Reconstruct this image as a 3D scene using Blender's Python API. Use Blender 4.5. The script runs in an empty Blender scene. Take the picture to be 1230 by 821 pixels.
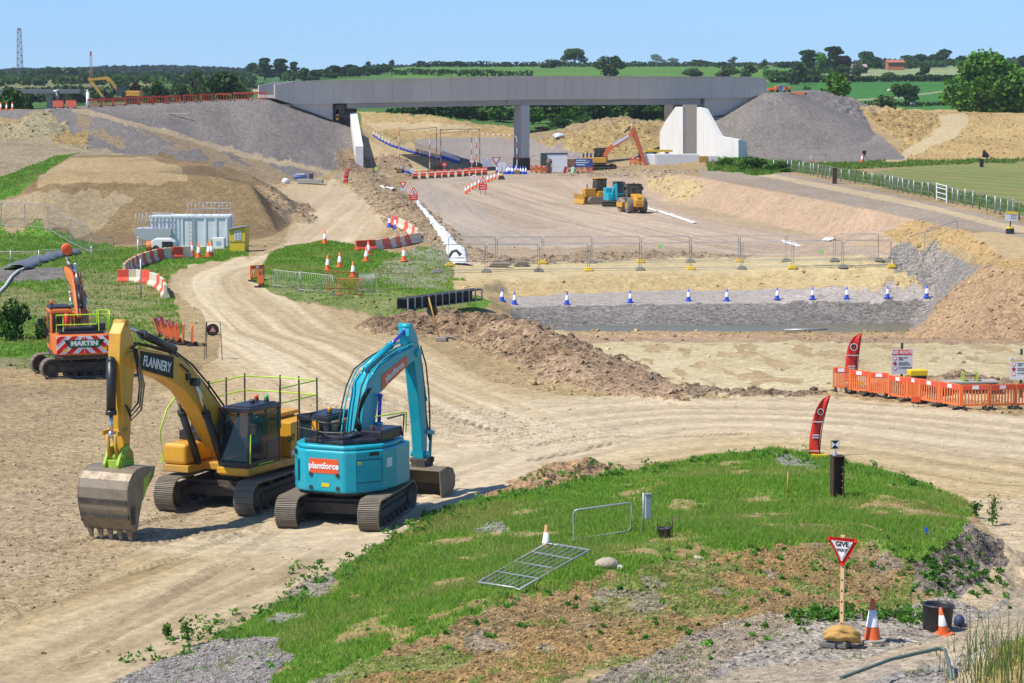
import bpy, bmesh, math, random
import numpy as np
from mathutils import Vector, Matrix
from mathutils.geometry import delaunay_2d_cdt
R = math.radians
rnd = random.Random(7)
rng = np.random.default_rng(11)
scene = bpy.context.scene
col = bpy.context.collection
# ---------------------------------------------------------------- camera
H = 13.0; F = 3000.0; CX, CY, HY = 615.0, 410.5, 88.0
PITCH = math.atan((CY-HY)/F); CP, SP = math.cos(PITCH), math.sin(PITCH)
def ray(px, py):
    a = (px-CX)/F; b = -(py-CY)/F
    return (a, CP+b*SP, -SP+b*CP)
def atz(px, py, z):
    r = ray(px, py); t = (z-H)/r[2]
    return (r[0]*t, r[1]*t, z)
def atd(px, py, d):
    r = ray(px, py); t = d/r[1]
    return (r[0]*t, d, H+r[2]*t)
cam_d = bpy.data.cameras.new('camera'); cam = bpy.data.objects.new('camera', cam_d); col.objects.link(cam)
cam.location = (0, 0, H); cam.rotation_euler = (math.pi/2-PITCH, 0, 0)
cam_d.sensor_width = 36; cam_d.lens = 36*F/1230; cam_d.clip_end = 30000; cam_d.clip_start = 1
scene.camera = cam
# ---------------------------------------------------------------- noise
def _h(ix, iy, s):
    h = (ix.astype(np.int64)*374761393 + iy.astype(np.int64)*668265263 + s*974634541) & 0xFFFFFFFF
    h = ((h ^ (h >> 13))*1274126177) & 0xFFFFFFFF
    return ((h ^ (h >> 16)) & 0xFFFFFF)/float(0xFFFFFF)
def vn(x, y, s=0):
    x = np.asarray(x, float); y = np.asarray(y, float)
    ix = np.floor(x); iy = np.floor(y); fx = x-ix; fy = y-iy
    fx = fx*fx*(3-2*fx); fy = fy*fy*(3-2*fy)
    a = _h(ix, iy, s); b = _h(ix+1, iy, s); c = _h(ix, iy+1, s); d = _h(ix+1, iy+1, s)
    return (a*(1-fx)+b*fx)*(1-fy)+(c*(1-fx)+d*fx)*fy
def fbm(x, y, o=4, s=0, g=.5):
    v = 0; a = 1; t = 0
    for i in range(o):
        c, q = math.cos(i*1.3+.4), math.sin(i*1.3+.4)
        v = v+a*vn((x*c-y*q)*2**i, (x*q+y*c)*2**i, s+i*17); t += a; a *= g
    return v/t
def sst(a, b, x):
    t = np.clip((x-a)/(b-a), 0, 1); return t*t*(3-2*t)
# ---------------------------------------------------------------- tagging
def tag(o, label=None, cat=None, group=None, kind=None):
    if label: o['label'] = label
    if cat: o['category'] = cat
    if group: o['group'] = group
    if kind: o['kind'] = kind
    return o
def thing(name, label, cat, loc=(0, 0, 0), rz=0, group=None):
    o = bpy.data.objects.new(name, None); col.objects.link(o)
    o.empty_display_size = .3
    o.location = loc; o.rotation_euler = (0, 0, rz)
    return tag(o, label, cat, group)
def kids(o): return list(o.children)
def copy_tree(o, parent=None):
    c = o.copy(); col.objects.link(c)
    if parent is not None: c.parent = parent
    for ch in kids(o): copy_tree(ch, c)
    return c
ORD = ['leftmost', 'second from the left', 'third from the left', 'fourth from the left', 'fifth from the left', 'sixth from the left', 'seventh from the left',
       'eighth from the left', 'ninth from the left', 'tenth from the left', 'eleventh from the left', 'twelfth from the left', 'thirteenth from the left', 'fourteenth from the left']
def ordn(i, n):
    m = n-1-i
    if m == 0 and n > 1: return 'rightmost'
    if i <= m: return ORD[i]
    return ORD[m].replace('left', 'right')
# ---------------------------------------------------------------- mesh builder
class MB:
    def __init__(s): s.v = []; s.f = []; s.m = []; s.sm = []; s.mi = 0; s.smooth = False
    def add(s, vs, fs, smooth=None):
        o = len(s.v); s.v += [tuple(p) for p in vs]
        for f in fs: s.f.append([i+o for i in f]); s.m.append(s.mi); s.sm.append(s.smooth if smooth is None else smooth)
        return s
    def box(s, c, d, rot=None, taper=None):
        hx, hy, hz = d[0]/2, d[1]/2, d[2]/2; tx, ty = taper or (1, 1)
        vs = [Vector((x*(tx if z > 0 else 1)*hx, y*(ty if z > 0 else 1)*hy, z*hz)) for z in (-1, 1) for x, y in ((-1, -1), (1, -1), (1, 1), (-1, 1))]
        if rot is not None: vs = [rot @ v for v in vs]
        return s.add([v+Vector(c) for v in vs], [(3, 2, 1, 0), (4, 5, 6, 7), (0, 1, 5, 4), (1, 2, 6, 5), (2, 3, 7, 6), (3, 0, 4, 7)])
    def cyl(s, p, q, r, r2=None, n=10, caps=True):
        p = Vector(p); q = Vector(q); r2 = r if r2 is None else r2; d = q-p
        if d.length < 1e-6: return s
        t = d.to_track_quat('Z', 'Y').to_matrix(); vs = []
        for c, rr in ((p, r), (q, r2)):
            for i in range(n):
                a = 2*math.pi*i/n; vs.append(c+t @ Vector((math.cos(a)*rr, math.sin(a)*rr, 0)))
        s.add(vs, [(i, (i+1) % n, n+(i+1) % n, n+i) for i in range(n)], True)
        if caps:
            o = len(s.v)-2*n
            s.f.append([o+i for i in range(n)][::-1]); s.f.append([o+n+i for i in range(n)]); s.m += [s.mi]*2; s.sm += [False]*2
        return s
    def tube(s, pts, r, n=6):
        pts = [Vector(p) for p in pts]
        N = len(pts); vs = []
        for k, p in enumerate(pts):
            d = (pts[min(k+1, N-1)]-pts[max(k-1, 0)])
            if d.length < 1e-7: d = Vector((0, 0, 1))
            t = d.to_track_quat('Z', 'Y').to_matrix()
            rr = r[k] if isinstance(r, (list, tuple)) else r
            for i in range(n):
                a = 2*math.pi*i/n; vs.append(p+t @ Vector((math.cos(a)*rr, math.sin(a)*rr, 0)))
        fs = [(k*n+i, k*n+(i+1) % n, (k+1)*n+(i+1) % n, (k+1)*n+i) for k in range(N-1) for i in range(n)]
        s.add(vs, fs, True)
        s.add(vs[:n], [tuple(range(n))[::-1]]); s.add(vs[-n:], [tuple(range(n))])
        return s
    def wires(s, segs, r):          # many thin triangular bars
        for p, q in segs: s.cyl(p, q, r, n=3, caps=False)
        return s
    def prism(s, poly, y0, y1, fn=None):     # poly in (x,z), extruded along y
        n = len(poly); fn = fn or (lambda a, b, c: (a, c, b))
        ar = sum(poly[i][0]*poly[(i+1) % n][1]-poly[(i+1) % n][0]*poly[i][1] for i in range(n))
        if ar < 0: poly = poly[::-1]
        vs = [fn(a, b, y0) for a, b in poly]+[fn(a, b, y1) for a, b in poly]
        fs = [tuple(range(n)), tuple(range(2*n-1, n-1, -1))]+[(i, n+i, n+(i+1) % n, (i+1) % n) for i in range(n)]
        return s.add(vs, fs)
    def slab(s, poly, z0, z1): return s.prism(poly, z0, z1, lambda a, b, c: (a, b, c))
    def lathe(s, prof, n=16, c=(0, 0, 0), sq=None):
        vs = []
        for r, z in prof:
            for i in range(n):
                a = 2*math.pi*i/n; vs.append((c[0]+r*math.cos(a), c[1]+r*math.sin(a), c[2]+z))
        P = len(prof)
        s.add(vs, [(k*n+i, k*n+(i+1) % n, (k+1)*n+(i+1) % n, (k+1)*n+i) for k in range(P-1) for i in range(n)], True)
        s.add(vs[:n], [tuple(range(n))[::-1]]); s.add(vs[-n:], [tuple(range(n))])
        return s
    def ball(s, c, r, n=8, m=6, sc=(1, 1, 1), jit=0):
        vs = []
        for k in range(m+1):
            t = math.pi*k/m
            for i in range(n):
                a = 2*math.pi*i/n; j = 1+rnd.uniform(-jit, jit)
                vs.append((c[0]+r*sc[0]*math.sin(t)*math.cos(a)*j, c[1]+r*sc[1]*math.sin(t)*math.sin(a)*j, c[2]+r*sc[2]*math.cos(t)*j))
        return s.add(vs, [(k*n+i, (k+1)*n+i, (k+1)*n+(i+1) % n, k*n+(i+1) % n) for k in range(m) for i in range(n)], True)
    def xf(s, M, start=0):
        for i in range(start, len(s.v)): s.v[i] = tuple(M @ Vector(s.v[i]))
        return s
    def build(s, name, mats, parent=None, loc=None, rz=None, bevel=0, seg=2):
        me = bpy.data.meshes.new(name); me.from_pydata(s.v, [], s.f)
        mats = mats if isinstance(mats, (list, tuple)) else [mats]
        for m in mats: me.materials.append(m)
        me.polygons.foreach_set('material_index', s.m); me.polygons.foreach_set('use_smooth', s.sm)
        bm = bmesh.new(); bm.from_mesh(me); bmesh.ops.recalc_face_normals(bm, faces=bm.faces); bm.to_mesh(me); bm.free()
        o = bpy.data.objects.new(name, me); col.objects.link(o)
        if parent is not None: o.parent = parent
        if loc is not None: o.location = loc
        if rz is not None: o.rotation_euler = (0, 0, rz)
        if bevel:
            b = o.modifiers.new('bevel', 'BEVEL'); b.width = bevel; b.segments = seg; b.limit_method = 'ANGLE'; b.angle_limit = R(35); b.harden_normals = False
        return o
def npmesh(name, V, Fq, mat, cols=None, smooth=False, parent=None, nper=4):
    """fast mesh from arrays: V (n,3), Fq (m,nper)"""
    me = bpy.data.meshes.new(name); n = len(V); m = len(Fq)
    me.vertices.add(n); me.vertices.foreach_set('co', np.ascontiguousarray(V, np.float32).ravel())
    me.loops.add(m*nper); me.loops.foreach_set('vertex_index', np.ascontiguousarray(Fq, np.int32).ravel())
    me.polygons.add(m); me.polygons.foreach_set('loop_start', np.arange(0, m*nper, nper, dtype=np.int32))
    me.polygons.foreach_set('use_smooth', np.full(m, smooth, bool))
    me.update(calc_edges=True)
    if cols is not None:
        a = me.color_attributes.new('Col', 'FLOAT_COLOR', 'POINT'); a.data.foreach_set('color', np.ascontiguousarray(cols, np.float32).ravel())
    me.materials.append(mat)
    o = bpy.data.objects.new(name, me); col.objects.link(o)
    if parent is not None: o.parent = parent
    return o
# ---------------------------------------------------------------- materials
def nodes(name):
    m = bpy.data.materials.new(name); m.use_nodes = True
    nt = m.node_tree; b = nt.nodes['Principled BSDF']; return m, nt, b
_mc = {}
def mat(name, rgb, rough=.55, metal=0, dirt=.25, dcol=(.33, .27, .19), dscale=3., bump=.0, bscale=30., spec=None, stretch=None, var=.12):
    if name in _mc: return _mc[name]
    m, nt, b = nodes(name); N = nt.nodes; L = nt.links
    tc = N.new('ShaderNodeTexCoord')
    n1 = N.new('ShaderNodeTexNoise'); n1.inputs['Scale'].default_value = dscale; n1.inputs['Detail'].default_value = 6; n1.inputs['Roughness'].default_value = .65
    L.new(tc.outputs['Object'], n1.inputs['Vector'])
    rp = N.new('ShaderNodeValToRGB'); rp.color_ramp.elements[0].position = .45; rp.color_ramp.elements[1].position = .75
    L.new(n1.outputs['Fac'], rp.inputs['Fac'])
    mu = N.new('ShaderNodeMath'); mu.operation = 'MULTIPLY'; mu.inputs[1].default_value = dirt; L.new(rp.outputs['Color'], mu.inputs[0])
    if stretch:
        mp = N.new('ShaderNodeMapping'); mp.inputs['Scale'].default_value = stretch; L.new(tc.outputs['Object'], mp.inputs['Vector']); L.new(mp.outputs['Vector'], n1.inputs['Vector'])
    n2 = N.new('ShaderNodeTexNoise'); n2.inputs['Scale'].default_value = dscale*6; n2.inputs['Detail'].default_value = 3; L.new(tc.outputs['Object'], n2.inputs['Vector'])
    mr = N.new('ShaderNodeMapRange'); mr.inputs['To Min'].default_value = 1-var; mr.inputs['To Max'].default_value = 1+var; L.new(n2.outputs['Fac'], mr.inputs['Value'])
    vm = N.new('ShaderNodeVectorMath'); vm.operation = 'SCALE'; vm.inputs[0].default_value = rgb; L.new(mr.outputs['Result'], vm.inputs['Scale'])
    mx = N.new('ShaderNodeMix'); mx.data_type = 'RGBA'
    L.new(mu.outputs[0], mx.inputs[0]); L.new(vm.outputs[0], mx.inputs[6]); mx.inputs[7].default_value = (*dcol, 1)
    L.new(mx.outputs[2], b.inputs['Base Color'])
    b.inputs['Metallic'].default_value = metal
    r2 = N.new('ShaderNodeMapRange'); r2.inputs['To Min'].default_value = rough; r2.inputs['To Max'].default_value = min(1, rough+.35); L.new(mu.outputs[0], r2.inputs['Value'])
    L.new(r2.outputs['Result'], b.inputs['Roughness'])
    if spec is not None: b.inputs['Specular IOR Level'].default_value = spec
    if bump:
        n3 = N.new('ShaderNodeTexNoise'); n3.inputs['Scale'].default_value = bscale; n3.inputs['Detail'].default_value = 4; L.new(tc.outputs['Object'], n3.inputs['Vector'])
        bp = N.new('ShaderNodeBump'); bp.inputs['Strength'].default_value = bump; bp.inputs['Distance'].default_value = .03
        L.new(n3.outputs['Fac'], bp.inputs['Height']); L.new(bp.outputs['Normal'], b.inputs['Normal'])
    _mc[name] = m; return m
def flat(name, rgb, rough=.6, metal=0, spec=.3): return mat(name, rgb, rough, metal, dirt=.12, var=.06, spec=spec)
# ================================================================ terrain: a TIN of surveyed break lines, evaluated on a fine fan of points
def Z(*pts): return [atz(px, py, z) for px, py, z in pts]
def D(*pts): return [atd(px, py, d) for px, py, d in pts]
def V(*pts): return [((px-CX)/F*d, d, z) for px, d, z in pts]
lines = []
def L_(p): lines.append(p)
WL = -2.0   # water level
# rim and near ground
L_(V((-900, 20, .5), (200, 20, 1.5), (800, 20, 2), (1400, 20, 2.5), (2200, 20, 2)))
L_(V((-900, 45, 0), (-100, 45, 0)))
L_(V((-900, 80, 0)))
L_(V((2100, 60, 1))); L_(V((2100, 100, 0.2)))
L_(Z((-60, 821, 0), (60, 800, 0), (0, 700, 0), (0, 600, 0)))
# bank between the haul road and the near track
edge = Z((120, 835, .1), (200, 795, .1), (290, 752, .1), (400, 690, .1), (470, 648, .1), (530, 612, .1), (610, 592, .12), (700, 576, .12), (800, 556, .1), (870, 546, .1), (930, 539, .1), (1010, 553, .1), (1090, 574, .1), (1150, 598, .1), (1190, 630, .2), (1222, 668, .4), (1245, 700, .7))
L_(edge)
L_(Z((310, 800, .75), (420, 732, .75), (520, 678, .75), (600, 640, .7), (700, 612, .7), (840, 582, .7), (950, 572, .6), (1060, 592, .6), (1120, 622, .7)))
L_(Z((420, 800, 1.4), (560, 735, 1.8), (700, 680, 2.0), (800, 655, 2.0), (920, 645, 1.9), (1020, 660, 1.7), (1080, 690, 1.5)))
L_(Z((470, 850, 1.5), (600, 815, 1.6), (720, 780, 1.65), (850, 742, 1.6), (940, 732, 1.6), (1040, 735, 1.6), (1110, 722, 1.4), (1180, 705, 1.1)))
L_(Z((700, 850, 1.75), (860, 815, 1.75), (1000, 800, 1.7), (1110, 775, 1.6), (1200, 740, 1.4)))
L_(Z((1050, 860, 2.2), (1150, 800, 2.0), (1190, 780, 2.3), (1260, 760, 2.3)))
L_(Z((1180, 850, 3.0), (1260, 800, 3.0)))
# middle ground
for p in ((200, 560, 0), (500, 560, 0), (0, 500, 0), (250, 490, 0), (500, 480, 0), (700, 500, 0), (900, 500, 0), (1100, 500, 0), (1300, 520, 0), (1300, 600, .1), (900, 470, -.1), (1100, 450, -.25), (1300, 450, -.2), (840, 440, -.3), (700, 450, -.1), (600, 440, 0), (-100, 450, 0), (-100, 380, 0), (0, 400, 0), (100, 380, .1), (230, 400, 0), (350, 420, 0), (450, 420, 0)): L_(Z(p))
L_(Z((640, 402, -.4), (720, 404, -.5), (900, 404, -.5), (1085, 405, -.5)))
L_(Z((640, 396, -1.2)) + [( (660-CX)/F*133, 133, WL-.35), ((1085-CX)/F*133, 133, WL-.35)])
L_(V((660, 145, WL-.3), (1085, 145, WL-.3)))
L_(Z((640, 391, WL+.2), (720, 391, WL), (900, 391, WL), (1105, 389, WL)))
L_(Z((618, 368, -1.2), (700, 366, -1.2), (900, 364, -1.2), (1125, 361, -1.2)))
L_(Z((612, 354, -1.2), (700, 351, -1.2), (900, 347, -1.2), (1100, 345, -1.15)))
L_(Z((560, 350, -.3), (600, 337, -.35), (700, 333, -.35), (900, 330, -.35), (1090, 327, -.35)))
# trace: a broad flat bed
L_(Z((545, 318, -.35), (700, 310, -.3), (900, 306, -.3), (1060, 303, -.3)))
L_(Z((530, 290, -.2), (505, 250, -.1), (490, 226, 0)))
for p in ((600, 280, -.15), (700, 280, -.2), (850, 280, -.2), (620, 250, -.1), (700, 235, -.1), (600, 225, 0), (700, 215, 0), (620, 205, 0), (540, 213, 0)): L_(Z(p))
L_(Z((760, 213, .3), (785, 240, -.1), (850, 252, -.1), (905, 265, -.15), (980, 283, -.2), (1065, 302, -.25)))
L_(Z((770, 204, 1.6), (830, 212, 2.2), (905, 226, 2.2), (980, 240, 2.2), (1060, 256, 2.25), (1100, 264, 2.35), (1155, 277, 2.6)))
# orange tip mound at the right
L_(Z((1085, 405, -.5), (1150, 406, -.4), (1260, 409, -.3), (1500, 412, -.2)))
L_(Z((1098, 398, -.9), (1140, 355, .6), (1185, 320, 2.5), (1230, 326, 2.6), (1400, 335, 2.6)))
L_(Z((1155, 277, 2.6), (1195, 300, 2.6), (1185, 320, 2.5)))
L_(Z((1080, 300, 1.0), (1120, 322, .6), (1130, 345, -.3)))
L_(Z((1230, 300, 2.6), (1230, 280, 2.6), (1400, 290, 2.6)))
# terrace, fence line and field at the right
L_(Z((850, 203, 2.0), (930, 204, 2.1), (1000, 215, 2.2), (1090, 232, 2.3), (1160, 248, 2.4), (1225, 262, 2.5), (1350, 290, 2.6)))
L_(Z((960, 196, 1.7), (1060, 198, 1.8), (1150, 199, 1.9), (1230, 199, 1.9), (1400, 205, 2.0)))
L_(Z((1230, 235, 2.3), (1400, 250, 2.4)))
# sand heaps behind the field
L_(D((1060, 193, 322), (1110, 194, 320), (1180, 192, 320), (1260, 190, 320), (1450, 190, 320)))
L_(D((1030, 141, 372), (1050, 137, 374), (1085, 136, 378), (1130, 135, 388), (1170, 134.5, 390), (1230, 135.5, 390), (1450, 140, 390)))
L_(D((1075, 160, 350), (1110, 165, 345), (1145, 163, 350), (1200, 165, 350)))
L_(V((1000, 425, 4.2), (1120, 425, 4.4), (1240, 425, 4.4), (1450, 425, 4)))
# bridge surroundings
L_(D((650, 205, 333), (700, 203, 333), (745, 207, 325), (790, 190, 340)))
L_(D((795, 185, 339.5), (887, 193, 326), (960, 196, 320)))
L_(D((640, 190, 380), (700, 187, 378), (750, 184, 378), (790, 180, 378)))
L_(D((640, 172, 440), (690, 160, 425), (720, 149, 415), (760, 147.5, 408), (800, 147, 402), (860, 147, 400)))
L_(V((660, 470, 2.2), (760, 470, 3.4), (900, 470, 3.6)))
L_(D((470, 195, 350), (560, 197, 352), (620, 199, 352)))
L_(D((440, 172, 410), (500, 176, 408), (620, 172, 425)))
L_(D((430, 155, 455), (470, 152, 462), (520, 163, 455), (600, 165, 462)))
L_(D((425, 136, 490), (450, 132, 492), (500, 140, 490), (560, 145, 488), (600, 154, 480), (615, 158, 476)))
L_(V((420, 530, 3), (520, 530, 3), (640, 530, 3)))
# left abutment and embankment
top = D((-300, 137, 282), (0, 134, 290), (60, 132, 293), (105, 129, 302), (150, 126, 306), (200, 124, 310), (260, 121, 315), (325, 118.5, 317))
L_(top)
L_([(x+2, y+13, z+.1) for x, y, z in top[:-1]])
L_([(x+3, y+38, 3.) for x, y, z in top])
L_(D((325, 118.5, 317), (349, 127.6, 318), (375, 136.6, 319.4), (399, 145.6, 320.7), (418, 150, 321.4)))
L_([(atd(340, 118, 338)[0], 338, 9.3), (atd(418, 120, 340)[0], 338, 7)])
L_(V((330, 365, 3), (420, 362, 2)))
pathL = D((90, 132.5, 297), (150, 146, 295), (200, 160, 298), (250, 173, 300), (300, 187, 301), (350, 198, 301), (393, 207, 303))
L_(pathL)
L_(D((395, 203, 305), (430, 197, 311)))
L_(D((-300, 168, 276), (0, 167, 281), (60, 168, 279), (110, 182, 267), (200, 190, 264), (250, 203, 262), (300, 212, 270), (340, 219, 284), (372, 214, 297)))
# brown spoil block
toe = Z((-300, 275, 0), (-60, 276, 0), (0, 279, 0), (60, 287, 0), (130, 293, 0), (200, 293, 0), (290, 292, 0), (335, 280, 0), (356, 262, 0), (345, 243, 0), (322, 226, 0))
L_(toe)
L_(Z((-60, 243, 2.1), (0, 243, 2.1), (45, 228, 3.3), (95, 222, 3.6), (200, 221, 3.6), (290, 225, 3.3), (322, 240, 1.9)))
L_(Z((88, 207, 4.4), (185, 206, 4.4), (260, 211, 4.2), (300, 219, 3.7)))
L_(Z((82, 187.5, 4.6), (190, 187.5, 4.5), (250, 198, 4.0), (300, 208, 3.2)))
L_(Z((-60, 214, 3.4), (0, 214, 3.4), (60, 192, 4.4)))
L_(Z((30, 185, 4.9), (-60, 190, 4.8)))
# haul road behind, grass island
for p in ((300, 320, -.05), (240, 330, 0), (150, 320, .1), (60, 320, 0), (0, 330, 0), (-100, 320, 0), (380, 260, 0), (420, 235, 0), (360, 230, 0), (440, 212, .3), (480, 206, .2), (480, 290, 0), (450, 310, .3)): L_(Z(p))
L_(Z((318, 325, .1), (340, 302, .35), (390, 292, .45), (440, 300, .4), (500, 312, .2)))
L_(Z((330, 345, .15), (400, 352, .45), (480, 358, .6), (570, 352, .3)))
# far country
FD = {'l': [(520, 3.2), (620, 4.2), (800, 5.5), (1000, 7), (1300, 9), (1700, 10), (2300, 12), (3200, 14), (4800, 15), (9000, 18)],
      'm': [(520, 3.2), (620, 4.6), (800, 8), (1000, 12), (1300, 16), (1700, 17.3), (2300, 17), (3200, 18), (4800, 20), (9000, 22)],
      'r': [(520, 3.2), (620, 4.6), (800, 7.3), (1000, 10.3), (1300, 15.2), (1700, 18.6), (2300, 19), (3200, 20), (4800, 23), (9000, 26)]}
for i, (d, _) in enumerate(FD['l']):
    L_([((px-CX)/F*d, d, FD['l' if px < 400 else 'm' if px < 930 else 'r'][i][1]+rnd.uniform(-.05, .05)*math.sqrt(d)/10) for px in range(-900, 2200, 155)])
pts = []; edges = []; pz = []
for ln in lines:
    o = len(pts)
    for k, p in enumerate(ln):
        pts.append(Vector((p[0], p[1]))); pz.append(p[2])
        if k: edges.append((o+k-1, o+k))
cv, ce, cf, ov, oe, of = delaunay_2d_cdt(pts, edges, [], 0, 1e-4)
tz = np.full(len(cv), np.nan); tx = np.array([p.x for p in cv]); ty = np.array([p.y for p in cv])
for i, o in enumerate(ov):
    if len(o): tz[i] = pz[o[0]]
miss = np.isnan(tz)
for i in np.where(miss)[0]:
    k = oe_i = None
    dd = (tx-tx[i])**2+(ty-ty[i])**2; dd[miss] = 1e18; n = np.argsort(dd)[:2]; w = 1/(dd[n]+1e-6); tz[i] = (tz[n]*w).sum()/w.sum()
print('tin', len(cv), 'tris', len(cf), 'crossings', int(miss.sum()))
# grid: tangent u = x/y across, distance d along
um = np.arange(-.222, .2221, .0005)
ue = .222+np.cumsum(np.linspace(.001, .012, 36))
U = np.concatenate([-ue[::-1], um, ue])
def rows():
    ys = []; y = 88+39000/22.
    while y > 88+39000/5300.:
        ys.append(y); d = 39000/(y-88)
        y -= 14 if d < 42 else 1.0 if d < 118 else .6 if d < 175 else .33 if d < 500 else .35
    return 39000/(np.array(ys)-88)
DD = rows(); NU, ND = len(U), len(DD)
print('grid', NU, ND, NU*ND)
GX = DD[:, None]*U[None, :]; GY = np.repeat(DD[:, None], NU, 1)
GZ = np.full((ND, NU), np.nan)
for f in cf:
    if len(f) != 3: continue
    x = tx[f]; y = ty[f]; z = tz[f]
    u = x/y
    i0, i1 = np.searchsorted(DD, y.min()-1e-6), np.searchsorted(DD, y.max()+1e-6)
    j0, j1 = np.searchsorted(U, u.min()-1e-9), np.searchsorted(U, u.max()+1e-9)
    if i1 <= i0 or j1 <= j0: continue
    gx = GX[i0:i1, j0:j1]; gy = GY[i0:i1, j0:j1]
    den = (y[1]-y[2])*(x[0]-x[2])+(x[2]-x[1])*(y[0]-y[2])
    if abs(den) < 1e-9: continue
    a = ((y[1]-y[2])*(gx-x[2])+(x[2]-x[1])*(gy-y[2]))/den
    b = ((y[2]-y[0])*(gx-x[2])+(x[0]-x[2])*(gy-y[2]))/den
    c = 1-a-b; ok = (a > -1e-5) & (b > -1e-5) & (c > -1e-5)
    GZ[i0:i1, j0:j1][ok] = (a*z[0]+b*z[1]+c*z[2])[ok]
GZ = np.where(np.isnan(GZ), 0., GZ)
# soften the break lines a little
def blur(A, n):
    for _ in range(n):
        A = np.concatenate([A[:1], (A[:-2]+2*A[1:-1]+A[2:])/4, A[-1:]], 0)
        A = np.concatenate([A[:, :1], (A[:, :-2]+2*A[:, 1:-1]+A[:, 2:])/4, A[:, -1:]], 1)
    return A
GZ = blur(GZ, 5)
def seg_dist(X, Y, pl):
    best = np.full(X.shape, 1e9); par = np.zeros(X.shape); acc = 0
    for (ax, ay), (bx, by) in zip(pl[:-1], pl[1:]):
        l2 = (bx-ax)**2+(by-ay)**2
        t = np.clip(((X-ax)*(bx-ax)+(Y-ay)*(by-ay))/l2, 0, 1); d = np.hypot(X-ax-t*(bx-ax), Y-ay-t*(by-ay))
        m = d < best; best = np.where(m, d, best); par = np.where(m, acc+t*math.sqrt(l2), par); acc += math.sqrt(l2)
    return best, par, acc
# right approach embankment, held on its left by the abutment wall
AWL = Vector((20.24, 341)); AWR = Vector((29.56, 327.2))
ap = [atd(929, 112.5, 350)[:2], atd(934, 112, 351)[:2], atd(960, 112, 372)[:2], atd(975, 112, 400)[:2]]
dist, _, _ = seg_dist(GX, GY, ap)
zc = 10.25-.495*np.maximum(0, dist-1.2-.5*vn(GX*.3, GY*.3, 5))
side = (AWR.x-AWL.x)*(GY-AWL.y)-(AWR.y-AWL.y)*(GX-AWL.x)
CONE = (zc > GZ) & (side > 0) & (GY < 425)
GZ = np.where(CONE, zc, GZ)
# ridges and heaps of spoil (added height)
HEAP = np.zeros_like(GZ)
def ridge(pl, hs, w, s, lump=.35, z=0):
    global GZ, HEAP
    pw = [atz(px, py, z)[:2] for px, py in pl]
    x0 = min(p[0] for p in pw)-3*w; x1 = max(p[0] for p in pw)+3*w; y0 = min(p[1] for p in pw)-3*w; y1 = max(p[1] for p in pw)+3*w
    i0, i1 = np.searchsorted(DD, [y0, y1]); X = GX[i0:i1]; Y = GY[i0:i1]
    wx = X+(fbm(X*.9, Y*.9, 3, s)-.5)*w*.9; wy = Y+(fbm(X*.9, Y*.9, 3, s+5)-.5)*w*.9
    d, par, acc = seg_dist(wx, wy, pw)
    h = np.interp(par/acc, np.linspace(0, 1, len(hs)), hs)
    t = np.clip(1-d/w, 0, 1); hh = h*(t*t*(3-2*t)*.55+t*.45)*(1-lump+2*lump*fbm(X*1.5, Y*1.5, 4, s+9))
    GZ[i0:i1] += hh; HEAP[i0:i1] = np.maximum(HEAP[i0:i1], np.clip(hh/.25, 0, 1))
ridge([(495, 392), (545, 392), (600, 398), (650, 420), (700, 445), (745, 463), (785, 471), (815, 475)], [.75, 1.15, 1.2, 1.0, .75, .7, .5, .2], 3.1, 31, .14)
ridge([(610, 600), (650, 588), (700, 572), (730, 566)], [.15, .5, .45, .15], 1.5, 41)
ridge([(1085, 708), (1125, 698), (1165, 680), (1200, 664)], [.5, .95, 1.05, .45], 2.1, 51, .3, 1.1)
ridge([(1020, 470), (1085, 468), (1140, 466), (1200, 464), (1260, 466)], [.1, .5, .75, .6, .5], 2.2, 61, .5)
ridge([(835, 474), (900, 472), (980, 474)], [.25, .3, .1], 1.6, 66, .5)
ridge([(425, 214), (445, 228), (470, 243), (500, 268), (522, 292)], [.35, .6, .7, .7, .4], 2.9, 71, .4)
ridge([(445, 214), (475, 213), (490, 216)], [.3, .35, .2], 2.6, 75, .4)
ridge([(610, 312), (700, 308), (800, 305), (880, 304)], [.3, .6, .5, .2], 2.4, 81, .4)
ridge([(545, 302), (600, 312)], [.3, .3], 2, 83, .4)
ridge([(328, 240), (345, 252), (350, 268)], [.4, .7, .5], 2.5, 85, .5)
ridge([(1060, 812), (1110, 800), (1160, 806)], [.1, .25, .1], 1.0, 87, .5, 1.8)
ridge([(860, 690), (910, 686), (950, 690)], [.1, .3, .1], .8, 88, .5, 1.8)
ridge([(1030, 146), (1050, 140), (1100, 139)], [1, 1.4, 1], 7, 89, .5, 6)
ridge([(690, 172), (740, 160), (800, 157)], [.6, 1.2, .8], 9, 91, .5, 3)
ridge([(440, 150), (480, 152), (540, 158)], [.8, .8, .5], 7, 92, .5, 2)
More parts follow.
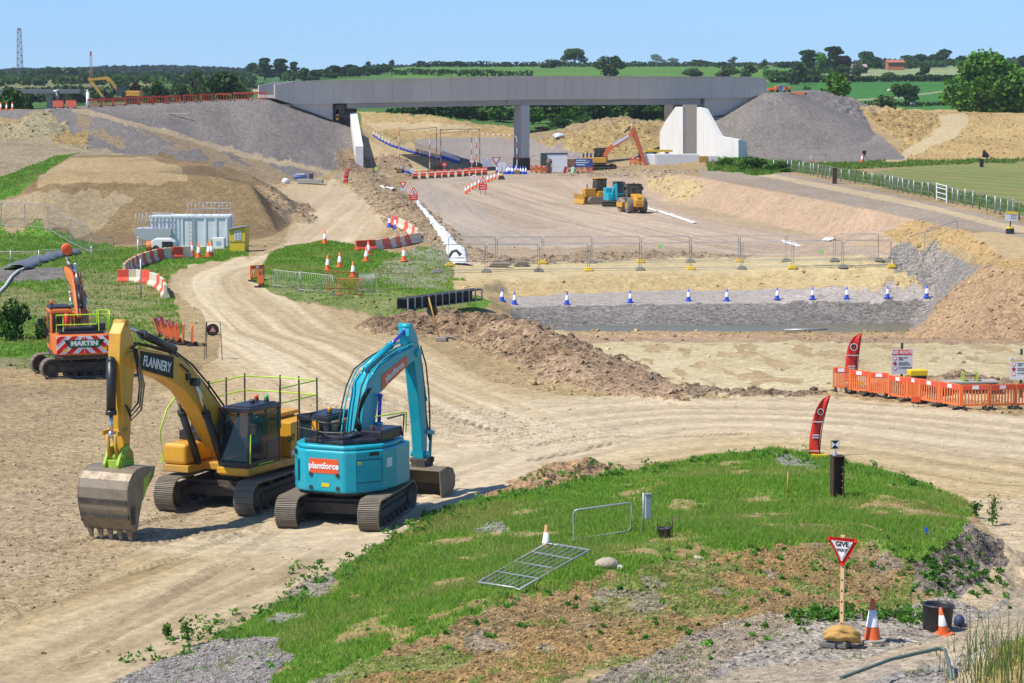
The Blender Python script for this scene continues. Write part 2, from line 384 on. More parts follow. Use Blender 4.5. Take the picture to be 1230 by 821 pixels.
# a small trench across the bank
def trench(pl, dep, w, z):
    global GZ
    pw = [atz(px, py, z)[:2] for px, py in pl]
    X, Y = GX, GY; d, par, acc = seg_dist(X+(vn(X*3, Y*3, 4)-.5)*.4, Y+(vn(X*3, Y*3, 6)-.5)*.4, pw)
    GZ -= dep*np.clip(1-d/w, 0, 1)*np.clip(np.minimum(par, acc-par)/1.5, 0, 1)
trench([(400, 722), (470, 700), (540, 678)], .3, .45, .9)
def colz(u, A=None):
    A = GZ if A is None else A
    j = min(max(np.searchsorted(U, u)-1, 0), NU-2); t = (u-U[j])/(U[j+1]-U[j]); return A[:, j]*(1-t)+A[:, j+1]*t
def ground(px, py, dmin=0):
    """first point of the ground along the sight line through a picture point"""
    r = ray(px, py); zc_ = colz(r[0]/r[1]); zr = H+DD/r[1]*r[2]
    k = np.where((zc_ >= zr) & (DD > dmin))[0]
    k = k[0] if len(k) else ND-1
    if k > 0:
        a = zr[k-1]-zc_[k-1]; b = zr[k]-zc_[k]; t = a/(a-b) if a != b else 0; d = DD[k-1]+(DD[k]-DD[k-1])*min(max(t, 0), 1)
    else: d = DD[0]
    return Vector((r[0]/r[1]*d, d, H+r[2]/r[1]*d))
def hz(x, y):
    u = x/y; c = colz(u); return float(np.interp(y, DD, c))
def hz_arr(x, y):
    u = x/y; i = np.clip(np.searchsorted(DD, y)-1, 0, ND-2); j = np.clip(np.searchsorted(U, u)-1, 0, NU-2)
    a = np.clip((y-DD[i])/(DD[i+1]-DD[i]), 0, 1); b = np.clip((u-U[j])/(U[j+1]-U[j]), 0, 1)
    return (GZ[i, j]*(1-b)+GZ[i, j+1]*b)*(1-a)+(GZ[i+1, j]*(1-b)+GZ[i+1, j+1]*b)*a
def world_poly(poly, step=12, dmin=0):
    out = []; n = len(poly)
    for k in range(n):
        (ax, ay), (bx, by) = poly[k], poly[(k+1) % n]; m = max(1, int(math.hypot(bx-ax, by-ay)/step))
        for i in range(m):
            t = i/m; g = ground(ax+(bx-ax)*t, ay+(by-ay)*t, dmin); out.append((g.x, g.y))
    return out
def inside(poly, X, Y):
    r = np.zeros(X.shape, bool); n = len(poly)
    for k in range(n):
        x0, y0 = poly[k]; x1, y1 = poly[(k+1) % n]
        if y0 == y1: continue
        c = ((y0 > Y) != (y1 > Y)) & (X < (x1-x0)*(Y-y0)/(y1-y0)+x0); r ^= c
    return r
# ================================================================ what covers the ground where
ID_GROUND, ID_ROAD, ID_TRACE, ID_EMB, ID_GRASS, ID_FIELD, ID_GRAVEL, ID_SPOIL = range(8)
IDN = ['ground', 'haul_road', 'earth_bed', 'embankment', 'grass_verge', 'field', 'gravel', 'spoil']
ZID = np.zeros(GZ.shape, np.int8)
COL = np.zeros(GZ.shape+(3,), np.float32); STO = np.full(GZ.shape, .4, np.float32); AMP = np.full(GZ.shape, .05, np.float32)
GRS = np.zeros(GZ.shape, np.float32)      # how much living grass
PXM = GY/F; PYM = GY*GY/(F*H)             # metres per picture point, across and in depth
n_lo = fbm(GX*.12, GY*.12, 5, 1); n_md = fbm(GX*.5, GY*.35, 4, 2); n_hi = fbm(GX*1.9, GY*1.5, 3, 3)
MIX = np.clip((.45*n_lo+.35*n_md+.2*n_hi-.5)*3.2+.5, 0, 1)
JX = (fbm(GX/(PXM*14), GY/(PYM*14), 3, 21)-.5)*2; JY = (fbm(GX/(PXM*14), GY/(PYM*14), 3, 22)-.5)*2
def setm(m, c1, c2=None, zid=None, amp=None, sto=None, grs=None, mix=None, w=1.):
    if c2 is None: c2 = c1
    x = (MIX if mix is None else mix)[m][:, None]
    c = np.array(c1)*(1-x)+np.array(c2)*x
    COL[m] = COL[m]*(1-w)+c*w
    if zid is not None: ZID[m] = zid
    if amp is not None: AMP[m] = amp
    if sto is not None: STO[m] = sto
    if grs is not None: GRS[m] = grs if np.isscalar(grs) else grs[m]
def zone(poly, c1, c2=None, zid=None, amp=None, sto=None, grs=None, e=4, dmin=0, mix=None, w=1., also=None):
    wp = world_poly(poly, 12, dmin)
    xs = [p[0] for p in wp]; ys = [p[1] for p in wp]
    m = np.zeros(GZ.shape, bool)
    i0, i1 = np.searchsorted(DD, [min(ys)*.9-2, max(ys)*1.1+2])
    m[i0:i1] = inside(wp, (GX+JX*PXM*e)[i0:i1], (GY+JY*PYM*e*.6)[i0:i1])
    if also is not None: m &= also
    setm(m, c1, c2, zid, amp, sto, grs, mix, w); return m
TAN = (.38, .295, .17); TAN2 = (.28, .215, .12); PALE = (.52, .43, .265); ROAD = (.455, .365, .215)
PINK = (.43, .345, .27); PINK2 = (.36, .285, .215); CLAY = (.40, .27, .11); SAND = (.46, .345, .17); SAND2 = (.37, .265, .12)
MAUVE = (.175, .158, .145); MAUVE2 = (.215, .192, .172); GREY = (.20, .184, .165); GREY2 = (.145, .133, .12)
BRN = (.27, .20, .11); BRN2 = (.19, .14, .075); GRN = (.09, .21, .024); GRN2 = (.17, .235, .05); FLD = (.055, .16, .035)
allm = np.ones(GZ.shape, bool)
setm(allm, TAN, TAN2, ID_GROUND, .06, .5)
# ---- far country: meadows first
far = GY > 455
setm(far, (.085, .16, .04), (.06, .13, .03), ID_FIELD, 0.15, 0, 0)
zone([(900, 90), (980, 98), (1240, 98), (1400, 98), (1400, 142), (900, 142)], (.045, .15, .028), (.055, .17, .035), ID_FIELD, e=2, dmin=430)
zone([(910, 97), (960, 91), (1010, 87), (1060, 83.5), (1100, 81), (1146, 78.5), (1300, 76), (1300, 86), (1150, 90), (1100, 92.5), (1040, 95), (950, 98)], (.26, .30, .15), (.22, .27, .12), e=1, dmin=430)
zone([(470, 79), (960, 79), (960, 94), (470, 94)], (.11, .21, .04), (.085, .18, .035), e=1, dmin=430)
zone([(240, 95), (345, 93), (345, 108), (240, 108)], (.05, .12, .035), (.06, .14, .04), e=1, dmin=430)
zone([(270, 107), (345, 106), (345, 112), (270, 112)], (.30, .30, .15), e=1, dmin=430)
zone([(725, 141), (800, 131), (800, 140), (740, 146)], (.24, .28, .03), (.15, .22, .03), e=1, dmin=430)
zone([(1010, 120), (1080, 117), (1140, 108), (1230, 106), (1230, 107.3), (1140, 109.5), (1080, 119), (1010, 122)], (.25, .27, .14), e=.5, dmin=430)
zone([(-50, 95), (200, 95), (200, 112), (-50, 112)], (.14, .17, .06), (.22, .20, .10), e=2, dmin=430)
# ---- the left background
zone([(-80, 141), (60, 141), (150, 178), (215, 188), (82, 188), (60, 197), (0, 214), (-80, 214)], (.33, .28, .19), (.26, .22, .15), ID_GROUND, .12, .6)
emb = zone([(-60, 133.5), (60, 131.5), (105, 127), (200, 122), (325, 117), (350, 126), (400, 145), (425, 148), (432, 190), (395, 206), (350, 198), (250, 173), (200, 160), (150, 146), (95, 133), (60, 140), (-60, 140)], MAUVE, MAUVE2, ID_EMB, .05, .55, 0, e=1.5)
low = zone([(60, 134), (95, 134), (150, 147), (200, 161), (250, 174), (300, 188), (350, 199), (390, 208), (372, 216), (340, 221), (300, 214), (250, 205), (200, 192), (150, 186), (110, 178), (80, 155)], MAUVE, MAUVE2, ID_EMB, .10, .55, 0, e=2)
st = fbm(GX*.75+GZ*1.6, GY*.05, 3, 33)
px_ = CX+F*GX/GY
m = low & (GZ-hz_arr(np.array([0.]), np.array([300.]))[0] < 99) & ((st+.5*(n_lo-.5)) > (.40+.18*sst(60, -60, px_-250))) & (px_ > 95) & (fbm(GX*.2, GZ*.6, 3, 37) > .40)
setm(m, CLAY, (.33, .22, .09), amp=.10, w=.5)
zone([(-80, 141), (50, 139), (75, 150), (110, 172), (112, 182), (60, 168), (0, 166), (-80, 166)], (.36, .29, .16), (.24, .21, .13), ID_EMB, .25, .8, e=6)
zone([(65, 160), (110, 158), (112, 180), (70, 172)], CLAY, (.30, .22, .10), ID_EMB, .2, .6, e=6)
zone([(88, 130.5), (102, 131), (152, 144.5), (202, 158.5), (252, 171), (302, 184.5), (352, 196), (400, 204.5), (395, 209), (345, 200.5), (295, 189.5), (245, 175), (195, 162), (145, 148), (85, 134)], (.42, .35, .25), (.36, .29, .2), ID_ROAD, .03, .4, e=1)
# brown spoil block
zone([(-80, 278), (0, 279), (60, 288), (130, 294), (290, 293), (335, 281), (358, 262), (347, 242), (322, 226), (300, 206), (250, 196), (190, 186.5), (85, 186.5), (60, 200), (20, 230), (-80, 243)], BRN, BRN2, ID_SPOIL, .10, .5, e=3)
zone([(85, 189), (180, 189), (215, 200), (225, 219), (100, 219), (45, 222), (60, 205)], (.40, .31, .18), (.33, .25, .14), ID_SPOIL, .08, .4, e=3)
zone([(-80, 245), (10, 241), (40, 229), (110, 226), (165, 232), (140, 255), (110, 276), (60, 280), (0, 270), (-80, 270)], (.335, .275, .175), (.26, .21, .13), ID_SPOIL, .10, .4, e=8)
zone([(-80, 216), (0, 214), (60, 190), (100, 183.5), (84, 188), (64, 201), (22, 232), (0, 243), (-80, 245)], GRN, (.10, .2, .03), ID_GRASS, .08, 0, .8, e=2)
# ---- ground left of the haul road: meadow
zone([(-80, 272), (0, 272), (40, 275), (105, 290), (150, 297), (290, 296), (300, 305), (205, 330), (200, 350), (212, 380), (220, 400), (160, 425), (150, 438), (-80, 446)], GRN2, GRN, ID_GRASS, .10, .2, .75, e=5)
zone([(130, 325), (200, 345), (215, 390), (200, 408), (150, 395), (60, 350), (-60, 345), (-60, 372), (60, 385), (150, 410), (60, 330)], (.24, .22, .10), (.13, .17, .05), ID_GRASS, .1, .4, .45, e=12)
zone([(-80, 322), (76, 322), (75, 336), (0, 340), (-80, 344)], GREY, GREY2, ID_GRAVEL, .05, .9, 0, e=3)
zone([(-80, 432), (90, 428), (150, 424), (160, 442), (-80, 447)], (.30, .26, .17), (.13, .18, .05), ID_GROUND, .1, .5, .2, e=6)
# ---- haul road
hr = [(-200, 1400), (-200, 640), (0, 585), (100, 520), (200, 470), (262, 430), (262, 395), (230, 370), (208, 350), (206, 332), (225, 318), (290, 308), (330, 303), (360, 275), (330, 240), (318, 227), (372, 216), (440, 207), (480, 207), (440, 226), (470, 255), (478, 275), (430, 296), (380, 290), (325, 303), (305, 330), (320, 352), (400, 372), (470, 385), (520, 420), (580, 455), (680, 476), (830, 478), (1000, 476), (1230, 500), (1400, 510), (1400, 640), (1230, 640), (1150, 600), (1000, 552), (930, 540), (870, 548), (740, 568), (600, 595), (500, 630), (300, 745), (120, 830), (0, 1100)]
zone(hr, ROAD, TAN, ID_ROAD, .035, .35, 0, e=6)
main = world_poly([(20, 900), (160, 740), (330, 660), (560, 590)], 40)
# wheel tracks along the way the lorries go
def tracks(pl, half, cA, cB, fade=.85, s=0, rut=.05, zid=ID_ROAD):
    pw = [ground(*p)[:2] for p in pl]
    pw2 = []
    for k in range(len(pw)-1):
        for t in (0, .25, .5, .75):
            a = pw[max(k-1, 0)]; b = pw[k]; c = pw[k+1]; e_ = pw[min(k+2, len(pw)-1)]
            pw2.append(tuple(.5*((2*b[i])+(-a[i]+c[i])*t+(2*a[i]-5*b[i]+4*c[i]-e_[i])*t*t+(-a[i]+3*b[i]-3*c[i]+e_[i])*t**3) for i in (0, 1)))
    pw2.append(tuple(pw[-1]))
    y0 = min(p[1] for p in pw2)-half*2; y1 = max(p[1] for p in pw2)+half*2
    i0, i1 = np.searchsorted(DD, [max(y0, 20), y1])
    X = GX[i0:i1]; Y = GY[i0:i1]; d, par, acc = seg_dist(X, Y, pw2)
    # signed offset through a second polyline shifted sideways
    sh = [(p[0]+half*3, p[1]) for p in pw2]; d2, _, _ = seg_dist(X, Y, sh); sd = np.where(d2 < np.hypot(d, half*3), 1, -1)*d
    band = fbm(sd*1.6+.25*vn(par*.1, sd*.2, s), par*.03, 4, s+1); fine = fbm(sd*5, par*.12, 3, s+2)
    v = np.clip((band-.5)*3+.5+.7*(fine-.5), 0, 1)
    m = sst(half, half*.5, d)*fade*(ZID[i0:i1] == zid)
    c = np.array(cA)*(1-v[..., None])+np.array(cB)*v[..., None]
    COL[i0:i1] = COL[i0:i1]*(1-m[..., None])+c*m[..., None]
    STO[i0:i1] = STO[i0:i1]*(1-.6*m)
    GZ[i0:i1] += m*rut*(band-.5)*1.6+m*rut*.35*(fine-.5)
tracks([(-60, 800), (120, 750), (300, 690), (480, 610), (620, 560), (800, 530), (1000, 525), (1250, 560)], 7, TAN2, PALE, .75, 100)
tracks([(-60, 900), (60, 820), (250, 730), (420, 655), (560, 595)], 3.5, (.34, .27, .18), (.50, .42, .29), .7, 105)
tracks([(330, 620), (520, 545), (760, 500), (1000, 500), (1250, 525)], 8, (.42, .35, .25), (.56, .485, .35), .85, 110)
tracks([(560, 520), (450, 470), (350, 415), (285, 385), (247, 350), (250, 330), (300, 312), (345, 300), (400, 262), (430, 235), (440, 212)], 6, (.42, .335, .21), (.60, .52, .37), .9, 120)
zone([(300, 310), (330, 300), (375, 290), (430, 285), (475, 272), (470, 255), (440, 226), (372, 220), (320, 228), (352, 255), (345, 290)], (.47, .385, .27), (.54, .45, .32), w=.5, e=4)
zone([(-80, 640), (90, 560), (100, 620), (70, 680), (-80, 740)], (.30, .26, .20), (.38, .32, .23), ID_GROUND, .07, .6, w=.6, e=14)
zone([(-80, 462), (160, 468), (420, 520), (400, 600), (300, 640), (180, 650), (70, 730), (-80, 770)], (.335, .265, .17), (.27, .21, .135), w=.65, e=18, sto=.55)
zone([(380, 470), (560, 490), (760, 520), (600, 545), (420, 500)], (.38, .35, .30), (.46, .39, .29), w=.35, e=18, sto=.5)
def prints(pl, gauge, wd):
    global GZ
    w_ = [ground(*p)[:2] for p in pl]; ys = [p[1] for p in w_]; i0, i1 = np.searchsorted(DD, [min(ys)-3, max(ys)+3]); X = GX[i0:i1]; Y = GY[i0:i1]
    for s in (-1, 1):
        d, par, acc = seg_dist(X+s*gauge/2, Y, w_); m = sst(wd, wd*.7, d)*sst(.35, .6, fbm(X*.5, Y*.5, 3, 150+s)); GZ[i0:i1] += m*(.045*np.sin(par*36)-.025); COL[i0:i1] *= (1-.26*m*(.5+.5*np.sin(par*36)))[..., None]
prints([(150, 800), (240, 730), (330, 672), (380, 640)], 2.4, .3); prints([(30, 640), (120, 660), (230, 625), (300, 610)], 2.5, .3); prints([(560, 560), (700, 530), (850, 520)], 2.5, .3); prints([(40, 740), (200, 690), (340, 640)], 2.2, .28); prints([(330, 440), (420, 480), (560, 520)], 2.6, .35)
# ---- grass island between the roads
zone([(303, 336), (325, 304), (345, 296), (390, 290), (430, 296), (500, 308), (530, 300), (560, 320), (560, 352), (600, 366), (560, 378), (470, 382), (400, 368), (320, 350)], GRN, GRN2, ID_GRASS, .10, .2, .7, e=4)
zone([(318, 330), (350, 338), (480, 352), (560, 362), (560, 378), (470, 382), (400, 370), (320, 352)], (.26, .24, .11), (.14, .19, .05), ID_GRASS, .1, .4, .22, e=8)
zone([(485, 304), (540, 290), (560, 318), (540, 350), (480, 345), (440, 330)], (.25, .24, .18), (.17, .19, .08), ID_GRASS, .12, .8, .4, e=16)
# ---- trace bed, pit and gravel
tr = [(545, 322), (500, 250), (485, 222), (500, 210), (600, 205), (700, 206), (770, 212), (795, 236), (905, 264), (1068, 300), (1068, 312), (900, 312), (700, 314)]
zone(tr, PINK, PINK2, ID_TRACE, .05, .3, 0, e=3)
zone([(500, 250), (495, 232), (520, 216), (585, 216), (555, 235), (600, 262), (560, 280)], (.40, .365, .325), (.44, .36, .28), w=.6, e=8, zid=ID_TRACE)
zone([(600, 282), (720, 268), (860, 276), (1000, 290), (700, 300), (600, 296)], (.50, .415, .34), (.45, .37, .30), w=.7, e=8, zid=ID_TRACE)
zone([(545, 300), (700, 298), (900, 296), (900, 313), (700, 316), (550, 318)], (.36, .27, .18), (.43, .34, .24), w=.85, e=4, zid=ID_TRACE, amp=.08)
zone([(770, 203), (830, 211), (905, 225), (980, 239), (1060, 255), (1100, 263), (1155, 276), (1130, 285), (1085, 298), (1068, 303), (980, 284), (905, 266), (850, 253), (800, 240), (775, 228)], (.45, .335, .24), (.40, .30, .21), ID_TRACE, .05, .3, 0, e=2)
zone([(775, 214), (820, 214), (850, 226), (835, 240), (800, 238), (778, 228)], (.50, .40, .22), (.42, .33, .19), ID_TRACE, .2, .5, e=6)
zone([(795, 238), (850, 252), (930, 270), (1060, 300), (1000, 290), (880, 272), (800, 248)], (.45, .36, .23), (.36, .29, .19), w=.8, e=4, zid=ID_TRACE)
zone([(545, 318), (700, 313), (900, 310), (1068, 306), (1100, 325), (1060, 332), (900, 333), (700, 336), (590, 340), (545, 335)], (.53, .455, .27), (.48, .40, .24), ID_GROUND, .05, .2, 0, e=3)
tracks([(620, 207), (555, 218), (525, 235), (545, 262), (620, 292)], 5, (.33, .30, .275), (.43, .37, .31), .75, 130, .03, ID_TRACE)
tracks([(575, 222), (660, 250), (800, 282), (960, 296)], 7, (.37, .29, .22), (.52, .43, .34), .75, 134, .03, ID_TRACE)
tracks([(690, 216), (740, 240), (800, 262), (960, 290)], 4, (.36, .285, .22), (.50, .41, .33), .7, 138, .03, ID_TRACE)
zone([(545, 338), (700, 331), (900, 328), (1095, 325), (1105, 340), (1000, 346), (800, 351), (660, 355), (600, 358), (545, 352)], (.49, .40, .225), (.43, .335, .175), ID_SPOIL, .10, .3, 0, e=5)
zone([(600, 358), (700, 352), (900, 348), (1105, 344), (1135, 350), (1125, 364), (900, 367), (700, 369), (615, 372)], (.36, .32, .285), (.32, .285, .255), ID_GRAVEL, .02, .5, 0, e=2)
zone([(612, 371), (700, 367), (900, 364.5), (1120, 361), (1150, 352), (1110, 388), (1090, 398), (640, 398), (620, 384)], GREY2, GREY, ID_GRAVEL, .07, 1., 0, e=2)
zone([(640, 400), (1085, 403), (1240, 406), (1400, 408), (1400, 420), (1180, 416), (900, 413), (720, 414), (640, 410)], (.40, .29, .19), (.34, .25, .17), ID_SPOIL, .06, .4, 0, e=2)
zone([(690, 412), (900, 411), (1230, 414), (1400, 416), (1400, 500), (1230, 484), (1000, 470), (840, 474), (760, 440), (720, 425)], (.54, .48, .315), (.46, .39, .24), ID_GROUND, .06, .3, 0, e=4)
crack = fbm(GX*1.2, GY*.35, 4, 140)
m = inside(world_poly([(690, 412), (1400, 416), (1400, 476), (840, 474)]), GX, GY) & (crack > .60)
setm(m, (.36, .28, .165), (.42, .33, .2), amp=.1)
zone([(640, 396), (680, 398), (745, 440), (700, 440), (660, 420)], (.42, .33, .2), (.46, .37, .24), ID_GROUND, .08, .4, e=4)
# orange tip
zone([(1090, 404), (1130, 360), (1182, 318), (1240, 325), (1400, 330), (1400, 412), (1180, 409)], (.40, .285, .18), (.35, .245, .15), ID_SPOIL, .06, .6, 0, e=3)
zone([(1185, 318), (1160, 300), (1120, 290), (1085, 296), (1060, 280), (1100, 264), (1155, 276), (1200, 290), (1400, 300), (1400, 340), (1230, 330)], (.44, .315, .155), (.38, .27, .13), ID_SPOIL, .09, .5, 0, e=4)
zone([(1165, 281), (1230, 278), (1400, 280), (1400, 312), (1210, 312)], (.46, .36, .21), (.42, .32, .19), ID_GROUND, .05, .3, 0, e=3)
zone([(1060, 312), (1085, 292), (1130, 296), (1150, 310), (1182, 318), (1140, 352), (1100, 396), (1090, 392), (1125, 352), (1090, 330)], GREY, (.25, .22, .19), ID_GRAVEL, .08, 1., 0, e=4)
m = inside(world_poly([(1085, 405), (1400, 410), (1400, 330), (1180, 318), (1130, 360)]), GX, GY)
GROOVE = np.where(m, np.sin(GX*5.2+2.6*fbm(GX*.6, GY*.3, 3, 60)), 0)
GZ += np.where(m, .045, 0)*GROOVE
m = inside(world_poly([(820, 212), (905, 226), (1060, 257), (1100, 265), (1070, 300), (905, 264), (830, 245)]), GX, GY)
GZ += np.where(m, .05*np.sin((GX+GY*.45)*4.2+2.2*fbm(GX*.3, GY*.2, 3, 61)), 0)
# terrace and field at the right
zone([(840, 204), (930, 206), (1000, 219), (1090, 237), (1150, 250), (1215, 266), (1400, 300), (1400, 320), (1200, 280), (1150, 276), (1060, 255), (980, 239), (905, 224), (840, 212)], (.345, .295, .235), (.29, .245, .2), ID_GROUND, .05, .5, 0, e=2)
zone([(890, 209), (930, 210), (1000, 223), (1090, 240), (1150, 255), (1215, 270), (1400, 300), (1400, 310), (1205, 276), (1140, 258), (1080, 245), (990, 227), (920, 213)], (.50, .415, .28), (.44, .36, .24), ID_ROAD, .03, .3, 0, e=1.5)
zone([(850, 206), (925, 203), (1000, 213), (1090, 231), (1150, 243), (1225, 259), (1400, 290), (1400, 270), (1230, 246), (1090, 216), (1000, 203), (960, 196), (850, 193)], (.10, .19, .035), (.15, .2, .06), ID_GRASS, .1, .1, .8, e=2)
zone([(1030, 211), (1100, 199), (1240, 194), (1400, 190), (1400, 270), (1240, 250), (1160, 234), (1090, 219)], (.17, .21, .06), (.22, .215, .08), ID_FIELD, .03, 0, 0, e=1.5)
zone([(940, 196), (1060, 194), (1240, 189), (1240, 194), (1100, 200), (1020, 205), (960, 200)], (.12, .15, .05), (.18, .17, .08), ID_GRASS, .15, .2, .6, e=3)
# sand heaps
zone([(1030, 136), (1100, 132), (1240, 132), (1400, 132), (1400, 191), (1240, 190), (1060, 195), (1085, 172), (1050, 150)], SAND, SAND2, ID_SPOIL, .14, .5, 0, e=2)
zone([(1035, 138), (1090, 134), (1125, 138), (1125, 155), (1108, 172), (1060, 194), (1085, 172), (1050, 150)], (.42, .31, .14), (.28, .2, .1), ID_SPOIL, .42, 1., 0, e=2)
zone([(1122, 137), (1160, 136), (1165, 146), (1150, 160), (1110, 184), (1078, 196), (1058, 196), (1085, 182), (1120, 166), (1130, 150)], (.50, .42, .26), (.46, .38, .23), ID_ROAD, .03, .2, 0, e=2)
# the abutment cone of graded stone
setm(CONE, MAUVE, MAUVE2, ID_EMB, .03, .6, 0)
zone([(935, 112), (1000, 128), (1036, 148), (1068, 172), (1088, 191), (1030, 196), (960, 197), (885, 196), (870, 150)], MAUVE, MAUVE2, ID_EMB, .04, .6, 0, e=1.5, also=GY < 420)
# under and behind the bridge
zone([(432, 150), (470, 165), (520, 186), (600, 206), (560, 212), (490, 212), (440, 195)], (.50, .415, .25), (.45, .36, .21), ID_ROAD, .04, .2, 0, e=2)
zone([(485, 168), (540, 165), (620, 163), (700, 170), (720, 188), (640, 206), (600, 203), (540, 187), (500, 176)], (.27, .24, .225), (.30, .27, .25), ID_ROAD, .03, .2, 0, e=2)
zone([(424, 133), (500, 138), (620, 155), (620, 165), (540, 166), (480, 168), (436, 152)], (.44, .33, .15), (.36, .27, .13), ID_SPOIL, .3, .5, 0, e=3)
zone([(440, 147), (500, 147), (580, 153), (560, 158), (450, 156)], (.50, .41, .24), (.46, .37, .22), ID_ROAD, .05, .2, 0, e=2)
zone([(640, 170), (680, 160), (720, 148), (800, 146), (800, 190), (750, 188), (700, 184)], (.42, .32, .15), (.33, .25, .12), ID_SPOIL, .3, .7, 0, e=3)
zone([(640, 205), (700, 200), (760, 205), (850, 205), (790, 215), (700, 212), (640, 210)], (.30, .24, .17), (.36, .29, .2), ID_GROUND, .2, .7, 0, e=5)
zone([(850, 196), (880, 190), (960, 196), (975, 205), (905, 211), (860, 205)], GRN, (.1, .2, .03), ID_GRASS, .2, 0, 1., e=4)
zone([(425, 200), (500, 207), (450, 214), (400, 210)], (.28, .25, .2), (.34, .28, .2), ID_GROUND, .1, .6, 0, e=3)
# spoil ridges
hp = HEAP > .35
setm(hp & (GY < 80) & (GY > 50) & (GX > 3), (.20, .18, .155), (.155, .14, .115), ID_SPOIL, .16, 1., 0)
setm(hp & (GY > 95) & (GY < 150), (.335, .245, .165), (.25, .18, .12), ID_SPOIL, .11, .9, 0)
setm((HEAP > .8) & (GY > 110) & (GY < 150) & (fbm(GX*.5, GY*.5, 3, 160) > .47), (.24, .17, .11), (.19, .135, .09), ID_SPOIL, .25, 1., 0)
setm(hp & (GX > 7) & (GY > 95) & (GY < 112) & (GX < 15), (.24, .185, .13), (.18, .135, .095), ID_SPOIL, .26, 1., 0)
setm(hp & (GY >= 62) & (GY < 80) & (GX < 4), (.32, .225, .13), (.25, .17, .10), ID_SPOIL, .25, .8, 0)
setm(hp & (GY >= 150) & (GY < 330), (.35, .275, .185), (.27, .2, .13), ID_SPOIL, .18, .8, 0)
# ---- near bank: grass above, brown gravelly face below, grey track at the foot
bank = [(120, 835), (200, 795), (290, 752), (400, 690), (470, 648), (530, 612), (610, 592), (700, 576), (800, 556), (870, 546), (930, 539), (1010, 553), (1090, 574), (1150, 598), (1170, 612), (1150, 650), (1080, 690), (1090, 735), (960, 740), (850, 770), (700, 800), (560, 850), (100, 1000)]
mb = zone(bank, GRN, GRN2, ID_GRASS, .07, .2, 1., e=5)
g2 = fbm(GX*.55, GY*.55, 4, 55)
face = zone([(300, 850), (420, 800), (520, 760), (640, 715), (740, 690), (860, 668), (960, 655), (1060, 655), (1100, 690), (1090, 740), (960, 742), (850, 775), (700, 810), (560, 870)], (.27, .175, .07), (.21, .155, .08), ID_GRASS, .09, 1., .13, e=16)
setm(face & (g2 > .55), (.14, .17, .045), (.22, .18, .08), grs=.4)
setm(face & (fbm(GX*.9, GY*.6, 4, 57) > .66), (.25, .22, .18), (.20, .18, .15), sto=1., grs=.12, w=.5)
m = mb & ~face & (fbm(GX*.8, GY*.8, 4, 58) > .655); setm(m, (.33, .27, .13), (.30, .2, .09), grs=.35)
zone([(60, 860), (120, 826), (200, 790), (250, 770), (330, 765), (350, 790), (300, 850)], GREY, (.24, .22, .195), ID_GRAVEL, .06, 1., .10, e=14)
for q in ([(330, 712), (400, 690), (400, 712), (350, 722)], [(320, 742), (365, 735), (345, 752)], [(560, 640), (600, 625), (620, 640)], [(930, 548), (985, 556), (980, 566), (930, 560)]):
    zone(q, (.25, .235, .21), (.2, .185, .165), sto=1., grs=.25, e=12, w=.8)
zone([(640, 850), (760, 795), (880, 745), (960, 738), (1060, 742), (1110, 722), (1180, 700), (1230, 720), (1400, 740), (1400, 900), (700, 1000)], (.235, .215, .195), (.32, .275, .215), ID_GRAVEL, .04, .9, .05, e=5)
zone([(640, 850), (760, 795), (860, 752), (930, 740), (960, 752), (880, 790), (800, 850)], (.19, .17, .145), (.25, .205, .14), ID_GRAVEL, .09, 1., .15, e=6)
zone([(760, 850), (900, 800), (1040, 790), (1130, 765), (1200, 735), (1230, 690), (1400, 700), (1400, 740), (1240, 760), (1130, 795), (1000, 830), (930, 900)], (.33, .29, .24), (.40, .335, .24), ID_ROAD, .03, .5, 0, e=5)
zone([(1160, 598), (1240, 600), (1240, 700), (1180, 735), (1150, 720), (1210, 670), (1190, 640)], (.48, .40, .28), (.43, .35, .235), ID_ROAD, .04, .4, 0, e=4)
zone([(1140, 860), (1170, 800), (1200, 775), (1300, 755), (1300, 900)], (.36, .25, .10), (.2, .18, .06), ID_GRASS, .1, .5, .6, e=5)
zone([(1105, 860), (1140, 815), (1175, 790), (1200, 780), (1180, 810), (1150, 860)], (.42, .34, .23), (.40, .33, .22), ID_GROUND, .04, .4, .1, e=4)
# ---- roughness of the earth, in metres; the finer octaves only where the net of points can carry them
lod = np.clip(60/GY, .0, 1)
GZ = GZ+AMP*((fbm(GX*.7, GY*.7, 5, 70, .6)-.5)*2.2+(fbm(GX*3.1, GY*3.1, 3, 71)-.5)*.7*np.clip(120/GY, 0, 1))
GZ = GZ+STO*.02*(vn(GX*9, GY*9, 72)-.5)*lod*2
lump = np.maximum(0, vn(GX*1.7, GY*1.1, 73)-.62)*AMP*(STO > .75)*2.2
GZ = GZ+lump
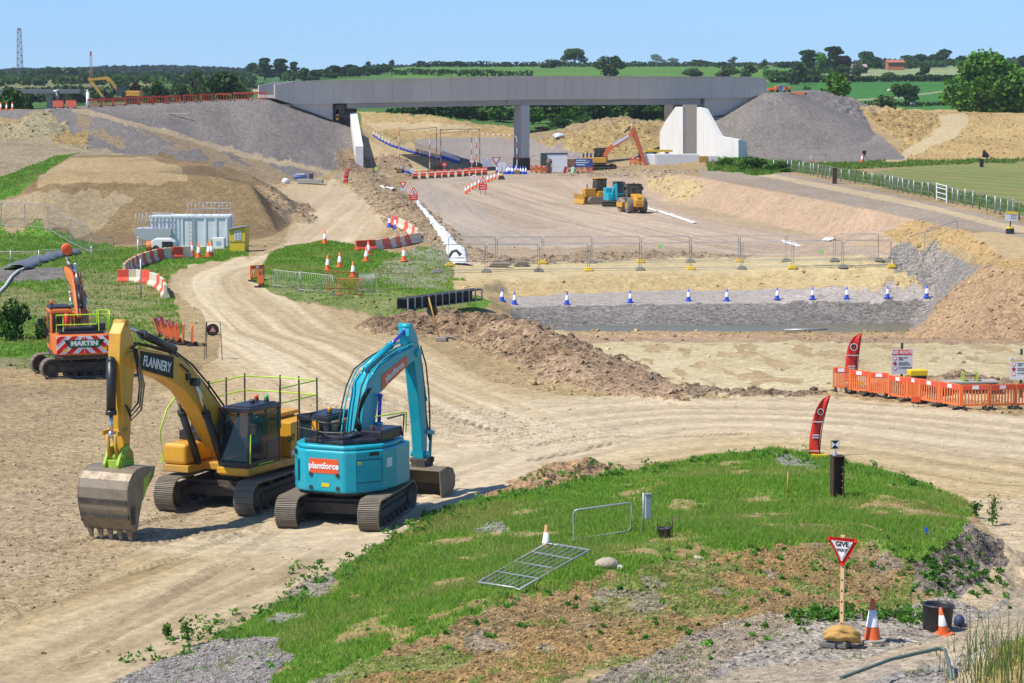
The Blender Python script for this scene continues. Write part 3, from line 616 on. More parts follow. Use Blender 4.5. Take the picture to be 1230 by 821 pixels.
# patchy tone
tone = 1+.22*(fbm(GX*2.7, GY*2.2, 3, 75)-.5)+.25*(fbm(GX*.05, GY*.04, 3, 76)-.5)
tone = np.where((ZID == ID_FIELD) & (GY < 340), tone*(1+.09*np.sin((GX*.85+GY*.32)*1.5)), tone)
earthy = (ZID == ID_GROUND) | (ZID == ID_ROAD) | (ZID == ID_TRACE) | (ZID == ID_SPOIL)
COL = COL*np.where(earthy[..., None], np.array((.94, .895, .83)), 1.)
COL = np.clip(COL*tone[..., None], 0, 1)
def ground_mat():
    m, nt, b = nodes('earth'); N = nt.nodes; L = nt.links
    at = N.new('ShaderNodeAttribute'); at.attribute_name = 'Col'
    geo = N.new('ShaderNodeNewGeometry')
    # stones: voronoi cells with their own tone, strength from the alpha of the attribute
    vo = N.new('ShaderNodeTexVoronoi'); vo.inputs['Scale'].default_value = 7.; L.new(geo.outputs['Position'], vo.inputs['Vector'])
    v2 = N.new('ShaderNodeTexVoronoi'); v2.inputs['Scale'].default_value = 19.; L.new(geo.outputs['Position'], v2.inputs['Vector'])
    bw = N.new('ShaderNodeSeparateColor'); L.new(vo.outputs['Color'], bw.inputs[0])
    bw2 = N.new('ShaderNodeSeparateColor'); L.new(v2.outputs['Color'], bw2.inputs[0])
    no = N.new('ShaderNodeTexNoise'); no.inputs['Scale'].default_value = 2.2; no.inputs['Detail'].default_value = 9; no.inputs['Roughness'].default_value = .72; L.new(geo.outputs['Position'], no.inputs['Vector'])
    def math_(op, a, b_=None, c=None):
        n = N.new('ShaderNodeMath'); n.operation = op
        for i, x in enumerate((a, b_, c)):
            if x is None: continue
            if isinstance(x, (int, float)): n.inputs[i].default_value = x
            else: L.new(x, n.inputs[i])
        return n.outputs[0]
    st = math_('ADD', math_('MULTIPLY', bw.outputs[0], .5), math_('MULTIPLY', bw2.outputs[0], .5))   # 0..1
    st = math_('MULTIPLY', math_('SUBTRACT', st, .5), math_('ADD', math_('MULTIPLY', at.outputs['Alpha'], 1.6), .15))
    nn = math_('MULTIPLY', math_('SUBTRACT', no.outputs['Fac'], .5), 1.0)
    f = math_('ADD', math_('ADD', st, nn), 1.0)
    f = math_('MAXIMUM', f, .3)
    vm = N.new('ShaderNodeVectorMath'); vm.operation = 'SCALE'; L.new(at.outputs['Color'], vm.inputs[0]); L.new(f, vm.inputs['Scale'])
    L.new(vm.outputs[0], b.inputs['Base Color'])
    b.inputs['Roughness'].default_value = .95; b.inputs['Specular IOR Level'].default_value = .1
    hgt = math_('ADD', math_('MULTIPLY', vo.outputs['Distance'], at.outputs['Alpha']), math_('MULTIPLY', no.outputs['Fac'], 1.2))
    bp = N.new('ShaderNodeBump'); bp.inputs['Strength'].default_value = .55; bp.inputs['Distance'].default_value = .06
    L.new(hgt, bp.inputs['Height']); L.new(bp.outputs['Normal'], b.inputs['Normal'])
    return m
EARTH = ground_mat()
def build_ground():
    idx = np.arange(ND*NU).reshape(ND, NU)
    q = np.stack([idx[:-1, :-1], idx[:-1, 1:], idx[1:, 1:], idx[1:, :-1]], -1).reshape(-1, 4)
    fid = ZID[:-1, :-1].ravel()
    P = np.stack([GX, GY, GZ], -1).reshape(-1, 3); C = np.concatenate([COL, STO[..., None]], -1).reshape(-1, 4)
    # smooth normals of the whole sheet, so that the seams between its pieces do not show
    dU = np.gradient(np.stack([GX, GY, GZ], -1), axis=1); dD = np.gradient(np.stack([GX, GY, GZ], -1), axis=0)
    nr = np.cross(dU, dD); nr /= np.linalg.norm(nr, axis=-1, keepdims=True); nr = nr.reshape(-1, 3)
    for k, nm in enumerate(IDN):
        qq = q[fid == k]
        if not len(qq): continue
        used, inv = np.unique(qq, return_inverse=True)
        o = npmesh(nm, P[used], inv.reshape(-1, 4), EARTH, C[used], smooth=True)
        o.data.normals_split_custom_set_from_vertices(nr[used])
        tag(o, kind='structure')
build_ground()
# water in the bottom of the pit
m, nt, b = nodes('pond'); N = nt.nodes; L = nt.links
b.inputs['Base Color'].default_value = (.15, .125, .05, 1); b.inputs['Specular IOR Level'].default_value = .2; b.inputs['Roughness'].default_value = .22
n = N.new('ShaderNodeTexNoise'); n.inputs['Scale'].default_value = 1.5; bp = N.new('ShaderNodeBump'); bp.inputs['Strength'].default_value = .15; bp.inputs['Distance'].default_value = .02
L.new(n.outputs['Fac'], bp.inputs['Height']); L.new(bp.outputs['Normal'], b.inputs['Normal'])
w = MB(); w.slab([(0.5, 127), (26, 127), (26, 152), (0.5, 152)], WL-.4, WL+.02); tag(w.build('water', m), kind='structure')
# ================================================================ paints and small helpers
YEL = mat('yellow_paint', (.66, .33, .02), .38, dirt=.45, dcol=(.36, .25, .1), dscale=1.4)
YEL2 = mat('dusty_yellow_paint', (.55, .29, .03), .5, dirt=.7, dcol=(.36, .26, .13), dscale=2)
TUR = mat('turquoise_paint', (.008, .37, .47), .36, dirt=.3, dcol=(.12, .33, .36), dscale=1.2)
ORA = mat('orange_paint', (.78, .17, .02), .4, dirt=.3)
ORG = mat('orange_plastic', (.84, .19, .045), .55, dirt=.35, dcol=(.6, .3, .16), dscale=3)
REDP = mat('red_plastic', (.76, .075, .028), .55, dirt=.3, dcol=(.55, .25, .18), dscale=3)
CREAM = mat('cream_plastic', (.68, .60, .44), .6, dirt=.35, dscale=2)
WHI = mat('white_paint', (.78, .78, .76), .5, dirt=.2, dcol=(.5, .46, .38))
PWH = mat('reflective_white', (.8, .8, .82), .45, dirt=.1, dcol=(.55, .5, .4))
BLK = mat('black_paint', (.018, .018, .02), .4, dirt=.3, dcol=(.12, .1, .08))
RUB = mat('black_rubber', (.022, .021, .02), .75, dirt=.5, dcol=(.16, .125, .085))
STL = mat('track_steel', (.24, .20, .15), .65, .15, dirt=.8, dcol=(.36, .29, .20), dscale=5, bump=.3)
BST = mat('worn_bucket_steel', (.27, .22, .16), .5, .4, dirt=.7, dcol=(.13, .095, .06), dscale=2.5, bump=.25, bscale=14)
DRK = mat('dark_frame_steel', (.06, .052, .045), .7, .2, dirt=.7, dcol=(.2, .155, .105), dscale=4)
CHR = mat('chrome_rod', (.6, .6, .6), .2, .9, dirt=.1)
GALV = mat('galvanised_steel', (.42, .43, .44), .45, .5, dirt=.25, dcol=(.3, .27, .22), dscale=6)
LIME = mat('lime_paint', (.42, .68, .02), .45, dirt=.2)
LIMEG = mat('worn_lime_paint', (.30, .47, .03), .5, dirt=.6, dcol=(.25, .2, .11), dscale=5)
NAVY = mat('dark_hood', (.014, .015, .024), .35, dirt=.2, dcol=(.14, .12, .11), dscale=4)
BLUE = mat('blue_plastic', (.02, .07, .5), .5, dirt=.15)
SIGNB = flat('sign_blue', (.03, .07, .28)); SIGNR = flat('sign_red', (.68, .02, .015)); SIGNW = flat('sign_white', (.8, .8, .8)); SIGNK = flat('sign_black', (.015, .015, .015)); SIGNY = flat('sign_yellow', (.75, .55, .02)); SIGNG = flat('sign_green', (.01, .25, .1))
GRYS = flat('sign_back_grey', (.3, .31, .32))
REDL = flat('red_lamp', (.75, .05, .02), .2); GRNL = flat('green_lamp', (.02, .45, .15), .2); AMBL = flat('amber_lamp', (.85, .35, .01), .2)
WOOD = mat('pale_timber', (.50, .36, .2), .7, dirt=.3)
CONC = mat('concrete', (.36, .345, .32), .85, dirt=.5, dcol=(.27, .25, .225), dscale=.9, stretch=(1, 1, .2), bump=.15, bscale=8)
WCONC = mat('white_concrete', (.72, .71, .68), .85, dirt=.45, dcol=(.52, .50, .45), dscale=1.2, stretch=(1, 1, .15))
def glass_mat():
    m, nt, b = nodes('tinted_glass'); b.inputs['Base Color'].default_value = (.03, .05, .06, 1); b.inputs['Roughness'].default_value = .06
    b.inputs['Alpha'].default_value = .6; b.inputs['Specular IOR Level'].default_value = .7; return m
GLS = glass_mat()
def text(txt, size, m, parent, origin, xd, yd, name='lettering', bold=.0, ext=.004, align='CENTER', sx=1., shear=0):
    c = bpy.data.curves.new('t', 'FONT'); c.body = txt; c.size = size; c.align_x = align; c.align_y = 'CENTER'; c.extrude = ext; c.offset = bold; c.resolution_u = 2; c.shear = shear
    t = bpy.data.objects.new('t', c); me = bpy.data.meshes.new_from_object(t); bpy.data.objects.remove(t); bpy.data.curves.remove(c)
    xd = Vector(xd).normalized(); yd = Vector(yd).normalized(); zd = xd.cross(yd).normalized(); yd = zd.cross(xd)
    M = Matrix((xd*sx, yd, zd)).transposed().to_4x4(); M.translation = Vector(origin); me.transform(M)
    me.name = name; me.materials.clear(); me.materials.append(m)
    o = bpy.data.objects.new(name, me); col.objects.link(o); o.parent = parent; return o
def clip_poly(poly, axis, val, keep_less):
    out = []; n = len(poly)
    ins = lambda p: (p[axis] <= val) if keep_less else (p[axis] >= val)
    for i in range(n):
        a, b = poly[i], poly[(i+1) % n]
        if ins(a): out.append(a)
        if ins(a) != ins(b):
            t = (val-a[axis])/(b[axis]-a[axis]); out.append((a[0]+(b[0]-a[0])*t, a[1]+(b[1]-a[1])*t))
    return out
def ram(parent, p, q, rb, rr, mb_, mr_, frac=.58, name='hydraulic_cylinder'):
    p = Vector(p); q = Vector(q); m = p.lerp(q, frac); b = MB()
    b.mi = 0; b.cyl(p, m, rb, n=12); b.cyl(m-(q-p).normalized()*.1, m+(q-p).normalized()*.03, rb*1.18, n=12); b.ball(p, rb*1.05, 8, 6)
    b.mi = 1; b.cyl(m, q, rr, n=10); b.ball(q, rb*.85, 8, 6)
    return b.build(name, [mb_, mr_], parent)
def undercarriage(root, Ln, gauge, w, h, ang, frame=DRK, shoes=STL, detail=True):
    Mr = Matrix.Rotation(ang, 4, 'Z')
    f = MB(); f.box((0, 0, h*.62), (Ln*.36, gauge*.9, h*.34)); f.box((Ln*.17, 0, h*.5), (.3, gauge*.85, .3)); f.box((-Ln*.17, 0, h*.5), (.3, gauge*.85, .3)); f.cyl((0, 0, h*.7), (0, 0, h*1.1), gauge*.27, n=20); f.xf(Mr)
    f.build('undercarriage_frame', frame, root)
    r = h/2; st = Ln-h; per = 2*st+2*math.pi*r; n = int(per/(.175 if detail else .3)); pitch = per/n
    def loop(s):
        s %= per
        if s < st: return (-st/2+s, 0., 0.)
        s -= st
        if s < math.pi*r: a = s/r; return (st/2+math.sin(a)*r, r-math.cos(a)*r, a)
        s -= math.pi*r
        if s < st: return (st/2-s, 2*r, math.pi)
        s -= st; a = s/r; return (-st/2-math.sin(a)*r, r+math.cos(a)*r, math.pi+a)
    for sd_ in (-1, 1):
        y = sd_*gauge/2; t = MB()
        for k in range(n):
            x, z, a = loop((k+.5)*pitch); ro = Matrix.Rotation(-a, 3, 'Y'); c = Vector((x, y, z)); up = ro @ Vector((0, 0, 1))
            sag = -.03*math.sin(math.pi*(x+st/2)/st) if (abs(a-math.pi) < .01) else 0
            c.z += sag
            t.box(c+up*.03, (pitch*.93, w, .035), ro)
            if detail:
                for q in (-.36, .0, .36): t.box(c+up*.005+ro @ Vector((q*pitch, 0, 0)), (.022, w, .045), ro)
        t.xf(Mr); to = t.build('track', shoes, root)
        b = MB()
        b.box((0, y, r), (st*1.02, w*.42, h*.46)); b.box((0, y-sd_*w*.0, r*.95), (st*.8, w*.62, h*.2))
        for k in range(7): b.cyl((-st/2+st*(k+.5)/7, y-w*.33, h*.17), (-st/2+st*(k+.5)/7, y+w*.33, h*.17), h*.1, n=10)
        for k in (-1, 1): b.cyl((k*st*.2, y-w*.3, h*.83), (k*st*.2, y+w*.3, h*.83), h*.07, n=10)
        b.xf(Mr); b.build('track_frame', frame, to)
        for nm, xx in (('sprocket', -st/2), ('idler', st/2)):
            b = MB(); b.cyl((xx, y-w*.2, r), (xx, y+w*.2, r), r*.86, n=20); b.cyl((xx, y-w*.36, r), (xx, y+w*.36, r), r*.45, n=14)
            for q in range(6): a = q*math.pi/3; b.cyl((xx+math.cos(a)*r*.6, y-w*.23, r+math.sin(a)*r*.6), (xx+math.cos(a)*r*.6, y+w*.23, r+math.sin(a)*r*.6), r*.08, n=6)
            b.xf(Mr); b.build(nm, frame, to)
def cab(root, x0, x1, y0, y1, z0, z1, shell, base=None, tilt=.12, lean=.25, pil=.09):
    """cab with pillars, roof, glazed sides, seat and wheel; x forward"""
    b = MB(); T = {}
    def xe(z, fr): # front and rear faces lean
        t = (z-z0)/(z1-z0); return (x1-tilt*t*.6 if t < .5 else x1-tilt*.3-(t-.5)*tilt*2.2) if fr else x0+lean*.0*t
    zr = z1-.14
    for yy in (y0+pil/2, y1-pil/2):
        b.cyl((x1-pil/2, yy, z0), (xe(zr, 1)-pil/2, yy, zr), pil*.6, n=6); b.cyl((x0+pil/2, yy, z0), (x0+pil/2, yy, zr), pil*.7, n=6)
        b.cyl((x0+(x1-x0)*.42, yy, z0), (x0+(x1-x0)*.42, yy, zr), pil*.5, n=6)
    xr = xe(zr, 1)
    b.box(((x0+xr)/2, (y0+y1)/2, z1-.08), (xr-x0+.1, y1-y0+.03, .14)); b.box(((x0+xr)/2-.05, (y0+y1)/2, z1), (xr-x0-.25, y1-y0-.2, .05))
    b.box(((x0+x1)/2, (y0+y1)/2, z0+.09), (x1-x0, y1-y0, .18))
    for yy in (y0+.02, y1-.02): b.box((x0+(x1-x0)*.21, yy, z0+(z1-z0)*.22), ((x1-x0)*.42, .04, (z1-z0)*.34))
    b.box((x0+.02, (y0+y1)/2, z0+.4), (.04, y1-y0, .7))
    o = b.build('cab', shell, root, bevel=.02)
    for yy, sg in ((y0+.015, -1), (y1-.015, 1)):
        g = MB(); g.prism([(x0+.1, z0+.2), (x1-.08, z0+.2), (xr-.06, zr-.06), (x0+.1, zr-.06)], yy-.008, yy+.008); g.build('window', GLS, o)
    g = MB(); g.add([(x1-.03, y0+.08, z0+.2), (x1-.03, y1-.08, z0+.2), (xr-.03, y1-.08, zr-.05), (xr-.03, y0+.08, zr-.05)], [(0, 1, 2, 3)]); g.build('windscreen', GLS, o)
    g = MB(); g.box((x0+.03, (y0+y1)/2, z0+(z1-z0)*.68), (.02, y1-y0-.2, (z1-z0)*.5)); g.build('rear_window', GLS, o)
    s = MB(); s.box((x0+.55, (y0+y1)/2, z0+.5), (.5, .5, .14)); s.box((x0+.32, (y0+y1)/2, z0+.88), (.14, .48, .75)); s.box((x0+.32, (y0+y1)/2, z0+1.3), (.1, .28, .2)); s.build('seat', RUB, o, bevel=.03)
    return o
def mirror(root, p, arm):
    b = MB(); b.cyl(p, arm, .018, n=6); b.box(p, (.06, .2, .32)); return b.build('mirror', BLK, root, bevel=.02)
def bucket(root, prof, lip, w, m, teeth=5, tm=None, thick=.05, side=None):
    """prof: outer shell profile in (x,z) from the top hinge round the back to the cutting lip"""
    b = MB(); n = len(prof)
    vs = [(x, y, z) for y in (-w/2, w/2) for x, z in prof]
    inner = []
    cx = sum(p[0] for p in prof)/n; cz = sum(p[1] for p in prof)/n
    pi = [(x+(cx-x)*thick, z+(cz-z)*thick) for x, z in prof]
    b.prism(prof+pi[::-1], -w/2, w/2)
    sp = side or prof
    for yy in (-w/2, w/2): b.prism(sp, yy-.02, yy+.02)
    o = b.build('bucket', m, root)
    (lx, lz), (dx, dz) = lip
    for k in range(teeth):
        y = -w/2+w*(k+.5)/teeth*1.0; t = MB(); L0 = .28; d = Vector((dx, 0, dz)).normalized(); nn = Vector((-d.z, 0, d.x)); c = Vector((lx, y, lz))
        hw = w*.045+.012
        vs = [c-nn*.045+Vector((0, -hw, 0)), c-nn*.045+Vector((0, hw, 0)), c+nn*.045+Vector((0, hw, 0)), c+nn*.045+Vector((0, -hw, 0))]
        e = c+d*L0; vs += [e-nn*.015+Vector((0, -hw*.6, 0)), e-nn*.015+Vector((0, hw*.6, 0)), e+nn*.015+Vector((0, hw*.6, 0)), e+nn*.015+Vector((0, -hw*.6, 0))]
        t.add(vs, [(3, 2, 1, 0), (4, 5, 6, 7), (0, 1, 5, 4), (1, 2, 6, 5), (2, 3, 7, 6), (3, 0, 4, 7)]); t.build('tooth', tm or m, o)
    return o
def beacon(root, p, m, r=.07):
    b = MB(); b.mi = 1; b.cyl((p[0], p[1], p[2]-.06), p, r*1.1, n=10); b.mi = 0; b.cyl(p, (p[0], p[1], p[2]+.13), r, r*.8, n=10); return b.build('beacon', [m, BLK], root)
def rails(root, segs, r, m, name='handrail'):
    b = MB()
    for s_ in segs: b.tube(s_, r, 6)
    return b.build(name, m, root)
def spot_xy(px, py): return ground(px, py)
# ================================================================ big yellow excavator facing the viewer
def yellow_excavator():
    x, y = -8.32, 74.9; z = hz(x, y)
    hd = math.atan2(-.905, -.425)
    t = thing('excavator', 'large yellow excavator, black lettered panel on its boom, bucket resting on the ground', 'excavator', (x, y, z), hd)
    undercarriage(t, 4.9, 2.59, .62, 1.0, math.atan2(.95, .32)-hd)
    b = MB(); b.slab([(1.75, 1.45), (-2.4, 1.47), (-3.0, .9), (-3.1, 0), (-3.0, -.9), (-2.4, -1.47), (1.9, -1.45), (1.9, -.55), (1.0, -.5), (1.0, .4), (1.75, .42)], 1.12, 1.34); b.build('deck', YEL2, t, bevel=.03)
    b = MB(); b.slab([(-2.3, 1.47), (-2.75, 1.3), (-3.05, .7), (-3.12, 0), (-3.05, -.7), (-2.75, -1.3), (-2.3, -1.47)], 1.25, 2.4); b.build('counterweight', YEL, t, bevel=.08, seg=3)
    b = MB(); b.box((-1.55, .98, 1.88), (1.6, .94, 1.08)); b.box((-1.5, -.95, 1.84), (1.7, 1.0, 1.0)); b.box((-1.55, 0, 2.0), (1.6, 1.3, 1.05)); b.box((-1.6, 0, 2.55), (1.5, 1.6, .12))
    h_ = b.build('engine_housing', YEL, t, bevel=.04)
    b = MB()
    for k in range(4): b.box((-1.75, 1.455, 1.72+k*.19), (.8, .03, .09))
    b.build('louvre', BLK, h_)
    text('CAT', .26, SIGNK, t, (-.75+.05, 1.462, 1.95), (-1, 0, 0), (0, 0, 1), bold=.006)
    b = MB(); b.box((-1.0, 1.46, 1.5), (.55, .012, .14)); pl = b.build('number_plate', SIGNW, t); text('330', .12, SIGNK, pl, (-1.0, 1.47, 1.5), (-1, 0, 0), (0, 0, 1))
    b = MB(); b.box((-.2, -1.05, 1.75), (1.1, .8, .84)); b.build('fuel_tank', YEL, t, bevel=.05)
    b = MB(); b.slab([(.4, -1.45), (1.9, -1.45), (1.9, -.62), (.4, -.62)], 1.34, 1.98); b.build('tool_box', YEL, t, bevel=.12, seg=3)
    b = MB(); b.box((.75, -1.0, 2.12), (.7, .75, .3)); b.box((.2, -1.0, 2.35), (.5, .75, .2)); b.build('step', NAVY, t, bevel=.03)
    cb = cab(t, -.1, 1.75, .42, 1.45, 1.36, 3.14, NAVY, tilt=.1)
    b = MB(); b.box((.82, .935, 1.27), (2.0, 1.1, .2)); b.build('cab_floor', YEL, t, bevel=.03)
    rails(cb, [[(1.7, 1.47, 1.5), (1.62, 1.47, 2.6)], [(.4, 1.47, 1.42), (1.2, 1.47, 1.42)]], .025, LIME)
    mirror(cb, (1.75, 1.62, 2.55), (1.68, 1.45, 2.7)); mirror(cb, (1.8, .5, 2.5), (1.7, .6, 2.7))
    beacon(cb, (.1, 1.1, 3.22), GRNL); beacon(cb, (.1, .75, 3.2), REDL)
    b = MB(); b.cyl((.6, .9, 3.14), (.6, .9, 3.26), .09, n=10); b.build('aerial', BLK, cb)
    # boom
    prof = [(.15, 2.0), (.9, 2.75), (1.9, 3.55), (2.7, 4.3), (3.5, 4.78), (4.5, 5.06), (5.5, 5.28), (6.05, 5.2), (6.1, 4.9), (5.7, 4.65), (5.0, 4.48), (4.1, 4.2), (3.3, 3.8), (2.65, 3.25), (2.0, 2.5), (1.4, 1.85), (.6, 1.55), (.2, 1.6)]
    b = MB(); b.prism(prof, -.29, .29); bo = b.build('boom', YEL, t, bevel=.05, seg=2)
    b = MB(); b.prism([(3.95, 4.22), (5.6, 4.68), (5.62, 5.2), (3.9, 4.85)], .288, .30); b.build('name_panel', SIGNK, bo)
    text('FLANNERY', .40, SIGNW, bo, (4.78, .306, 4.72), (-1, 0, -.26), (-.2, 0, 1), bold=.008, sx=.74)
    b = MB(); b.tube([(3.6, .33, 4.6), (3.2, .34, 4.35)], .03); b.box((3.2, .33, 4.2), (.16, .08, .2)); b.build('work_lamp', BLK, bo)
    for dy in (-.14, 0, .14):
        b = MB(); b.tube([(.6, dy, 2.75), (1.85, dy, 3.85), (2.7, dy, 4.5), (3.5, dy, 4.92), (4.5, dy, 5.18), (5.5, dy, 5.4), (6.0, dy+.12, 5.3)], .03); b.build('hydraulic_hose', RUB, bo)
    for sy in (-1, 1):
        ram(t, (1.55, sy*.42, 1.45), (2.95, sy*.42, 4.02), .115, .06, BLK, CHR, .62)
        b = MB(); b.cyl((2.95, sy*.28, 4.02), (2.95, sy*.52, 4.02), .12, n=12); b.build('pin', BLK, bo)
    ram(t, (3.45, 0, 5.02), (6.05, 0, 5.95), .12, .06, BLK, CHR, .62)
    # arm
    prof = [(5.8, 5.55), (5.98, 5.98), (6.2, 6.05), (6.42, 5.75), (6.5, 5.0), (6.42, 4.1), (6.33, 2.25), (6.1, 2.15), (5.95, 3.4), (5.78, 4.6), (5.72, 5.1)]
    b = MB(); b.prism(prof, -.2, .2); ar = b.build('arm', YEL, t, bevel=.03)
    b = MB()
    for s_ in (0,): b.cyl((6.05, -.33, 5.05), (6.05, .33, 5.05), .17, n=14)
    b.build('pin', YEL2, ar); b = MB()
    for s_ in (): b.cyl((6.05, s_*.2, 5.05), (6.05, s_*.33, 5.05), .17, n=14); b.cyl((6.2, s_*.2, 2.35), (6.2, s_*.3, 2.35), .12, n=12); b.box((6.1, s_*.13, 6.02), (.2, .07, .2)); b.cyl((6.3, s_*.2, 3.0), (6.3, s_*.34, 3.0), .09, n=10)
    for nm_, p_, r_, w_ in (('pin', (6.2, 2.35), .12, .3), ('pin', (6.3, 3.0), .09, .34), ('pin', (6.1, 6.02), .1, .2)):
        b = MB(); b.cyl((p_[0], -w_, p_[1]), (p_[0], w_, p_[1]), r_, n=12); b.build(nm_, YEL2, ar)
    ram(t, (6.62, 0, 5.0), (6.68, 0, 2.95), .13, .06, BLK, CHR, .72)
    b = MB()
    for s_ in (-1, 1):
        b.box((6.5, s_*.24, 2.98), (.5, .05, .13)); b.cyl((6.68, s_*.12, 2.95), (6.6, s_*.12, 2.3), .05, n=8)
    b.build('linkage', YEL2, t)
    for k in range(3):
        b = MB(); o_ = .05*k
        b.tube([(5.95, .30+o_, 5.3), (6.0, .42+o_, 4.9), (6.05, .55+o_*1.5, 4.3), (6.1, .52+o_, 3.8-.1*k), (6.2, .36, 3.55-.12*k), (6.3, .24, 3.75)], .028); b.build('hydraulic_hose', RUB, ar)
    # green quick hitch and bucket
    b = MB(); b.prism([(5.95, 2.05), (6.0, 2.4), (6.25, 2.62), (6.5, 2.55), (6.75, 2.1), (6.7, 1.92), (6.0, 1.92)], -.27, -.17); b.prism([(5.95, 2.05), (6.0, 2.4), (6.25, 2.62), (6.5, 2.55), (6.75, 2.1), (6.7, 1.92), (6.0, 1.92)], .17, .27); b.box((6.35, 0, 2.1), (.6, .6, .25)); b.cyl((6.5, -.3, 2.3), (6.5, .3, 2.3), .09, n=10)
    b.build('quick_hitch', LIMEG, t, bevel=.02)
    prof = [(5.75, 1.98), (6.3, 2.05), (6.66, 2.02), (6.9, 1.92), (7.07, 1.74), (7.16, 1.5), (7.17, 1.2), (7.12, .9), (7.0, .58), (6.82, .28)]
    bk = bucket(t, prof, ((6.82, .3), (-.22, -1)), 1.62, BST, 5, BST, .05, side=prof+[(6.66, .36), (6.58, .7), (6.42, 1.1), (6.15, 1.45), (5.85, 1.7)])
    b = MB()
    for zz in (1.15, .72): b.box((7.165-(1.15-zz)*.2, 0, zz), (.04, 1.6, .12), Matrix.Rotation(.12, 3, 'Y'))
    for s_ in (-1, 1): b.box((6.9, s_*.83, .75), (.2, .03, .5))
    b.build('wear_strip', DRK, bk)
    b = MB(); b.prism([(5.95, 1.9), (6.35, 1.7), (6.4, 1.1), (6.2, 1.42)], .832, .84); b.build('paint_mark', LIMEG, bk)
    # guard rails round the engine deck
    P = [(-.35, 1.3), (-2.6, 1.3), (-2.75, -.1), (-2.6, -1.3), (-.5, -1.3)]
    for zz in (3.05, 3.5):
        rails(t, [[(px_, py_, zz) for px_, py_ in P]], .022, LIME)
    for px_, py_ in P+[(-1.5, 1.3), (-1.5, -1.3), (-2.7, .6)]: rails(t, [[(px_, py_, 2.3), (px_, py_, 3.58)]], .026, BLK, 'rail_post')
    rails(t, [[(1.9, -1.42, 1.4), (1.95, -1.5, 2.3), (1.55, -1.5, 2.95), (.9, -1.5, 3.35)], [(1.6, -1.48, 1.42), (1.95, -1.48, 1.42)]], .028, LIME)
    return t
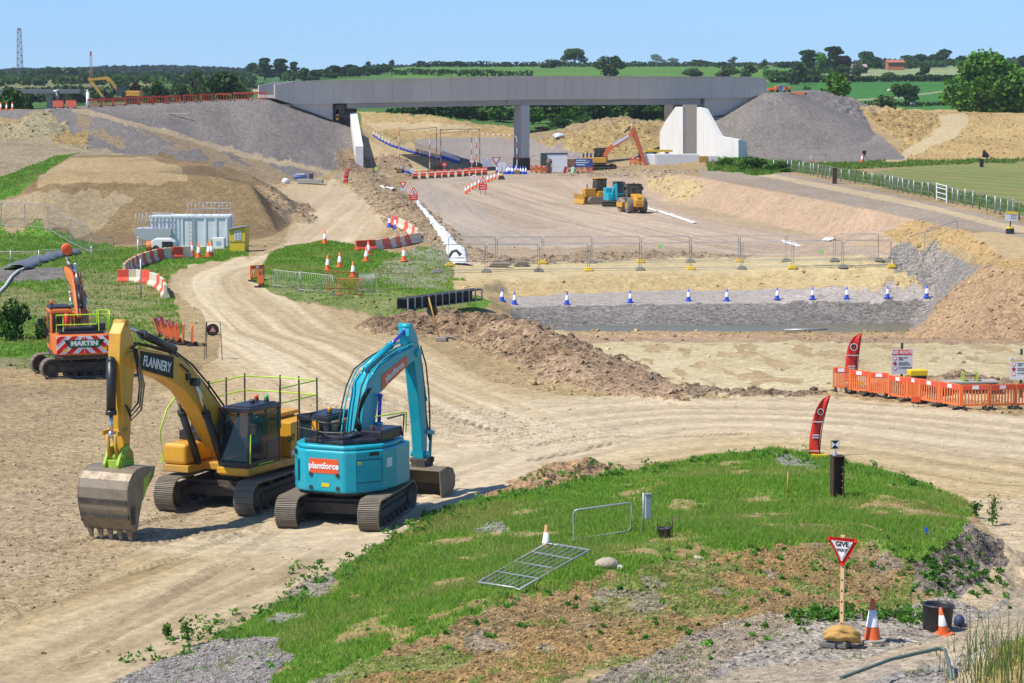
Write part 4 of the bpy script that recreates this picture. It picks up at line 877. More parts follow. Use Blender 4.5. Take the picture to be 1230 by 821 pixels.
# ================================================================ turquoise excavator seen from behind
def turquoise_excavator():
    x, y = -4.8, 72.0; z = hz(x, y); hd = math.atan2(.9, .44)
    t = thing('excavator', 'turquoise tracked excavator with rounded tail towards us and an orange name plate on it', 'excavator', (x, y, z), hd)
    undercarriage(t, 4.4, 2.44, .62, .92, math.atan2(.977, .21)-hd+math.pi)
    plan = [(1.55, 1.38), (-.55, 1.46), (-1.11, 1.27), (-1.46, .95), (-1.6, .58), (-1.55, -.79), (-1.32, -1.1), (-.5, -1.6), (.35, -1.62), (1.55, -1.45)]; plan = [(p[0]*.93, p[1]*.9) for p in plan]
    b = MB(); b.slab(plan, 1.0, 2.22); lo = len(b.v); b.slab([(p[0]*.97, p[1]*.97) for p in plan[:-1]]+[(1.2, -1.25)], 2.22, 2.36); hs = b.build('engine_housing', TUR, t, bevel=.07, seg=3)
    b = MB(); b.slab([(p[0]*.8, p[1]*.86) for p in plan], .9, 1.0); b.build('deck', DRK, t)
    def plate(A, B, t0, t1, z0, z1, off, m, name, parent=None, bev=0.0, th=.012):
        A = Vector((A[0], A[1], 0)); B = Vector((B[0], B[1], 0)); d = (B-A); n = Vector((d.y, -d.x, 0)).normalized()
        if n.dot((A+B)/2) < 0: n = -n
        p0 = A+d*t0+n*off; p1 = A+d*t1+n*off; b = MB()
        b.add([p0+Vector((0, 0, z0)), p1+Vector((0, 0, z0)), p1+Vector((0, 0, z1)), p0+Vector((0, 0, z1)), p0+Vector((0, 0, z0))-n*th, p1+Vector((0, 0, z0))-n*th, p1+Vector((0, 0, z1))-n*th, p0+Vector((0, 0, z1))-n*th],
              [(0, 1, 2, 3), (7, 6, 5, 4), (0, 4, 5, 1), (1, 5, 6, 2), (2, 6, 7, 3), (3, 7, 4, 0)])
        return b.build(name, m, parent or t, bevel=bev), (p0+p1)/2+Vector((0, 0, (z0+z1)/2))+n*.006, d.normalized(), n
    A, B = plan[4], plan[5]
    np_, c, d, n = plate(A, B, .10, .86, 1.56, 1.98, .012, mat('orange_red_vinyl', (.80, .10, .02), .4, dirt=.1), 'name_plate')
    text('plantforce', .25, SIGNW, np_, c, d, (0, 0, 1), bold=.009, sx=.95)
    for tt in (.14, .84):
        for zz in (1.52, 1.14):
            A2 = Vector((*A, 0)).lerp(Vector((*B, 0)), tt); b = MB(); b.cyl(A2+n*.0+Vector((0, 0, zz)), A2+n*.03+Vector((0, 0, zz)), .06, n=12); b.build('bump_stop', RUB, hs)
    plate(A, B, .42, .62, 1.17, 1.28, .012, SIGNY, 'warning_sticker', hs)
    A, B = plan[6], plan[7]
    dk = mat('panel_gap', (.004, .09, .12), .6)
    plate(A, B, .02, .98, 1.28, 1.96, .008, dk, 'panel_gap', hs); plate(A, B, .05, .95, 1.31, 1.93, .018, TUR, 'access_door', t, .008)
    plate(A, B, .06, .2, 1.83, 1.9, .026, SIGNY, 'warning_sticker', hs)
    plate(A, B, .5, .85, 2.05, 2.16, .012, BLK, 'vent', hs)
    A, B = plan[8], plan[7]
    plate(A, B, .35, .72, 1.66, 1.92, .012, SIGNW, 'fleet_number', hs)
    A, B = plan[2], plan[3]
    plate(A, B, .1, .95, 2.02, 2.16, .012, BLK, 'vent', hs); plate(A, B, .05, 1.2, 1.3, 1.92, .008, dk, 'panel_gap', hs); plate(A, B, .1, 1.12, 1.33, 1.89, .018, TUR, 'access_door', t)
    # dark engine hood and pipes on top
    b = MB(); b.slab([(-.1, .5), (-1.2, .75), (-1.3, -.6), (-.5, -1.25), (.5, -1.3), (.6, -.4)], 2.34, 2.5); b.box((-.6, -.2, 2.52), (.9, .9, .16)); b.box((.3, -.98, 2.56), (1.3, .7, .3)); b.build('engine_hood', NAVY, t, bevel=.05)
    b = MB()
    for k in range(5): b.tube([(-1.1+.3*k, .4-.2*k, 2.48), (-.9+.3*k, .0-.2*k, 2.66), (-.6+.25*k, -.5-.1*k, 2.5)], .03)
    b.cyl((-.2, -.95, 2.5), (-.2, -.95, 2.85), .07, n=10); b.build('exhaust', RUB, t)
    rails(t, [[(-1.2, .95, 2.4), (-1.2, .95, 3.15), (-1.38, 0, 3.0), (-1.25, -.6, 3.0), (-1.25, -.6, 2.4)], [(-1.2, .95, 2.8), (-1.38, 0, 2.72), (-1.25, -.6, 2.72)], [(-1.38, .2, 2.4), (-1.38, .2, 3.05)], [(.7, 1.2, 3.0), (-1.2, .95, 3.15)]], .028, BLK)
    rails(t, [[(.9, -1.35, 2.4), (.9, -1.4, 3.05), (-.1, -1.4, 3.05)]], .026, BLK); rails(t, [[(1.0, -1.4, 2.5), (1.0, -1.42, 3.1), (.85, -1.42, 3.12), (-.1, -1.0, 3.08)]], .02, LIME)
    cb = cab(t, -.35, 1.5, .42, 1.42, 1.25, 3.02, NAVY, tilt=.1)
    b = MB(); b.box((-.42, .8, 2.75), (.1, .22, .25)); b.build('work_lamp', AMBL, cb)
    beacon(cb, (.2, .7, 3.1), AMBL)
    # two piece boom
    b = MB(); b.prism([(.05, 1.6), (.25, 2.3), (.55, 3.4), (.78, 4.1), (1.1, 4.36), (1.5, 4.3), (1.62, 3.9), (1.4, 3.3), (1.15, 2.3), (.8, 1.6)], -.26, .26); bo = b.build('boom', TUR, t, bevel=.05)
    b = MB(); b.prism([(1.0, 4.0), (1.15, 4.38), (1.6, 4.62), (2.6, 4.86), (3.6, 5.0), (3.98, 4.9), (4.02, 4.62), (3.5, 4.44), (2.6, 4.16), (1.75, 3.72), (1.4, 3.6)], -.25, .25); b2 = b.build('upper_boom', TUR, t, bevel=.04)
    b = MB(); b.prism([(1.62, 3.74), (3.2, 4.37), (3.2, 4.74), (1.62, 4.24)], -.262, -.252); pn = b.build('name_plate', mat('orange_red_vinyl', (.80, .10, .02)), b2)
    text('plantforce', .3, SIGNW, pn, (2.4, -.268, 4.28), (1, 0, .37), (-.37, 0, 1), bold=.01, sx=.98)
    ram(t, (1.15, 0, 4.55), (3.55, 0, 5.5), .11, .055, TUR, mat('blue_rod', (.08, .1, .6), .25, .5), .62)
    for sy in (-1, 1): ram(t, (1.15, sy*.36, 1.6), (1.35, sy*.36, 3.6), .1, .055, TUR, mat('blue_rod', (.08, .1, .6)), .55)
    for k, dy in enumerate((-.3, -.2, .2, .3)):
        b = MB(); b.tube([(.0, dy, 2.5), (.25, dy*1.1, 3.3), (.5, dy, 4.0), (.95, dy, 4.5), (1.7, dy*.9, 4.78), (2.7, dy*.8, 5.02), (3.7, dy*.9, 5.12)], .026); b.build('hydraulic_hose', RUB if k % 2 else TUR, bo)
    for k in range(4):
        b = MB(); b.tube([(.3, -.3, 2.5), (.05-.1*k, -.42, 2.75), (.1, -.36, 3.2+.1*k), (.5, -.32, 3.6+.1*k), (.9, -.3, 3.9)], .026); b.build('hydraulic_hose', RUB, bo)
    b = MB(); b.tube([(.3, -.35, 3.7), (.15, -.5, 3.9), (.4, -.5, 4.3), (.8, -.3, 4.35)], .025); b.build('pipe_guard', TUR, bo)
    # arm
    b = MB(); b.prism([(3.45, 5.35), (3.5, 5.62), (3.72, 5.66), (4.0, 5.3), (4.22, 4.7), (4.42, 3.6), (4.62, 1.9), (4.6, 1.2), (4.36, 1.15), (4.2, 2.3), (3.9, 4.0), (3.72, 4.7)], -.19, .19); ar = b.build('arm', TUR, t, bevel=.03)
    for p_, r_, w_ in (((3.9, 4.75), .15, .32), ((3.58, 5.62), .1, .2), ((4.5, 1.3), .1, .3)):
        b = MB(); b.cyl((p_[0], -w_, p_[1]), (p_[0], w_, p_[1]), r_, n=12); b.build('pin', TUR, ar)
    ram(t, (4.38, 0, 4.6), (4.95, 0, 2.0), .1, .05, TUR, CHR, .62)
    for k in range(3):
        b = MB(); b.tube([(4.1, -.24+.12*k, 4.95), (4.4, -.26+.14*k, 4.3), (4.6, -.25+.14*k, 3.3), (4.72, -.22+.12*k, 2.4), (4.75, -.2, 1.7)], .025); b.build('hydraulic_hose', RUB, ar)
    b = MB()
    for s_ in (-1, 1): b.box((4.75, s_*.22, 1.95), (.5, .05, .12), Matrix.Rotation(.2, 3, 'Y')); b.cyl((4.95, s_*.14, 2.0), (4.85, s_*.14, 1.1), .05, n=8)
    b.build('linkage', TUR, t)
    b = MB(); b.box((4.62, 0, 1.02), (.55, .5, .3)); b.cyl((4.45, -.3, 1.1), (4.45, .3, 1.1), .1, n=10); b.cyl((4.8, -.3, 1.1), (4.8, .3, 1.1), .1, n=10); b.build('quick_hitch', DRK, t, bevel=.03)
    # wide ditching bucket, its opening towards us
    prof = [(4.1, .86), (4.6, .95), (4.95, .86), (5.12, .6), (5.1, .3), (4.9, .08), (4.5, .0), (4.2, .02)]
    bk = bucket(t, prof, ((4.2, .02), (-1, 0)), 1.75, BST, 0, None, .05)
    b = MB(); b.box((4.14, 0, .03), (.16, 1.75, .035)); b.build('cutting_edge', STL, bk)
    def lower(o):
        if o.type == 'MESH' and o.get('_w') is None:
            o['_w'] = 1
            for v in o.data.vertices: v.co.z -= .3*min(max((v.co.z-2.6)/2.6, 0), 1)
            del o['_w']
        for c in o.children: lower(c)
    for o in t.children:
        if o.name.split('.')[0] in ('boom', 'upper_boom', 'arm', 'hydraulic_cylinder', 'linkage'): lower(o)
    return t
# ================================================================ orange excavator with a chevron tail board
def orange_excavator():
    g = ground(91, 452.5); hd = math.pi/2+R(17)
    x, y = g.x, g.y+.8; z = hz(x, y)
    t = thing('excavator', 'orange tracked excavator seen from behind, red and white chevron board across its tail', 'excavator', (x, y, z), hd)
    undercarriage(t, 3.75, 2.0, .5, .86, R(203)-hd)
    b = MB(); b.slab([(1.4, 1.2), (-1.5, 1.22), (-1.9, .9), (-1.9, -.9), (-1.5, -1.22), (1.4, -1.2)], .92, 1.08); b.build('deck', DRK, t)
    b = MB(); b.slab([(-1.0, 1.22), (-1.6, 1.22), (-1.95, .95), (-1.98, 0), (-1.95, -.95), (-1.6, -1.22), (-1.0, -1.22)], 1.05, 1.9); b.build('counterweight', ORA, t, bevel=.05)
    b = MB(); b.box((-.3, .95, 1.45), (1.5, .5, .75)); b.box((-.2, -.9, 1.4), (1.8, .55, .7)); b.box((-.7, 0, 1.45), (1.0, 1.8, .75)); b.build('engine_housing', ORA, t, bevel=.04)
    bd = MB(); W2, Hh = 1.18, .37; bd.box((-2.04, 0, 1.50), (.03, 2*W2, 2*Hh)); board = bd.build('chevron_board', PWH, t)
    b = MB()
    for sy in (-1, 1):
        for k in range(-3, 7):
            a = k*.52; p = [(a-.0, -Hh), (a+.26, -Hh), (a+.26-.78, Hh), (a-.78, Hh)]
            p = clip_poly(p, 0, 0.02, False)
            p = clip_poly(p, 0, W2, True) if p else p
            if len(p) >= 3: b.prism([(q[0]*sy, q[1]) for q in p], -2.066, -2.056, lambda u, v, w_: (w_, -u, 1.50+v))
    b.build('red_stripe', SIGNR, board)
    b = MB(); b.prism([(-.86, .19), (.86, .19), (.62, -.14), (-.62, -.14)], -2.076, -2.068, lambda u, v, w_: (w_, -u, 1.52+v)); b.build('name_backing', SIGNK, board)
    b = MB(); b.box((-2.082, 0, 1.55), (.008, 1.28, .27)); npl = b.build('name_plate', SIGNG, board)
    text('MARTIN', .27, SIGNW, npl, (-2.09, 0, 1.55), (0, -1, 0), (0, 0, 1), bold=.012, sx=1.15)
    for yy, zz in ((.8, 1.28), (-.85, 1.32)): b = MB(); b.box((-2.075, yy, zz), (.01, .2, .1)); b.build('reflector', SIGNY, board)
    b = MB(); b.slab([(-.1, .9), (-1.5, 1.0), (-1.6, -.9), (-.1, -1.0)], 1.86, 2.02); b.box((-.9, .1, 2.08), (.7, 1.3, .14)); b.box((-.95, -.75, 2.14), (.5, .55, .3)); b.build('engine_hood', NAVY, t, bevel=.04)
    b = MB(); b.cyl((-.5, .55, 1.9), (-.5, .55, 2.7), .09, n=10); b.build('fire_extinguisher', REDL, t)
    cb = cab(t, -.25, 1.3, .3, 1.2, 1.1, 2.85, ORA, tilt=.1)
    b = MB(); b.box((.5, .75, 2.9), (1.3, .9, .16)); b.build('cab_roof', BLK, cb, bevel=.03)
    beacon(cb, (.0, 1.12, 3.08), REDL); beacon(cb, (.3, .2, 2.95), GRNL); mirror(cb, (1.1, 1.5, 2.2), (1.1, 1.2, 2.4)); mirror(cb, (-.2, 1.4, 1.9), (0, 1.2, 1.9))
    rails(t, [[(-1.4, 1.1, 1.95), (-1.4, 1.1, 2.72), (-1.45, -1.1, 2.72), (-1.45, -1.1, 1.95)], [(-1.4, 1.1, 2.3), (-1.45, -.6, 2.3)], [(-1.4, .8, 1.95), (-1.4, .8, 2.72)], [(-1.45, -.7, 1.95), (-1.45, -.7, 2.85), (-1.0, -.7, 2.85), (-1.0, -1.15, 2.85), (-1.45, -1.15, 2.85), (-1.45, -1.15, 1.95)], [(-1.0, -.7, 2.85), (-1.0, -.7, 2.0)], [(-1.0, -1.15, 2.85), (-1.0, -1.15, 2.0)]], .03, LIME)
    b = MB(); b.prism([(-.1, 1.5), (.5, 2.6), (1.2, 3.55), (1.8, 4.0), (2.6, 4.25), (2.7, 4.0), (2.1, 3.55), (1.6, 2.9), (1.1, 2.0), (.7, 1.45)], -.42, .0); bo = b.build('boom', ORA, t, bevel=.03)
    b = MB(); b.prism([(1.5, 3.95), (2.4, 4.1), (3.5, 4.2), (5.0, 4.3), (5.1, 4.1), (3.6, 3.75), (2.6, 3.6), (1.8, 3.6)], -.36, -.04); ar = b.build('arm', ORA, t, bevel=.03)
    ram(t, (.5, -.2, 2.9), (2.2, -.2, 4.6), .1, .055, BLK, CHR, .5); ram(t, (2.2, -.2, 4.25), (4.6, -.2, 4.5), .09, .05, BLK, CHR, .6)
    for sy in (-.55, .12): ram(t, (.9, sy, 1.5), (1.7, sy, 3.4), .09, .05, ORA, CHR, .55)
    for k in range(4):
        b = MB(); b.tube([(-.1, -.1-.1*k, 2.0), (.5, -.08-.1*k, 2.9), (1.2, -.07-.1*k, 3.75), (2.0, -.08-.1*k, 4.3)], .028); b.build('hydraulic_hose', RUB, bo)
    b = MB(); b.cyl((4.9, -.2, 4.2), (5.15, -.2, 4.9), .06, n=8); b.build('linkage', STL, t)
    b = MB(); b.cyl((5.0, -.2, 5.05), (5.4, -.2, 5.12), .24, .22, n=18); b.cyl((4.96, -.2, 5.04), (5.0, -.2, 5.05), .17, n=18); b.build('auger_head', mat('red_orange_paint', (.75, .12, .03), .4), t, bevel=.02)
    b = MB(); b.box((1.9, -.9, .25), (.5, 1.8, .5)); b.build('dozer_blade', DRK, t)
    return t
yellow_excavator(); turquoise_excavator(); orange_excavator()
# ================================================================ the bridge
BX = {}
def axis_d(px): return 317.5+(350-317.5)*(px-330)/(921-330)
ax0 = Vector(atd(330, 100, axis_d(330))); ax1 = Vector(atd(921, 100, axis_d(921)))
AXD = Vector((ax1.x-ax0.x, ax1.y-ax0.y, 0)).normalized(); AXN = Vector((AXD.y, -AXD.x, 0))      # AXN points at the viewer
PJ = [330, 353, 376.8, 400, 424.4, 448, 471.5, 494.6, 518, 541.7, 564.5, 587.5, 610.2, 633, 655.5, 678.5, 700.8, 723, 745.3, 768, 790.3, 812, 833.5, 855, 878, 899.7, 921]
def ptop(px): return float(np.interp(px, [330, 353, 624, 901, 921], [102, 98, 91.6, 92.4, 95.5]))
def pbot(px): return float(np.interp(px, [330, 349, 624, 843, 898, 921], [118.5, 126, 120, 118.5, 118, 113]))
org = ground(627, 205); bridge = thing('bridge', 'long grey concrete bridge with panelled parapet over the haul road', 'bridge', org)
TM = Matrix.Translation(-org)
def part(b, name, m, parent=bridge, **k): b.xf(TM); return b.build(name, m, parent, **k)
PANM = []
for k in range(3): PANM.append(mat('parapet_concrete_%s' % 'abc'[k], [(.60, .535, .455), (.585, .52, .44), (.615, .55, .47)][k], .85, dirt=.4, dcol=(.44, .40, .37), dscale=1.1, bump=.1, bscale=6, stretch=(1, 1, .12), var=.06))
def quadprism(b, pts, n, th):  # pts front face loop, thickness away along n
    pts = [Vector(p) for p in pts]; N = len(pts)
    return b.add(pts+[p+n*th for p in pts], [tuple(range(N)), tuple(range(2*N-1, N-1, -1))]+[(i, (i+1) % N, N+(i+1) % N, N+i) for i in range(N)])
rr = random.Random(3)
for k, (a, c) in enumerate(zip(PJ[:-1], PJ[1:])):
    b = MB(); g_ = .10; pts_ = []
    for px in (a+g_, c-g_): pts_.append(Vector(atd(px, pbot(px), axis_d(px))))
    for px in (c-g_, a+g_): pts_.append(Vector(atd(px, ptop(px)+.8, axis_d(px))))
    quadprism(b, pts_, -AXN, .3); part(b, 'parapet_panel', PANM[rr.randrange(3)])
b = MB()
cop = mat('pale_coping', (.52, .50, .48), .8, dirt=.25, dcol=(.4, .38, .36))
for (a, c) in ((330, 353), (353, 624), (624, 901), (901, 921)):
    pts_ = [Vector(atd(px, ptop(px)+dy, axis_d(px)))+AXN*.05 for px, dy in ((a, .8), (c, .8), (c, -.1), (a, -.1))]
    quadprism(b, pts_, -AXN, .45)
part(b, 'coping', cop)
# backing wall that joins the panels (dark in the joints), edge beam, deck, far parapet
b = MB()
for a, c in ((330, 349), (349, 353), (353, 624), (624, 843), (843, 898), (898, 901), (901, 921)):
    quadprism(b, [Vector(atd(px, y, axis_d(px)))-AXN*.301 for px, y in ((a, pbot(a)-.3), (c, pbot(c)-.3), (c, ptop(c)+1), (a, ptop(a)+1))], -AXN, .15)
part(b, 'parapet_wall', mat('dark_joint_concrete', (.12, .115, .115), .9))
def beam_bot(px): return float(np.interp(px, [418, 624, 843], [130.5, 126.8, 126]))
b = MB()
for a, c in ((418, 624), (624, 843)):
    quadprism(b, [Vector(atd(px, y, axis_d(px)))-AXN*.35 for px, y in ((a, beam_bot(a)), (c, beam_bot(c)), (c, pbot(c)), (a, pbot(a)))], -AXN, 5.2)
part(b, 'deck_beam', CONC)
b = MB()
for a, c in ((330, 349), (349, 624), (624, 898), (898, 921)):
    quadprism(b, [Vector(atd(px, y, axis_d(px)))-AXN*.46 for px, y in ((a, pbot(a)-.5), (c, pbot(c)-.5), (c, pbot(c)-4), (a, pbot(a)-4))], -AXN, 5.2)
part(b, 'deck', CONC)
b = MB()
for a, c in ((330, 353), (353, 624), (624, 901), (901, 921)):
    quadprism(b, [Vector(atd(px, y, axis_d(px)))-AXN*5.7 for px, y in ((a, pbot(a)), (c, pbot(c)), (c, ptop(c)+1), (a, ptop(a)+1))], -AXN, .3)
part(b, 'parapet_wall', PANM[0])
# pier
gz = org.z
def colm(b, px0, px1, py0, z0, d, depth, set_=.8):
    p = [Vector(atd(px, py0, d)) for px in (px0, px1)]; zt = p[0].z
    w = p[1]-p[0]; w.z = 0; L0 = w.length; base = (p[0]+p[1])/2
    vs = []
    for dx, dy in ((-L0*.5, 0), (L0*.5, 0), (L0*.5, depth), (-L0*.5, depth)): vs.append(Vector((base.x, base.y, 0))+AXD*dx-AXN*dy)
    b.add([v+Vector((0, 0, z0)) for v in vs]+[v+Vector((0, 0, zt)) for v in vs], [(3, 2, 1, 0), (4, 5, 6, 7), (0, 1, 5, 4), (1, 2, 6, 5), (2, 3, 7, 6), (3, 0, 4, 7)])
    return vs
pm = mat('pier_concrete', (.50, .49, .47), .85, dirt=.3, dcol=(.4, .38, .36), dscale=.4)
b = MB(); colm(b, 625.3, 637, 126.2, gz-.5, axis_d(631)+.3, 2.2); pier = part(b, 'pier', pm, bevel=.08)
b = MB(); colm(b, 625, 637.4, 190, gz-.5, axis_d(631)+.22, 2.36); part(b, 'black_waterproofing', BLK, pier)
b = MB(); colm(b, 609, 626, 119.5, Vector(atd(620, 126.5, 333)).z, axis_d(620)-.05, .3); part(b, 'crosshead', CONC)
# left abutment: seat block, dark shelf, wing wall with pale sloping top
b = MB(); quadprism(b, [Vector(atd(px, y, axis_d(px)))-AXN*.3 for px, y in ((338, 125), (338, 150), (401, 152), (401, pbot(401)), (349, 126))], -AXN, 8); part(b, 'seat_block', PANM[2])
b = MB(); quadprism(b, [Vector(atd(px, y, axis_d(px)))-AXN*3.2 for px, y in ((400, 123), (400, 150), (440, 152), (440, 131), (418, 130))], -AXN, 5); part(b, 'bearing_shelf', mat('recess_shade_concrete', (.10, .095, .09), .9))  # concrete coloured dark to stand for the shade inside the gap
b = MB(); b.box(Vector(atd(405.5, 138, 321.5)), (.35, .3, 1.4)); part(b, 'jack', YEL2)
b = MB(); b.box(Vector(atd(411, 140, 321.2)), (1.6, .5, .25)); b.box(Vector(atd(408, 132, 321.6)), (1.1, .5, 1.2)); part(b, 'bearing', BLK)
T0 = Vector(atd(420, 135.5, 323)); T1 = Vector(atd(427, 176, 310)); wx = Vector((.95, .1, 0))
b = MB(); lo = 0.3; vs = [T0, T0+wx, T1+wx, T1]
b.add([(v.x, v.y, lo) for v in vs]+[tuple(v) for v in vs], [(3, 2, 1, 0), (4, 5, 6, 7), (0, 1, 5, 4), (1, 2, 6, 5), (2, 3, 7, 6), (3, 0, 4, 7)]); part(b, 'wing_wall', WCONC)
# right abutment: grey seat, shaded column, white retaining walls at an angle
b = MB(); quadprism(b, [Vector(atd(px, y, axis_d(px)))-AXN*.35 for px, y in ((848, pbot(848)-1), (848, 144), (870, 146), (925, 130), (925, 112), (898, 117))], -AXN, 9); part(b, 'seat_block', PANM[1])
b = MB(); quadprism(b, [Vector(atd(px, y, axis_d(px)))-AXN*2.5 for px, y in ((835, 122), (835, 146), (850, 146), (850, 117))], -AXN, 6); part(b, 'bearing_shelf', mat('recess_shade_concrete', (.1, .1, .09)))  # same dark colour paints the shade of the right gap
A_ = Vector((AWL.x, AWL.y, 0)); B_ = Vector((AWR.x, AWR.y, 0)); wd = (B_-A_).normalized(); wn = Vector((-wd.y, wd.x, 0))
if wn.y < 0: wn = -wn
def onwall(px, py, off=0):
    r = Vector(ray(px, py)); o = Vector((0, 0, H)); t = (A_-o+wn*off).dot(wn)/r.dot(wn); return o+r*t
for nm, pl, off in (('retaining_wall', [(792.5, 192), (792.5, 159), (799, 146), (811.5, 128.5), (820.2, 128.5), (820.2, 194)], 0), ('retaining_wall', [(837, 194), (837, 129), (846, 131), (864.5, 164), (887, 168), (887, 200)], 0)):
    b = MB(); quadprism(b, [onwall(px, py, off) for px, py in pl], wn, .6); part(b, nm, WCONC)
b = MB(); quadprism(b, [onwall(px, py, .35) for px, py in ((820, 196), (820, 126), (837.2, 126), (837.2, 197))], wn, 1.2); part(b, 'abutment_column', mat('shaded_stained_concrete', (.20, .185, .165), .85, dirt=.4, dcol=(.15, .13, .11)))  # the deck's shade is put into the column's dark colour, along with stains
b = MB(); p = onwall(887, 168); q = onwall(887, 200); e = Vector((.75, .66, 0)); quadprism(b, [p+wd*.01, q+wd*.01, q+e*1.6, p+e*1.2-Vector((0, 0, .3))], wn, .3); part(b, 'return_wall', WCONC)
# black drainage strip along the top of the fill
b = MB()
for a, c in (((349, 127.5), (375, 136.5)), ((375, 136.5), (399, 145.5)), ((858, 140.5), (872, 139)), ((872, 139), (898, 123.5)), ((898, 123.5), (911, 116.5))):
    d0 = axis_d(a[0])-.4; d1 = axis_d(c[0])-.4
    quadprism(b, [Vector(atd(a[0], a[1]+.9, d0)), Vector(atd(c[0], c[1]+.9, d1)), Vector(atd(c[0], c[1]-.9, d1)), Vector(atd(a[0], a[1]-.9, d0))], -AXN, .25)
part(b, 'drainage_strip', RUB)
# ================================================================ site furniture
def put(o, p, rz=0): o.location = p; o.rotation_euler = (0, 0, rz); return o
def clone(proto, first, p, rz, label, group=None):
    o = proto if first else copy_tree(proto)
    put(o, p, rz)
    if label: o['label'] = label
    if group: o['group'] = group
    return o
def cone_proto(h, c, label, base=None, sleeve=None):
    t = thing('traffic_cone', label, 'traffic cone')
    k = h/.75
    b = MB(); b.slab([(-.2*k, -.13*k), (-.13*k, -.2*k), (.13*k, -.2*k), (.2*k, -.13*k), (.2*k, .13*k), (.13*k, .2*k), (-.13*k, .2*k), (-.2*k, .13*k)], 0, .05*k); b.build('cone_base', base or c, t, bevel=.01)
    b = MB(); b.lathe([(.145*k, .04*k), (.09*k, .36*k), (.035*k, h), (.02*k, h)], 14); b.build('cone_body', c, t)
    b = MB(); b.lathe([(.112*k, .27*k), (.062*k, .56*k), (.058*k, .56*k)], 14); b.build('reflective_sleeve', sleeve or PWH, t)
    return t
CONEO = mat('cone_orange', (.85, .15, .03), .5, dirt=.25); CONEB = mat('cone_blue', (.02, .08, .55), .5, dirt=.2)
# near cones
c = cone_proto(.88, CONEO, 'orange cone with white sleeve standing right of the give way sign', mat('cone_base_dusty', (.36, .33, .29), .8)); put(c, ground(1047.5, 771), .3); c['name'] = 1; del c['name']
c = cone_proto(.72, mat('faded_cone', (.52, .3, .1), .7, dirt=.4), 'faded ochre cone with white sleeve half buried in the grass'); g = ground(656, 660); put(c, (g.x, g.y, g.z-.1), .7)
c = cone_proto(.6, CONEO, 'small orange cone leaning against the front of the black tub'); g = ground(1134, 762); put(c, g, .2); c.rotation_euler = (R(10), R(-13), .2)
# cones on the grass island and by the containers
pro = cone_proto(1.0, CONEO, 'x'); G_ = 'orange cones on the grass island'
isl = sorted([(390, 293), (408, 321.5), (393.5, 325), (424, 333), (440, 314.5), (442.5, 307), (485, 314)])
isl_l = {390: 'orange cone at the far crest of the grass island, highest of its cones', 393.5: 'orange cone in front, leftmost on the near grass island', 408: 'orange cone on grass just right of the leftmost island cone', 424: 'orange cone standing right behind the orange crowd barriers', 440: 'front one of the two orange cones standing close together', 442.5: 'rear one of the two orange cones standing close together', 485: 'orange cone at the right end of the grass island'}
for i, (px, py) in enumerate(isl): clone(pro, i == 0, ground(px, py), rnd.uniform(0, 3), isl_l[px], G_)
for (px, py, lb) in ((230.5, 307.5, 'orange cone touching the end of the red and cream barrier row'), (238.5, 310, 'lone orange cone between barrier row and white cabinet'), (250.5, 309, 'left one of the orange cone pair before the white cabinet'), (253.6, 308.6, 'right one of the orange cone pair before the white cabinet')):
    clone(pro, False, ground(px, py), rnd.uniform(0, 3), lb, 'orange cones by the containers')
pro = cone_proto(.78, CONEB, 'x', sleeve=PWH); blue = [(603, 362), (618, 366), (681, 366), (757, 364), (827, 362), (873, 362), (933.5, 360.5), (976, 360), (1017, 359.5), (1066, 358.5), (1113, 358)]
for i, (px, py) in enumerate(blue): clone(pro, i == 0, ground(px, py), rnd.uniform(0, 3), 'blue and white cone, %s in the row along the grey strip' % ordn(i, len(blue)), 'blue cones along the grey strip')
# small cones curving along the far side of the haul road
far_c = [(559.5, 233), (563, 230.5), (567, 228), (571, 226), (575.5, 223.5), (579, 221), (586, 219), (590, 217.5), (594, 216), (599, 214)]
pro = cone_proto(.9, CONEO, 'x')
for i, (px, py) in enumerate(far_c): clone(pro, i == 0, ground(px, py), rnd.uniform(0, 3), 'orange cone, %s in the far curved row by the round sign' % ordn(i, len(far_c)), 'far curved cone row')
for i, (px, py) in enumerate([(1, 132.5), (8, 133), (15, 132), (30, 131.5)]): clone(pro, False, ground(px, py), 0, 'orange cone, %s at the far left crest of the embankment' % ordn(i, 4), 'cones on the far left crest')
pro = cone_proto(1.0, CONEB, 'x')
bl = []
for k in range(12): t_ = k/11; bl.append((532+26*t_, 190.5+8*t_))
bl = bl[:9]+[(572+4.2*k, 206.8+.1*k) for k in range(0)]
for i, (px, py) in enumerate(bl): clone(pro, i == 0, ground(px, py), 0, 'blue cone, %s on the bend of the road under the bridge' % ordn(i, len(bl)), 'blue cones on the road bend')
rowB = [(560+4.6*k, 209.5-.2*k) for k in range(14)]; rowB = [p for p in rowB if p[0] > 594]+[(606+3.2*k, 209.5) for k in range(9)]
rowB = sorted(rowB)
for i, (px, py) in enumerate(rowB): clone(pro, False, ground(px, py), 0, 'blue and white cone, %s in the row at the bridge pier' % ordn(i, len(rowB)), 'blue cones at the bridge pier')
